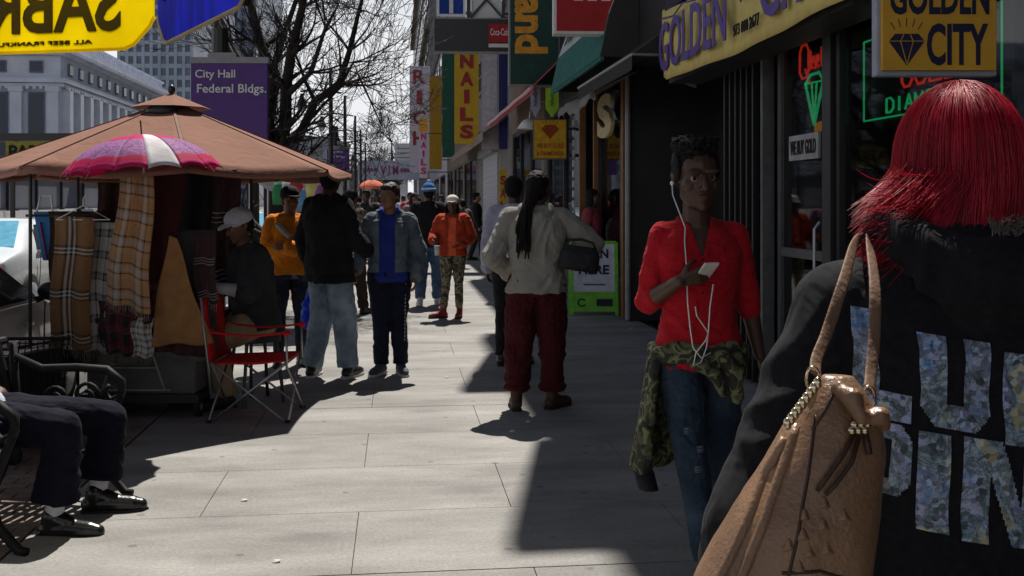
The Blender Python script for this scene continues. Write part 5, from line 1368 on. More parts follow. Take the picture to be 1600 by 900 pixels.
# --- the crowd down the street
crowd = [
 (572, 20, 1.78, (.03, .032, .03), 'man in a dark green coat behind the youth in denim', 0, 10),
 (596, 26, 1.7, (.25, .05, .06), 'person in a dark red top beyond the man in the dark coat', 160, 11),
 (648, 21, 1.72, (.2, .16, .15), 'person in a grey brown top between the denim jacket and the blue beanie', 20, 12),
 (641, 28, 1.8, (.35, .06, .1), 'far person in a crimson top left of the blue beanie', 0, 13),
 (744, 27, 1.78, (.015, .015, .017), 'man in black standing against the dark shopfront by the shutter', 90, 14),
 (560, 31, 1.7, (.1, .12, .2), 'far person in a blue grey jacket near the lamp posts', 170, 15),
 (630, 36, 1.75, (.4, .38, .36), 'far person in a pale top under the store banner', 0, 16),
 (655, 40, 1.7, (.05, .05, .07), 'far person in charcoal under the stacked letter sign', 180, 17),
 (583, 42, 1.75, (.3, .3, .33), 'far person in light grey below the store banner', 10, 18),
 (690, 30, 1.74, (.06, .04, .04), 'person in dark brown walking close to the far shopfronts', 0, 19),
 (540, 24, 1.76, (.22, .16, .22), 'person in a mauve jacket glimpsed beside the tall man', 190, 20),
 (613, 50, 1.72, (.1, .1, .12), 'tiny dark figure in the distance at the street centre', 0, 21),
 (500, 17, 1.66, (.25, .12, .2), 'person in a flowered purple top behind the orange jacket woman', 20, 22),
 (604, 33, 1.74, (.08, .1, .16), 'far man in a slate blue coat right of the orange umbrella', 10, 24),
 (622, 44, 1.7, (.3, .1, .06), 'far person in brick orange near the street centre', 170, 25),
 (666, 34, 1.73, (.12, .12, .13), 'far person in a grey coat between the beanie and the stacked signs', 0, 26),
 (642, 55, 1.72, (.35, .33, .3), 'tiny far person in cream under the store banner', 10, 27),
 (569, 48, 1.75, (.05, .06, .1), 'tiny far person in navy under the orange umbrella', 180, 28),
 (677, 50, 1.7, (.2, .05, .06), 'tiny far person in dark red by the mustard board', 0, 29),
 (722, 24, 1.6, (.1, .09, .1), 'short person in dark grey behind the woman in rust orange', 200, 23),
]
for px, d, H_, c, lb, a, sd_ in crowd:
    x, y = at(px, d)
    person(lb, (x, y, 0), R(a), H_, skin=(SK2, SKd, SK3)[sd_ % 3], vox=.014, eye=False, seed=sd_, hairk='short' if sd_ % 3 else 'long', top=dict(m=cloth('crowd_top%d' % sd_, c), p=.045, t0=-.1, disp=.03),
        bottom=dict(m=cloth('crowd_pants%d' % (sd_ % 4), ((.02, .022, .03), (.05, .06, .09), (.03, .025, .02), (.015, .015, .015))[sd_ % 4]), p=.025, kn=.075, an=.065), shoes=(shoeb, soleb), group='pedestrians further down the sidewalk',
        J=dict(ana=(-.1, -.14, .085), anb=(.1, .16, .085), kna=(-.1, -.12, .5), knb=(.1, .02, .5)))

# --- seated man, bench
x, y = at(-18, 5.35)
x, y = -1.93, 5.2
ntr = cloth('navy_trousers', (.006, .0065, .015), fold=.5, fsc=6, sheen=.0)
def wp(px, py, d):
    v = P(px, py, d); return (v.y - y, -(v.x - x), v.z)     # world -> local of a figure turned +90 deg
kA, kB = wp(98, 668, 4.75), wp(172, 652, 5.2)
aA, aB = wp(84, 812, 4.78), wp(152, 775, 5.12)
r9, J9, M9 = person('man sitting on the bench at left in navy trousers and polished black shoes', (x, y, 0), R(90), 1.75,
    J=dict(pelvis=(-.02, .1, .52), neck=(.0, .4, .99), head=(0, .4, 1.16), sha=(-.18, .38, .94), shb=(.18, .38, .94), ela=(-.27, .36, .7), elb=(.27, .36, .7), wra=(-.22, .14, .62), wrb=(.22, .14, .62),
           hipa=(-.12, .02, .5), hipb=(.08, .02, .5), kna=kA, knb=kB, ana=aA, anb=aB),
    look=(R(10), R(5), 0), skin=SKd, vox=.008, hairk='short', seed=9, hands=dict(a=dict(d=V(.4, -1, -.1), n=V(0, 0, -1), t=V(1, 0, 0)), b=dict(d=V(-.4, -1, -.1), n=V(0, 0, -1), t=V(-1, 0, 0))),
    top=dict(m=cloth('striped_shirt', (.42, .43, .5), fold=.8), p=.03, t0=-.1, name='shirt'), bottom=None, shoes=None)
mb = MB(); torso(mb, J9, .02, t0=-.18, t1=.2)
for s_ in 'ab':
    h, k_, a_ = J9['hip' + s_], J9['kn' + s_], J9['an' + s_]
    mb.chain([h, lerp(h, k_, .5), k_], [.115, .1, .082])
    t = (a_ - k_).normalized(); u = V(0, -1, 0); u = (u - t * u.dot(t)).normalized(); w_ = t.cross(u)
    end = lerp(k_, a_, .78)
    mb.rings([(k_, u, w_, .082, .078), (lerp(k_, end, .45), u, w_, .088, .082), (end, u, w_, .105, .088)], n=20, e=2.2)
blob('trousers', mb, ntr, r9, .007, 2, .006, .12, fold=(.016, (4, 4, 9), 3.3))
for s_ in 'ab':
    blob('sock', MB().cap(lerp(J9['kn' + s_], J9['an' + s_], .7), .045, J9['an' + s_], .042), cloth('white_socks', (.55, .55, .57)), r9, .006, 2, .006, .02)
for s_, f in (('a', V(-.15, -1, 0)), ('b', V(.05, -1, 0))):
    shoe(r9, Vector(J9['an' + s_]) * 1.0, f, leatherb, soleb, 1.12, .005)

wi = mat('wrought_iron', (.01, .01, .011), rough=.65, spec=.2, bump=.2)
# wire shopping cart behind the bench
sc_ = thing('shopping_cart', 'black wire mesh shopping cart parked behind the bench at the left edge', 'cart', (*at(-6, 6.3), 0), R(-22))
g_ = MB()
for k in range(15):
    x_ = -.3 + k * .043
    g_.tube([(x_, -.22, .3), (x_ * 1.05, -.25, .66)], .004, 5); g_.tube([(x_, .22, .3), (x_ * 1.05, .25, .66)], .004, 5)
for k in range(10): g_.tube([(-.32, -.23, .32 + k * .036), (.32, -.23 - .003 * k, .32 + k * .037)], .004, 5); g_.tube([(-.32, .23, .32 + k * .036), (.32, .23, .32 + k * .037)], .004, 5)
for k in range(10): g_.tube([(.31, -.22 + k * .049, .3), (.33, -.24 + k * .053, .68)], .004, 5); g_.tube([(-.31, -.22 + k * .049, .3), (-.33, -.24 + k * .053, .68)], .004, 5)
g_.tube([(-.33, -.25, .66), (.33, -.25, .69), (.33, .25, .69), (-.33, .25, .66), (-.33, -.25, .66)], .012, 6)
g_.box((0, 0, .31), (.62, .44, .012))
g_.build('basket', wi, sc_)
MB().prism([(-.31, .34), (.31, .34), (.32, .64), (-.32, .6)], (0, -.2, 0), (1, 0, 0), (0, 0, 1), (0, 1, 0), .4).build('black_liner', blkcl, sc_)
MB().tube([(.3, -.2, .1), (.3, -.2, .32)], .01).tube([(-.3, -.2, .1), (-.3, -.2, .32)], .01).tube([(.3, .2, .1), (.3, .2, .32)], .01).tube([(-.3, .2, .1), (-.3, .2, .32)], .01).tube([(.3, -.2, .12), (-.3, -.2, .12), (-.3, .2, .12), (.3, .2, .12), (.3, -.2, .12)], .01).build('frame', wi, sc_)
for a in (-.3, .3):
    for b in (-.2, .2): MB().rings([((a, b - .01, .06), (1, 0, 0), (0, 0, 1), .06, .06), ((a, b + .01, .06), (1, 0, 0), (0, 0, 1), .06, .06)], n=14, e=2).build('wheel', soleb, sc_, True)
# bench
bn = thing('park_bench', 'black cast iron bench with scroll armrests at the left edge', 'bench', (-1.93, 5.72, 0), R(-14))
def arm(y_):
    mb = MB()
    mb.tube([(-.1, y_, .72), (.05, y_, .66), (.25, y_, .67), (.42, y_, .66), (.5, y_, .6), (.5, y_, .53), (.44, y_, .5), (.4, y_, .54), (.43, y_, .58)], [.02, .022, .022, .024, .024, .02, .018, .016, .012], 8)
    mb.tube([(.5, y_, .55), (.44, y_, .4), (.38, y_, .25), (.42, y_, .12), (.52, y_, .02), (.56, y_, .015)], [.022, .022, .025, .022, .022, .02], 8)
    mb.tube([(-.12, y_, .8), (-.1, y_, .5), (-.08, y_, .38), (-.14, y_, .2), (-.22, y_, .02)], .022, 8)
    mb.tube([(-.08, y_, .38), (.2, y_, .36), (.4, y_, .4)], .02, 8)
    for c, r_ in (((.3, y_, .52), .075), ((.12, y_, .5), .07)):
        mb.tube([(c[0] + r_ * math.cos(a) * (1 - a / 12), y_, c[2] + r_ * math.sin(a) * (1 - a / 12)) for a in np.linspace(0, 8, 20)], .011, 6)
    mb.tube([(.38, y_, .25), (.2, y_, .2), (-.1, y_, .28)], .014, 6)
    mb.build('armrest', wi, bn, True)
for y_ in (0, -.92, -1.84): arm(y_)
sl = MB()
for k in range(9): sl.bar((-.06 + k * .055, .02, .4 + .003 * k), (-.06 + k * .055, -1.86, .4 + .003 * k), .04, .018)
sl.build('seat', wi, bn, bevel=.003)
sl = MB()
for k in range(30): sl.bar((-.09, -.03 - k * .0615, .43), (-.19, -.03 - k * .0615, .8), .02, .03)
sl.tube([(-.195, .04, .8), (-.195, -1.88, .8)], .022, 8).tube([(-.09, .04, .44), (-.09, -1.88, .44)], .016, 8)
sl.build('backrest', wi, bn)
# ================================================================== WOMAN WITH RED HAIR (nearest)
x, y = at(1490, 1.62)
SC = 1.70 / 1.75
hoodie = cloth('charcoal_hoodie', (.010, .010, .0125), fold=.6, fsc=5, bsc=700, var=.3, sc=90, sheen=.02)
redh = mat('red_hair', (.36, .003, .02), rough=.4, sc=30, var=.4, bump=0, spec=.5, stretch=(1, 1, .15))
w1, JW, MW = person('woman with bright red hair seen close from behind in a charcoal hoodie with printed letters', (x, y, 0), R(180) - YAW, 1.70,
    J=dict(neck=(0, -.0, 1.515), hs=.98, head=(-.005, -.03, 1.65), shb=(.168, .0, 1.415), sha=(-.168, 0, 1.415), elb=(.335, .05, 1.08), wrb=(.335, -.1, .86), ela=(-.27, .05, 1.12), wra=(-.27, -.1, .9)),
    look=(R(8), 0, 0), skin=SK2, hairk=None, vox=.007, eye=False, seed=9, wide=1.12,
    top=dict(m=hoodie, p=.04, t0=-.18, hem=.03, hood=1, name='hoodie', disp=.014, fold=.014), bottom=dict(m=jean1, p=.02, kn=.07, an=.055, name='jeans'), shoes=(shoeb, solew))
mb = MB()
for i in range(14):
    a0, a1 = math.pi * (-.12 + 1.24 * i / 14), math.pi * (-.12 + 1.24 * (i + 1) / 14)
    c = lambda a: JW['neck'] + V(.115 * math.cos(a), .045 + .105 * math.sin(a), .035 - .055 * max(0, math.sin(a)))
    mb.cap(c(a0), .04, c(a1), .04)
mb.ell(JW['neck'] + V(0, .145, -.035), (.125, .04, .06)); mb.ell(JW['neck'] + V(0, .13, -.065), (.08, .04, .06)); mb.ell(JW['neck'] + V(0, .09, -.01), (.12, .06, .06))
blob('hood', mb, hoodie, w1, .007, 5, .01, .1, fold=(.014, (5, 5, 7), 2.2))
hood_o = [c for c in w1.children if c.name.startswith('hoodie')][0]
rd = random.Random(2)
mb = MB()
mb.ell(MW @ V(0, .03, .035), (.082, .1, .09), MW); mb.ell(MW @ V(0, .05, -.04), (.078, .07, .09), MW); mb.ell(MW @ V(0, .04, -.08), (.074, .06, .05), MW)
hh = blob('hair', mb, redh, w1, .007, 3, .012, .03)
def strand_set(n, lift, seed, rr_):
    rd = random.Random(seed); out = MB()
    for _ in range(n):
        th = rd.uniform(0, 2 * math.pi)
        ph0 = rd.uniform(0, 1) ** 1.1 * 1.5
        ca_, sa_ = math.cos(th), math.sin(th)
        if sa_ < -.35: ph0 = min(ph0, .5)
        rx, ry, rz = .083 + lift + rd.uniform(-.004, .003), .105 + lift + rd.uniform(-.004, .004), .11 + lift + rd.uniform(-.003, .004)
        c = V(0, .03, .02)
        pts = []; ph = ph0; 
        while ph < 1.55 and len(pts) < 7:
            pts.append(MW @ (c + V(rx * math.sin(ph) * ca_, ry * math.sin(ph) * sa_, rz * math.cos(ph)))); ph += .26
        L = rd.uniform(.02, .125) + (.035 if ca_ > 0 else 0)
        flick = max(0, ca_) ** .7 * rd.uniform(0, 1) ** 2.2 * .11 
        base = V(rx * ca_, ry * sa_, .0)
        for q in range(1, 8):
            t = q / 7
            w_ = rd.uniform(-.0015, .0015)
            inn = 1 + .05 * math.sin(t * 3) - .12 * t * (1 if ca_ < .3 else .2)
            pts.append(MW @ (c + V(base.x * inn + flick * t * t + w_, base.y * inn + .012 * t + w_, -L * t - flick * .25 * t * t)))
        if len(pts) < 4: continue
        out.tube(pts, [rr_] * (len(pts) - 2) + [rr_ * .7, rr_ * .2], 3, caps=False)
    return out
strand_set(7500, .003, 5, .0008).build('hair_strands', redh, hh, True)
strand_set(500, .013, 6, .0006).build('flyaway_strands', redh, hh, True)
# windblown locks at the left
lk = MB()
for k in range(220):
    z0 = rd.uniform(-.16, -.06); a = rd.uniform(.0, .9)
    p0 = V(.09 * math.cos(a), .03 + .1 * math.sin(a), z0 + .05)
    L = rd.uniform(.04, .11); up_ = rd.uniform(-1.3, -.25) if k % 9 else .0
    pts = [MW @ (p0 + V(.01 + L * t, .015 * t, L * up_ * t + .03 * t * t + .004 * math.sin(t * 5 + k) - .02 * t)) for t in np.linspace(0, 1, 8)]
    lk.tube(pts, [.0010] * 5 + [.0009, .0007, .0003], 3, caps=False)
lk.build('windblown_locks', redh, hh, True)
# fur trim at the collar
fr_ = MB(); fur = mat('grey_fur', (.1, .09, .085), rough=.8, var=.5, sc=200, bump=0)
for k in range(420):
    a = rd.uniform(.45, 1.05) * math.pi
    p0 = JW['neck'] + V(.12 * math.cos(a), .06 + .11 * math.sin(a), .065 - .03 * max(0, math.sin(a)) + rd.uniform(-.006, .01))
    q = p0 + V(rd.uniform(-.012, .012), rd.uniform(-.004, .018), rd.uniform(.002, .02))
    fr_.tube([p0, (p0 + q) / 2 + V(.002, 0, .003), q], [.0013, .001, .0003], 3, caps=False)
fr_.build('fur_trim', fur, w1)
# printed letters on the back
def floral():
    m, nt, N, L, b = newmat('painted_print')
    tcn = N.new('ShaderNodeTexCoord')
    n = N.new('ShaderNodeTexNoise'); n.inputs['Scale'].default_value = 14; n.inputs['Detail'].default_value = 9; n.inputs['Roughness'].default_value = .75; n.inputs['Distortion'].default_value = .7
    L.new(tcn.outputs['Object'], n.inputs['Vector'])
    cr = N.new('ShaderNodeValToRGB'); e = cr.color_ramp.elements
    cols = [(.3, (.03, .05, .1)), (.4, (.1, .2, .36)), (.47, (.26, .28, .42)), (.52, (.05, .09, .08)), (.57, (.2, .27, .38)), (.63, (.42, .36, .1)), (.66, (.28, .3, .4)), (.76, (.06, .1, .08))]
    e[0].position, e[0].color = cols[0][0], (*cols[0][1], 1); e[1].position, e[1].color = cols[1][0], (*cols[1][1], 1)
    for p_, c in cols[2:]:
        x_ = e.new(p_); x_.color = (*c, 1)
    L.new(n.outputs['Fac'], cr.inputs[0])
    v = N.new('ShaderNodeTexVoronoi'); v.inputs['Scale'].default_value = 110; L.new(tcn.outputs['Object'], v.inputs['Vector'])
    mx = N.new('ShaderNodeMix'); mx.data_type = 'RGBA'; mx.blend_type = 'OVERLAY'; mx.inputs['Factor'].default_value = .8
    bw = N.new('ShaderNodeRGBToBW'); L.new(v.outputs['Color'], bw.inputs[0])
    L.new(cr.outputs[0], mx.inputs['A']); L.new(bw.outputs[0], mx.inputs['B'])
    L.new(mx.outputs['Result'], b.inputs['Base Color']); b.inputs['Roughness'].default_value = .8
    return m
FL = floral()
def inL(u, v): return u < .42 or v < .26
def inU(u, v):
    if v < .22 and (u < .22 - v or u > .78 + v): return False
    return u < .38 or u > .62 or v < .27
def inD(u, v):
    if u > .8 and (v < (u - .8) or v > 1 - (u - .8)): return False
    return u < .38 or u > .66 or v < .22 or v > .78
def inI(u, v): return True
def inN(u, v): return u < .3 or u > .7 or abs((1 - v) - (u - .3) / .4 * .95) < .3
def inX(u, v): return u < .36 or v > .74 or (.42 < v < .62) or u > .64
bvh = BVHTree.FromPolygons([v.co for v in hood_o.data.vertices], [tuple(p.vertices) for p in hood_o.data.polygons])
LATC = (1490 - 800) * 1.62 / 1600
for fn, x0, x1, y0, y1, nm in ((inL, 1352, 1428, 490, 660, 'L'), (inU, 1440, 1545, 528, 672, 'U'), (inX, 1566, 1670, 556, 700, 'R'), (inD, 1345, 1432, 664, 782, 'D'), (inI, 1440, 1487, 678, 836, 'I'), (inN, 1505, 1640, 690, 856, 'N')):
    nu, nv = int((x1 - x0) / 3.2), int((y1 - y0) / 3.2)
    vs = []; ok = []
    for j in range(nv + 1):
        for i in range(nu + 1):
            u, v = i / nu, 1 - j / nv
            px = x0 + (x1 - x0) * u; py = y0 + (y1 - y0) * (1 - v) + .14 * (px - (x0 + x1) / 2)
            lx = -((px - 800) * 1.47 / 1600 - LATC) / SC; lz = zz(py, 1.47) / SC
            h = bvh.ray_cast(V(lx, .6, lz), V(0, -1, 0))
            vs.append(tuple(h[0] + V(0, .0025, 0)) if h[0] else (lx, 0, lz)); ok.append(h[0] is not None)
    fs = []
    for j in range(nv):
        for i in range(nu):
            q = (j * (nu + 1) + i, j * (nu + 1) + i + 1, (j + 1) * (nu + 1) + i + 1, (j + 1) * (nu + 1) + i)
            if all(ok[k] for k in q) and fn((i + .5) / nu, 1 - (j + .5) / nv): fs.append(q)
    me = bpy.data.meshes.new('printed_letter'); me.from_pydata(vs, [], fs); me.materials.append(FL)
    me.polygons.foreach_set('use_smooth', [True] * len(fs))
    o = bpy.data.objects.new('printed_letter', me); COL.objects.link(o); o.parent = hood_o
# --- handbag
k_ = .0008 * 1.0
bg_o = P(1270, 900, 1.28)
bag = thing('handbag', 'large tan leather handbag with studs hanging from the red haired woman\'s shoulder', 'handbag', bg_o, -YAW)
leather = mat('tan_leather', (.19, .1, .052), rough=.36, col2=(.28, .16, .09), sc=6, bump=.3, bsc=160, spec=.5, bdist=.002)
dleather = mat('dark_leather', (.045, .022, .014), rough=.45)
pleat = mat('strap_leather', (.17, .1, .065), rough=.6, bump=.3, spec=.2)
brass = mat('brass', (.6, .48, .32), rough=.25, metal=1, bump=0)
rows = [(585, 1285, 1335, .012), (605, 1270, 1350, .03), (640, 1250, 1370, .045), (700, 1215, 1374, .06), (800, 1150, 1366, .075), (900, 1092, 1352, .085), (1000, 1050, 1344, .085), (1070, 1060, 1330, .075), (1090, 1080, 1310, .06)]
mb = MB()
mb.rings([(((a + b) / 2 - 1270) * k_ * 1, 0, (900 - yy) * k_) and (V(((a + b) / 2 - 1270) * k_, 0, (900 - yy) * k_), V(1, 0, 0), V(0, 1, 0), (b - a) / 2 * k_, t) for yy, a, b, t in rows], n=36, e=2.5)
bb = blob('bag_body', mb, leather, bag, .0042, 3, .005, .07, fold=(.006, (7, 7, 3), 4.1))
bv = BVHTree.FromPolygons([v.co for v in bb.data.vertices], [tuple(p.vertices) for p in bb.data.polygons])
def sf(px, py, off=.002):
    lx, lz = (px - 1270) * k_, (900 - py) * k_
    h = bv.ray_cast(V(lx, -.6, lz), V(0, 1, 0))
    return (h[0] if h[0] else V(lx, -.02, lz)) + V(0, -off, 0)
def line(a, b, n=14): return [(a[0] + (b[0] - a[0]) * t, a[1] + (b[1] - a[1]) * t) for t in np.linspace(0, 1, n)]
sm = MB()
for pl in (line((1262, 640), (1196, 900)), line((1196, 860), (1250, 856)) + line((1256, 858), (1345, 885)), line((1290, 610), (1255, 660))):
    sm.tube([sf(a, b, .0) for a, b in pl], .0022, 6)
sm.build('seam', dleather, bag, True)
pp = MB()
for pl in (line((1240, 660), (1130, 900)), line((1222, 680), (1105, 900))): pp.tube([sf(a, b, -.003) for a, b in pl], .0075, 8)
pp.build('pleat', leather, bag, True)
for (cx, cy) in ((1232, 780), (1262, 762), (1228, 806), (1258, 792), (1290, 780), (1236, 830), (1208, 822), (1262, 826), (1222, 852)):
    c = sf(cx, cy, -.002)
    a, b, d_ = c + V(-.013, 0, -.008), c + V(.013, 0, -.008), c + V(0, 0, .013)
    MB().add([a, b, d_, c + V(0, -.008, 0), c + V(0, .004, 0)], [(0, 1, 3), (1, 2, 3), (2, 0, 3), (0, 4, 1), (1, 4, 2), (2, 4, 0)]).build('tuft', leather, bag, bevel=.002)
for k in range(11):
    MB().ell(sf(1204 + k * 12.5, 880 + (k * 1.5), .001), .0035, None, 8, 6).build('stud', brass, bag, True)
ch_ = MB()
for t in np.linspace(0, 1, 9):
    q = sf(1222 + 46 * t, 655 - 62 * t, .006); ch_.ell(q, (.006, .005, .008), None, 8, 6)
ch_.build('chain_trim', brass, bag, True)
ds_ = MB()
ds_.tube([sf(1312, 660, .006), sf(1290, 690, .008), sf(1262, 725, .008), sf(1250, 742, .007)], .0028, 6)
ds_.tube([sf(1318, 665, .006), sf(1302, 700, .009), sf(1278, 730, .008), sf(1262, 747, .007)], .0028, 6)
ds_.tube([sf(1328, 660, .006), sf(1330, 690, .008)], .004, 6)
ds_.build('drawstring', dleather, bag, True)
kn = MB()
for k in range(6): kn.ell(sf(1306 + k * 5, 656 - (k % 2) * 8, .01), .0055, None, 8, 6)
kn.build('metal_beads', brass, bag, True)
mb = MB(); mb.chain([sf(1335, 640, .01), sf(1352, 638, .016), sf(1362, 650, .01)], [.009, .014, .01]); mb.chain([sf(1300, 600, .005), sf(1312, 612, .016), sf(1322, 640, .012)], [.01, .013, .009])
blob('gathered_leather', mb, leather, bag, .004, 1, .006, .02)
inv = Matrix.Rotation(YAW, 4, 'Z') @ Matrix.Translation(-bg_o)
def bp_(px, py, d): return inv @ P(px, py, d)
def strap(pts):
    P_ = [bp_(*p) for p in pts]
    rg = []
    for i, p in enumerate(P_):
        t = (P_[min(i + 1, len(P_) - 1)] - P_[max(i - 1, 0)]).normalized()
        s_ = V(0, 1, 0).cross(t).normalized(); f = t.cross(s_)
        rg.append((p, s_, f, .0085, .0022))
    MB().rings(rg, n=14, e=2.4).build('strap', pleat, bag, True)
def smooth_path(pts, n=5):
    out = []
    for i in range(len(pts) - 1):
        p0, p1, p2, p3 = pts[max(i - 1, 0)], pts[i], pts[i + 1], pts[min(i + 2, len(pts) - 1)]
        for k in range(n):
            t = k / n
            out.append(tuple(.5 * ((2 * b) + (-a + c) * t + (2 * a - 5 * b + 4 * c - d) * t * t + (-a + 3 * b - 3 * c + d) * t ** 3) for a, b, c, d in zip(p0, p1, p2, p3)))
    out.append(tuple(pts[-1])); return out
strap(smooth_path([(1352, 384, 1.68), (1346, 372, 1.6), (1334, 385, 1.5), (1318, 440, 1.40), (1292, 520, 1.35), (1276, 560, 1.31), (1274, 585, 1.28)]))
strap(smooth_path([(1352, 384, 1.68), (1354, 372, 1.6), (1360, 390, 1.5), (1367, 450, 1.40), (1366, 530, 1.36), (1361, 580, 1.33), (1358, 610, 1.30)]))
for (a, b, d_) in ((1270, 592, 1.28), (1357, 622, 1.29)):
    c = bp_(a, b, d_)
    MB().tube([c + V(.008 * math.cos(t), 0, .015 * math.sin(t)) for t in np.linspace(0, 2 * math.pi, 13)], .0022, 6).build('ring', brass, bag, True)
    MB().bar(c + V(0, 0, -.012), c + V(-.004 if a < 1300 else .002, .01, -.05), .012, .004).build('tab', pleat, bag)

# ================================================================== HOT DOG UMBRELLA (top left)
xc, yc = -2.0 * CY + 2.5 * SY, 2.0 * SY + 2.5 * CY
um = thing('cart_umbrella', 'large yellow and blue panelled vendor umbrella overhead at the top left', 'umbrella', (xc, yc, 0), -YAW)
yl = mat('umbrella_yellow', (.95, .8, .01), rough=.55, transl=.8, var=.08, sc=6, bump=.1, bsc=8, bdist=.02)
bl_ = mat('umbrella_blue', (.005, .06, .7), rough=.55, transl=.7, var=.3, sc=5, stretch=(3, 3, .6), bump=.1, bsc=8, bdist=.02)
olive = mat('umbrella_print', (.09, .065, .0), rough=.6, transl=.3)
RR = 1.33
for k in range(8):
    a0, a1 = R(10.5 + 45 * k), R(55.5 + 45 * k)
    A, B = V(RR * math.cos(a0), RR * math.sin(a0), 0), V(RR * math.cos(a1), RR * math.sin(a1), 0)
    u = (B - A).normalized(); W = (B - A).length; am = (a0 + a1) / 2; n = V(math.cos(am), math.sin(am), 0)
    zb0, zt0 = 2.09, 2.42
    m = yl if k % 2 else bl_
    chm = .1
    poly = [(.01, zt0), (.01, zb0 + chm * 1.1), (.03, zb0 + chm * .75), (chm * .9, zb0 + .015), (chm * 1.3, zb0), (W - chm * 1.3, zb0), (W - chm * .9, zb0 + .015), (W - .03, zb0 + chm * .75), (W - .01, zb0 + chm * 1.1), (W - .01, zt0)]
    fl = MB().prism(poly, A, u, (0, 0, 1), n, .003).build('valance', m, um)
    MB().tube([A + u * a + V(0, 0, z) for a, z in poly[1:-1]], .006, 6).build('binding', m if k % 2 else mat('tan_binding', (.35, .28, .16)), fl)
    MB().add([A + V(0, 0, zt0), B + V(0, 0, zt0), V(0, 0, 2.95)], [(0, 1, 2)]).build('canopy_panel', m, um)
    MB().tube([V(0, 0, 2.94), A + V(0, 0, zt0 - .005)], .006, 6).build('rib', alu, um)
    mid = (A + B) / 2
    if k % 2:
        lettering('SABRETT', mid + u * .1 + V(0, 0, zb0 + .165), u, UP, W * .92, .2, olive, fl, bold=.02, depth=.012)
        lettering('ALL BEEF FRANKFURTERS', mid + V(0, 0, zb0 + .03), u, UP, W * .5, .014, olive, fl, depth=.012)
    else:
        lettering('ON A ROLL WITH MILLIM', mid + V(0, 0, zb0 + .2), u, UP, W * .8, .11, mat('umbrella_ink', (.0, .01, .05), transl=.2), fl, bold=.03, depth=.012)
MB().tube([(0, 0, 0), (0, 0, 3.0)], .022, 10).build('pole', alu, um)
MB().rings([((0, 0, 0), (1, 0, 0), (0, 1, 0), .25, .25), ((0, 0, .08), (1, 0, 0), (0, 1, 0), .22, .22)], e=2).build('base', blk, um)

# ================================================================== BROWN MARKET UMBRELLA
xc, yc = at(268, 8.4)
bu = thing('market_umbrella', 'large terracotta brown market umbrella over the scarf stall', 'umbrella', (xc, yc, 0), -YAW)
terra = cloth('terracotta_canvas', (.24, .12, .085), fold=.5, fsc=4, transl=.05, var=.08, sc=2)
RB, ZR, ZA = 1.5, 1.79, 2.37
def rimp(k, r=RB, z=ZR): a = R(22.5 + 45 * k); return V(r * math.cos(a), r * math.sin(a), z)
for k in range(8):
    A, B = rimp(k), rimp(k + 1)
    def cf(u, v, A=A, B=B):
        r_ = .07 + .93 * v
        p = lerp(A, B, u); z = ZA + (ZR - ZA) * (r_ ** 1.0)
        sag = .035 * math.sin(math.pi * u) * v
        q = V(p.x * r_ * (1 - .02 * math.sin(math.pi * u) * v), p.y * r_ * (1 - .02 * math.sin(math.pi * u) * v), z - sag * .9)
        return q
    o = sheet('canopy_panel', terra, cf, 12, 10, bu, .003)
    def hf(u, v, A=A, B=B):
        q = cf(u, 1, A, B); return q + V(0, 0, -.045 * v)
    sheet('hem', terra, hf, 12, 2, bu, .003)
    MB().bar(cf(0, 0) + V(0, 0, .004), cf(0, 1) + V(0, 0, .004), .02, .006).build('seam_binding', mat('terracotta_seam', (.15, .07, .05)), bu)
    MB().tube([V(0, 0, ZA - .03), A * 1.0 + V(0, 0, -.02)], .012, 6).build('rib', mat('umbrella_wood', (.12, .06, .03)), bu)
vt = MB()
n = 8; top = [rimp(k, .32, 2.315) for k in range(8)]
vt.add(top + [V(0, 0, 2.44)], [(i, (i + 1) % 8, 8) for i in range(8)])
vt.build('vent', terra, bu)
MB().rings([((0, 0, 2.27), (1, 0, 0), (0, 1, 0), .2, .2), ((0, 0, 2.33), (1, 0, 0), (0, 1, 0), .14, .14)], e=2).build('vent_gap_dark', blk, bu, True)  # black fill for the dark gap under the vent cap
MB().ell((0, -.235, 2.27), (.13, .07, .06)).build('vent_hole_dark', blk, bu, True)  # solid black dome in place of the shaded hole under the vent
MB().ell((0, 0, 2.47), (.03, .03, .04)).build('finial', blk, bu, True)
MB().tube([(0, 0, 0), (0, 0, 2.4)], .024, 10).build('pole', mat('umbrella_wood', (0, 0, 0)), bu)
MB().box((0, 0, .04), (.5, .5, .08)).build('base', blk, bu, bevel=.01)
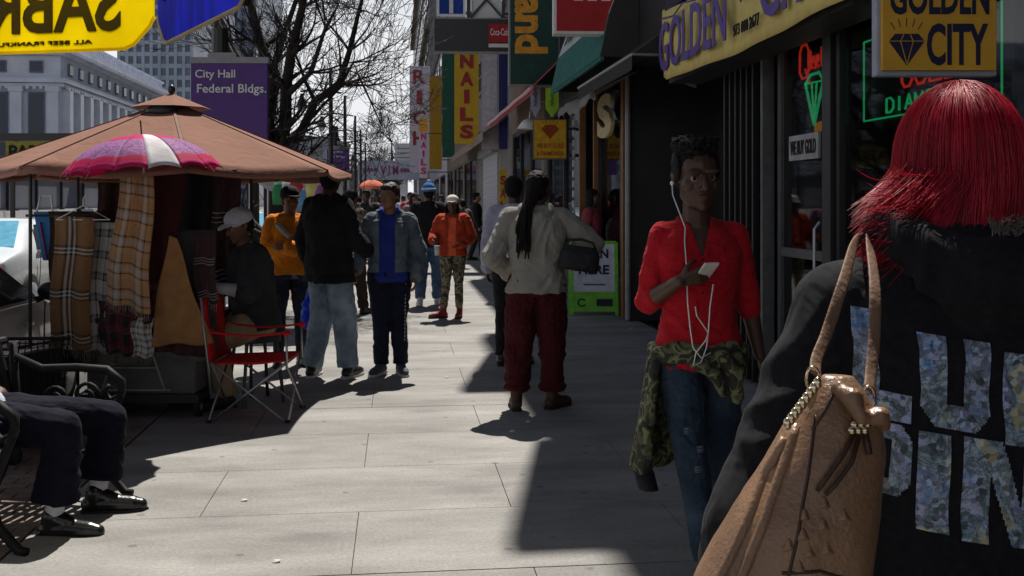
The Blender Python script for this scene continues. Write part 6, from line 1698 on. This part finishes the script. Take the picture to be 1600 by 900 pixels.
# --- pink umbrella
xc, yc = at(254, 6.75)
pu = thing('pink_umbrella', 'small magenta patterned umbrella with one white panel in front of the brown one', 'umbrella', (xc, yc, 0), -YAW)
def pinkmat():
    m, nt, N, L, b = newmat('magenta_print')
    uv = N.new('ShaderNodeUVMap'); sp = N.new('ShaderNodeSeparateXYZ'); L.new(uv.outputs[0], sp.inputs[0])
    cr = N.new('ShaderNodeValToRGB'); cr.color_ramp.interpolation = 'CONSTANT'; e = cr.color_ramp.elements
    e[0].position = 0; e[0].color = (.55, .01, .13, 1); e[1].position = .42; e[1].color = (.36, .14, .38, 1)
    x_ = e.new(.8); x_.color = (.5, .01, .08, 1); x_ = e.new(.9); x_.color = (.6, .02, .15, 1)
    L.new(sp.outputs[1], cr.inputs[0])
    tcn = N.new('ShaderNodeTexCoord')
    v = N.new('ShaderNodeTexNoise'); v.inputs['Scale'].default_value = 26; v.inputs['Distortion'].default_value = 2.5; L.new(tcn.outputs['Object'], v.inputs['Vector'])
    r_ = N.new('ShaderNodeValToRGB'); r_.color_ramp.interpolation = 'CONSTANT'; r_.color_ramp.elements[0].color = (.1, .05, .12, 1); r_.color_ramp.elements[1].position = .47; r_.color_ramp.elements[1].color = (.45, .2, .42, 1)
    L.new(v.outputs['Fac'], r_.inputs[0])
    g = N.new('ShaderNodeValToRGB'); g.color_ramp.interpolation = 'CONSTANT'; ge = g.color_ramp.elements; ge[0].color = (0, 0, 0, 1); ge[1].position = .42; ge[1].color = (.55, .55, .55, 1); q = ge.new(.8); q.color = (0, 0, 0, 1)
    L.new(sp.outputs[1], g.inputs[0])
    mx = N.new('ShaderNodeMix'); mx.data_type = 'RGBA'; L.new(g.outputs[0], mx.inputs['Factor']); L.new(cr.outputs[0], mx.inputs['A']); L.new(r_.outputs[0], mx.inputs['B'])
    L.new(mx.outputs['Result'], b.inputs['Base Color']); b.inputs['Roughness'].default_value = .7; b.inputs['Specular IOR Level'].default_value = .2
    t = N.new('ShaderNodeBsdfTranslucent'); L.new(mx.outputs['Result'], t.inputs[0]); ms = N.new('ShaderNodeMixShader'); ms.inputs[0].default_value = .3
    L.new(b.outputs[0], ms.inputs[1]); L.new(t.outputs[0], ms.inputs[2]); L.new(ms.outputs[0], N['Material Output'].inputs[0])
    return m
pkm = pinkmat(); whp = cloth('umbrella_white', (.75, .72, .75), transl=.3, fold=.1)
tilt = Matrix.Rotation(R(-4), 4, 'Y')
NPn = 16
for k in range(NPn):
    a0, a1 = 2 * math.pi * k / NPn, 2 * math.pi * (k + 1) / NPn
    def pf(u, v, a0=a0, a1=a1):
        ph = v * 1.05; a = a0 + (a1 - a0) * u
        sc_ = 1 - .045 * math.sin(math.pi * u) * v
        r_ = .585 * math.sin(ph) / math.sin(1.05) * .87 * sc_; z = (math.cos(ph) - 1) * .5 + .02 * math.sin(math.pi * u) * v * v
        p = tilt @ V(r_ * math.cos(a), r_ * math.sin(a), z + 1.995); return p
    wht = k == 13
    sheet('canopy_panel', whp if wht else pkm, pf, 6, 14, pu, .002)
    MB().tube([pf(0, v) - V(0, 0, .004) for v in np.linspace(0, 1, 8)], .003, 5).build('rib', alu, pu)
MB().tube([tilt @ V(0, 0, 1.99), tilt @ V(0, 0, 2.09)], .005, 6).build('ferrule', blk, pu)
MB().tube([tilt @ V(0, 0, 1.99), tilt @ V(0, .0, 1.74)], .007, 6).build('shaft', alu, pu)

# ================================================================== SCARF STALL
def lx_(px, d): return None
cx, cy = at(235, 7.6)
ct = thing('scarf_cart', 'wheeled vendor cart with grey tarp panels and rails under the scarves', 'cart', (cx, cy, 0), -YAW)
def cl(px, py, d):       # local coords of the cart (camera aligned yaw)
    v = P(px, py, d) - Vector((cx, cy, 0)); return Matrix.Rotation(YAW, 3, 'Z') @ v
tarp = cloth('grey_tarp', (.11, .11, .115), fold=.6)
MB().box((.02, .1, .42), (.78, .7, .5)).build('box', tarp, ct, bevel=.01)
MB().box((.02, .1, .14), (.84, .76, .06)).build('chassis', blk, ct)
MB().box((.02, .1, .7), (.95, .8, .04)).build('shelf', blk, ct)
st = MB(); st.bar((-.25, -.262, .2), (-.12, -.262, .62), .035, .006).bar((.2, -.262, .2), (.05, -.262, .62), .035, .006).bar((-.2, -.264, .36), (.14, -.264, .36), .03, .006).bar((-.28, -.264, .2), (.24, -.264, .2), .03, .006)
st.build('white_tape', mat('old_white', (.38, .38, .38)), ct)
for a, b in ((-.34, -.2), (.42, -.2), (-.34, .4), (.42, .4)):
    w_ = MB().rings([((a - .02, b, .07), (0, 1, 0), (0, 0, 1), .07, .07), ((a + .02, b, .07), (0, 1, 0), (0, 0, 1), .07, .07)], n=20, e=2).build('wheel', soleb, ct, True)
    MB().rings([((a - .024, b, .07), (0, 1, 0), (0, 0, 1), .03, .03), ((a + .024, b, .07), (0, 1, 0), (0, 0, 1), .03, .03)], n=12, e=2).build('hub', alu, w_, True)
rl = MB()
for a, b in ((-.75, -.3), (-.75, .5), (-.3, .5), (.45, .5), (.62, .5)):
    if True: rl.tube([(a, b, .12 if abs(a) < .5 else .0), (a, b, 1.78)], .013, 8)
for b in (-.3, .5): rl.tube([(-.78, b, 1.77), (.72, b, 1.77)], .013, 8).tube([(-.78, b, 1.45), (-.28, b, 1.45)], .01, 8)
for a in (-.75, .62): rl.tube([(a, -.3, 1.77), (a, .5, 1.77)], .012, 8)
rl.build('rail', blk, ct)
camel = (.24, .12, .045); blkc = (.012, .01, .01); wht = (.6, .58, .55); gry = (.2, .2, .2)
pl1 = plaid('camel_plaid', camel, [(0, camel), (.3, blkc), (.36, wht), (.42, blkc), (.47, wht), (.52, blkc), (.57, camel)], [(0, camel), (.66, blkc), (.72, wht), (.76, blkc), (.81, wht), (.85, blkc), (.9, camel)], 1, 3)
pl2 = plaid('white_black_plaid', wht, [(0, wht), (.2, blkc), (.3, gry), (.5, wht), (.7, blkc), (.78, wht)], [(0, wht), (.3, blkc), (.42, gry), (.6, blkc), (.68, wht)], 2, 6)
pl3 = plaid('tartan_camel', camel, [(0, (.3, .155, .065)), (.3, blkc), (.36, (.3, .155, .065)), (.42, (.34, .31, .29)), (.62, (.3, .155, .065)), (.68, blkc), (.74, (.45, .22, .09))], [(0, (.44, .26, .13)), (.35, blkc), (.42, (.44, .26, .13)), (.5, (.4, .36, .33)), (.7, (.44, .26, .13)), (.76, blkc), (.82, (.5, .3, .15))], 2, 5)
pl4 = plaid('dark_plaid', blkc, [(0, (.05, .012, .015)), (.4, blkc), (.7, (.06, .02, .02))], [(0, (.05, .012, .015)), (.7, wht), (.72, blkc), (.78, (.5, .5, .5)), (.8, blkc), (.86, wht), (.88, blkc)], 2, 2)
pl5 = plaid('red_dark_plaid', blkc, [(0, (.12, .01, .015)), (.4, blkc), (.7, (.2, .02, .03))], [(0, blkc), (.4, (.16, .012, .02)), (.7, (.1, .12, .12)), (.76, blkc)], 2, 4)
maroon = cloth('maroon_wool', (.045, .01, .012)); charc = cloth('charcoal_wool', (.04, .042, .045)); camp = cloth('camel_wool', (.26, .13, .05), fold=.15)
def scarf(label, quad, d, m, fringe=0, fold=.02, ph=0, nf=3, dd=0, name='scarf'):
    """quad: pixel corners tl,tr,bl,br"""
    tl, tr, bl, br = [P(*q, d) for q in quad]
    bl = bl + V(0, dd, 0); br = br + V(0, dd, 0)
    o0 = (tl + tr) / 2
    t = thing(name, label, name, o0)
    wdt = (br - bl).length
    def f(u, v):
        p = lerp(lerp(tl, tr, u), lerp(bl, br, u), v) - o0
        p += V(SY, CY, 0) * (fold * math.sin(u * nf * 6.28 + ph + v * 1.2) * (.4 + .6 * v)) + V(CY, -SY, 0) * (.012 * math.sin(v * 7 + ph)) + V(0, 0, -.012 * math.sin(u * 9 + ph) * v)
        return p
    sheet('cloth', m, f, 28, 40, t, .006)
    if fringe:
        fm = MB()
        nn = int(wdt / .012)
        for k in range(nn):
            p = f(k / nn, 1); fm.tube([p, p + V(random.uniform(-.006, .006), 0, -fringe * .5), p + V(random.uniform(-.012, .012), random.uniform(-.01, .01), -fringe * random.uniform(.8, 1.05))], [.003, .0025, .0012], 4, caps=False)
        fm.build('fringe', m if m.name.endswith('wool') else mat('fringe_beige', (.2, .18, .15)), t)
    return t
scarf('camel scarf with white and black stripe bands hanging leftmost on the stall', [(84, 337), (146, 340), (76, 540), (138, 545)], 7.2, pl1, .09, .02, .4, 2)
scarf('white scarf with black checks hanging between the two camel scarves', [(134, 347), (190, 348), (130, 548), (178, 552)], 7.3, pl2, .09, .02, 1.5, 2)
scarf('wide camel tartan scarf draped from the top rail of the stall', [(188, 268), (240, 275), (163, 470), (232, 490)], 7.05, pl3, .05, .02, 0, 2)
scarf('plain maroon scarf with fringe hanging right of the camel tartan scarf', [(226, 265), (292, 268), (230, 458), (268, 462)], 7.2, maroon, .09, .02, 2, 2)
scarf('charcoal blanket draped over the right end of the stall', [(262, 358), (335, 360), (274, 548), (338, 548)], 7.32, charc, .05, .015, 1, 2, name='blanket')
scarf('plain camel blanket hung as a slanting panel on the stall front', [(262, 368), (274, 372), (234, 540), (331, 537)], 7.16, camp, 0, .006, 1, 1, name='blanket')
scarf('dark plaid scarf with white lines hanging at the right end of the stall', [(331, 268), (375, 270), (330, 448), (368, 450)], 7.9, pl4, .08, .02, .2, 2)
scarf('red and black checked scarf low in the middle of the stall', [(168, 440), (214, 445), (166, 552), (205, 556)], 7.2, pl5, .06, .02, 1, 2)
scarf('dark red checked scarf under the maroon scarf', [(206, 430), (250, 440), (204, 500), (240, 505)], 7.19, pl5, .05, .02, 2, 2)
scarf('short white and black checked scarf below the dark red one', [(206, 495), (240, 498), (208, 556), (238, 560)], 7.2, pl2, .05, .02, 2.5, 1)
scarf('black shawl hanging below the camel blanket', [(236, 520), (285, 525), (238, 568), (284, 566)], 7.4, blkcl, .05, .02, .6, 2, name='shawl')
scarf('black coat hanging behind the maroon scarf under the umbrella', [(276, 272), (345, 272), (278, 420), (340, 430)], 7.95, blkcl, 0, .03, .6, 2, name='coat')
scarf('dark brown shawl hanging at the back of the stall', [(150, 285), (230, 285), (150, 440), (228, 450)], 8.05, cloth('brown_wool', (.04, .02, .015)), .05, .03, .9, 3, name='shawl')
scarf('dark green checked scarf between the white checked and the tartan scarves', [(176, 360), (206, 362), (172, 540), (200, 545)], 7.26, plaid('green_dark_plaid', blkc, [(0, (.01, .03, .02)), (.4, blkc), (.7, (.05, .05, .03))], [(0, blkc), (.5, (.02, .05, .03)), (.8, (.1, .02, .02)), (.86, blkc)], 2, 5), .06, .02, .8, 2)
scarf('black and grey striped scarf hanging over the front of the charcoal blanket', [(300, 366), (334, 366), (306, 470), (338, 474)], 7.28, pl4, .06, .015, .8, 2)
scarf('brown shawl hanging at the left end behind the leftmost camel scarf', [(74, 330), (160, 330), (78, 470), (160, 475)], 7.7, cloth('brown_wool', (.04, .02, .015)), .05, .03, .4, 3, name='shawl')
skirt = cloth('dark_print_skirt', (.03, .028, .03), col2=(.1, .03, .035), sc=14)
scarf('dark printed skirt cloth round the front of the cart', [(152, 470), (332, 476), (156, 548), (330, 556)], 7.27, skirt, .03, .03, .2, 5, name='cart_skirt')
for k_2, (q_, c_, l_) in enumerate((((210, 474), (.2, .02, .03), 'folded red scarf on the cart shelf nearest the camel tartan'), ((232, 470), (.05, .08, .16), 'folded navy scarf on the cart shelf'), ((212, 462), (.25, .2, .15), 'folded beige scarf on top of the red folded one'), ((150, 562), (.06, .05, .07), 'dark folded cloth low at the left end of the stall'), ((175, 566), (.2, .18, .17), 'grey folded cloth low in front of the cart'))):
    fm_ = MB()
    for j_ in range(3): fm_.box((0, 0, j_ * .022), (.15 - .01 * j_, .2, .02))
    o_ = fm_.build('folded_scarf', cloth('folded%d' % k_2, c_), None, bevel=.008, label=l_, cat='scarf'); o_.location = P(*q_, 7.42); o_.rotation_euler = (0, 0, random.uniform(-.3, .3))
scarf('black fringed scarf hanging from the left rail behind the leftmost camel scarf', [(84, 545), (150, 548), (88, 572), (150, 574)], 7.45, blkcl, .05, .02, .2, 2)
hg = thing('wire_hanger', 'white wire hanger above the leftmost scarves', 'hanger', P(130, 330, 7.2), -YAW)
MB().tube([(-.19, 0, -.06), (0, 0, .04), (.19, 0, -.06), (-.19, 0, -.06)], .004, 6).tube([(0, 0, .04), (0, 0, .09), (.02, 0, .12), (.03, 0, .09)], .004, 6).build('wire', white, hg)
tb = thing('tote_bag', 'blue tote bag with a red stripe hanging from the left rail of the stall', 'bag', P(70, 372, 7.75), -YAW)
MB().prism([(-.09, .2), (.09, .2), (.1, -.17), (-.02, -.17)], (0, 0, 0), (1, 0, 0), (0, 0, 1), (0, 1, 0), .06).build('pouch', mat('tote_blue', (.03, .17, .42)), tb, bevel=.01)
MB().bar((-.03, -.004, .12), (.02, -.004, -.16), .03, .006).build('stripe', mat('tote_red', (.5, .03, .08)), tb)
MB().tube([(-.06, 0, .2), (-.04, .02, .32), (.04, .02, .32), (.06, 0, .2)], .008).build('handle', white, tb)
# --- camp chair
xq, yq = at(402, 7.42)
ch = thing('camp_chair', 'red folding camp chair with grey metal legs beside the stall', 'chair', (xq, yq, 0), -YAW)
rc = cloth('red_canvas', (.5, .012, .015), fold=.2, fsc=4)
mtl = mat('grey_tube', (.3, .3, .31), rough=.4, metal=.7)
sheet('seat', rc, lambda u, v: (-.26 + .52 * u, -.24 + .48 * v, .41 - .04 * math.sin(math.pi * u) * math.sin(math.pi * v) + .02 * u), 10, 10, ch, .01)
sheet('backrest', rc, lambda u, v: (-.27 - .06 * v, -.25 + .5 * u, .42 + .45 * v), 8, 8, ch, .014)
for s_ in (-1, 1):
    sheet('armrest', rc, lambda u, v, s_=s_: (-.27 + .56 * u, s_ * .26 + .03 * (v - .5), .64 - .03 * math.sin(math.pi * u)), 10, 2, ch, .012)
    MB().ell((.27, s_ * .26, .63), (.03, .025, .02)).build('cup_end', rc, ch, True)
for a, b in (((-.27, -.26, 0), (.26, -.25, .42)), ((.27, -.26, 0), (-.26, -.25, .42)), ((-.27, .26, 0), (.26, .25, .42)), ((.27, .26, 0), (-.26, .25, .42)), ((-.28, -.26, 0), (-.26, .25, .42)), ((-.28, .26, 0), (-.26, -.25, .42)), ((.28, -.26, 0), (.26, .25, .42)), ((.28, .26, 0), (.26, -.25, .42)),
             ((-.26, -.26, .2), (-.33, -.26, .88)), ((-.26, .26, .2), (-.33, .26, .88)), ((.27, -.26, .38), (.27, -.26, .62)), ((.27, .26, .38), (.27, .26, .62))):
    l_ = MB().tube([a, b], .0085, 8).build('leg', mtl, ch, True)
    if a[2] == 0: MB().ell((a[0], a[1], .012), (.018, .018, .012)).build('foot', soleb, l_, True)
# goods on far side of the stall
ms = thing('market_stall', 'second vendor stall with a pale tarpaulin and hanging goods behind the orange jacket woman', 'stall', (*at(455, 12.5), 0), -YAW)
sheet('tarpaulin', cloth('pale_tarp', (.45, .5, .55)), lambda u, v: (-.42 + .84 * u, -.4 + .9 * v, 1.86 - .15 * v - .04 * math.sin(u * 9)), 14, 8, ms, .01)
for a, b in ((-.4, -.4), (.4, -.4), (-.4, .5), (.4, .5)): MB().tube([(a, b, 0), (a, b, 1.86)], .015).build('post', alu, ms)
MB().box((0, .05, .7), (.8, .7, .06)).build('table_top', stone_b, ms)
rg_ = random.Random(9)
for k, c in enumerate(((.04, .25, .1), (.6, .6, .62), (.45, .04, .05), (.12, .3, .5), (.6, .55, .2), (.3, .1, .3), (.5, .5, .55))):
    o = MB().rings([((0, 0, 0), (1, 0, 0), (0, 1, 0), .06, .03), ((0, 0, -.12), (1, 0, 0), (0, 1, 0), .09, .05), ((0, 0, -.26), (1, 0, 0), (0, 1, 0), .08, .05)], e=3).tube([(-.04, 0, 0), (0, 0, .08), (.04, 0, 0)], .006).build('hanging_bag', mat('hb%d' % k, c), None, True,
        label=('green', 'white', 'red', 'blue', 'yellow', 'purple', 'light grey')[k] + ' cloth bag hanging from the second vendor stall', cat='bag', group='bags hanging on the second stall')
    o.location = P(437 + k * 13, 283 + rg_.uniform(-8, 14), 12.0)

# ================================================================== SMALL ORANGE UMBRELLA IN THE CROWD
ou = thing('orange_umbrella', 'small salmon orange umbrella held up in the distant crowd', 'umbrella', P(581, 281, 27), -YAW)
om = cloth('salmon', (.75, .25, .16), transl=.3)
for k in range(8):
    a0, a1 = 2 * math.pi * k / 8, 2 * math.pi * (k + 1) / 8
    sheet('canopy_panel', om, lambda u, v, a0=a0, a1=a1: (.4 * math.sin(v * 1.2) * math.cos(a0 + (a1 - a0) * u) * (1 - .06 * math.sin(math.pi * u) * v), .4 * math.sin(v * 1.2) * math.sin(a0 + (a1 - a0) * u), .35 * (math.cos(v * 1.2) - 1)), 4, 6, ou, .003)
MB().tube([(0, 0, .05), (0, 0, -.7)], .01).build('shaft', blk, ou)

# ================================================================== CARS
def car(label, loc, rz, paint, scale=1.0):
    t = thing('parked_car', label, 'car', loc, rz)     # nose towards local +Y
    gl = mat('car_glass', (.02, .03, .04), rough=.04, spec=.9, bump=0, coat=1)
    st = [(-2.3, .35, .78, .78, .78), (-2.22, .22, .9, .92, .86), (-1.75, .2, .98, 1.0, .9), (-1.45, .2, .98, 1.06, .9), (-.75, .2, .96, 1.40, .91), (0, .2, .94, 1.45, .92), (.45, .2, .92, 1.38, .92), (1.15, .2, .9, .97, .91), (1.75, .22, .8, .86, .88), (2.15, .25, .68, .74, .8), (2.3, .35, .55, .6, .68)]
    def ring(y, zb, zl, zr, hw, out=0):
        rw = hw * (.97 - .32 * max(0, min(1, (zr - zl) / .5)))
        pts = [(-hw * .9, zb), (-hw, zb + .12), (-hw * 1.01, (zb + zl) / 2 + .05), (-hw * .985, zl), (-(rw + out), zr - .03), (-(rw - .12), zr + out), (0, zr + .015 + out), ((rw - .12), zr + out), ((rw + out), zr - .03), (hw * .985, zl), (hw * 1.01, (zb + zl) / 2 + .05), (hw, zb + .12), (hw * .9, zb)]
        return [V(a, y, b) for a, b in pts]
    vs = []; n = 13
    for s_ in st: vs += ring(*s_)
    fs = [(i * n + k, i * n + (k + 1) % n, (i + 1) * n + (k + 1) % n, (i + 1) * n + k) for i in range(len(st) - 1) for k in range(n)]
    fs += [tuple(range(n)), tuple((len(st) - 1) * n + k for k in range(n))]
    b_ = MB().add(vs, fs).build('body', paint, t, True)
    sb_ = b_.modifiers.new('s', 'SUBSURF'); sb_.levels = sb_.render_levels = 2
    def quad(name, pts, off):
        MB().add(pts, [tuple(range(len(pts)))]).build(name, gl, t)
    for s_ in (-1, 1):
        X = lambda z, hw=.905: s_ * (hw * .99 - max(0, z - .93) * .55 + .012)
        quad('side_window', [(X(.98), -1.0, .98), (X(1.34), -.62, 1.34), (X(1.36), -.12, 1.36), (X(.97), -.08, .97)], 0)
        quad('side_window', [(X(.97), .02, .97), (X(1.36), 0, 1.36), (X(1.3), .42, 1.3), (X(1.0), .88, 1.0), (X(.96), .92, .96)], 0)
        MB().tube([(X(.96) , -1.05, .965), (X(.95), .0, .955), (X(.94), .98, .945)], .012, 6).build('window_trim', alu, t)
        for (ya, yb) in ((-.05, -.05), (.98, .9), (-1.0, -1.1)):
            MB().tube([(s_ * .925, ya, .93), (s_ * .93, (ya + yb) / 2, .6), (s_ * .915, yb, .3)], .006, 5).build('door_seam', blk, t)
        for yy in (-.3, .75 - .02): 
            MB().bar((s_ * .935, yy - .2, .8), (s_ * .935, yy - .04, .8), .03, .03).build('door_handle', alu, t, bevel=.008)
        MB().ell((s_ * 1.02, .82, 1.02), (.1, .06, .07)).tube([(s_ * .9, .86, .95), (s_ * .97, .84, .98)], .025).build('mirror', blk, t, True)
        for yy in (-1.4, 1.42):
            w_ = MB().rings([((s_ * .74, yy, .33), (0, 1, 0), (0, 0, 1), .33, .33), ((s_ * .93, yy, .33), (0, 1, 0), (0, 0, 1), .33, .33), ((s_ * .945, yy, .33), (0, 1, 0), (0, 0, 1), .3, .3)], n=28, e=2).build('wheel', soleb, t, True)
            MB().rings([((s_ * .9, yy, .33), (0, 1, 0), (0, 0, 1), .21, .21), ((s_ * .955, yy, .33), (0, 1, 0), (0, 0, 1), .2, .2)], n=20, e=2).build('rim', alu, w_, True)
        MB().ell((s_ * .62, 2.2, .62), (.17, .09, .08)).build('headlight', mat('lamp_clear', (.7, .72, .75), rough=.1), t, True)
        MB().ell((s_ * .7, -2.24, .78), (.13, .05, .05)).build('tail_light', mat('lamp_red', (.5, .01, .01), rough=.15), t, True)
    quad('windshield', [(-.78, 1.08, 1.0), (-.58, .5, 1.38), (.58, .5, 1.38), (.78, 1.08, 1.0)], 0)
    quad('rear_window', [(.74, -1.55, 1.05), (.56, -.84, 1.405), (-.56, -.84, 1.405), (-.74, -1.55, 1.05)], 0)
    MB().box((0, -2.31, .6), (.5, .02, .13)).build('number_plate', white, t)
    MB().box((0, -2.27, .4), (1.5, .1, .16)).build('rear_bumper', paint, t, bevel=.03)
    t.scale = (scale,) * 3
    return t
silver = mat('silver_paint', (.8, .8, .82), rough=.25, metal=.0, var=.03, bump=0, coat=.8)
wpaint = mat('white_car_paint', (.7, .74, .78), rough=.25, var=.03, bump=0, coat=.8)
car('silver sedan parked at the curb at the left edge with its dark mirror showing', (-3.6, 7.2, -.14), 0, mat('silver_paint', (.6, .6, .6)))
c2 = car('white sedan with pale blue sky reflection coloured into its rear window further along the curb', (-6.15, 16.8, -.14), 0, wpaint)
for c in c2.children:
    if c.name.startswith('rear_window'): c.data.materials[0] = mat('sky_reflection_glass', (.12, .42, .6), rough=.06, spec=.9, bump=0, coat=1)  # sky reflection put into the glass colour as pale blue
t3 = dup(c2, (-3.6, 27, -.14), 0, 'small white sedan parked at the curb behind the hanging scarves'); t3['group'] = 'cars parked along the curb'
t4 = dup(c2, (-3.6, 60, -.14), 0, 'distant white car parked by the far lamp posts'); t4['group'] = 'cars parked along the curb'

# ------------------------------------------------------------------ litter
for k, (px, d) in enumerate(((380, 5.3), (697, 9.0), (1010, 9.4), (430, 4.4), (825, 7.2), (985, 12.5), (800, 6.9))):
    x, y = at(px, d)
    MB().rings([((0, 0, 0), (1, 0, 0), (0, 1, 0), .018, .012), ((.004, 0, .006), (1, 0, .2), (0, 1, 0), .02, .012), ((0, .003, .01), (1, 0, 0), (0, 1, 0), .008, .006)], n=9).build('paper_scrap', solew, label='tiny white scrap of paper lying on the sidewalk', cat='litter', group='paper scraps on the sidewalk').location = (x, y, 0)
# remaining duplicates of the unscaled kind carry the common group
for o in list(bpy.data.objects):
    if o.name.startswith('parked_car') and 'group' not in o: o['group'] = 'cars parked along the curb'
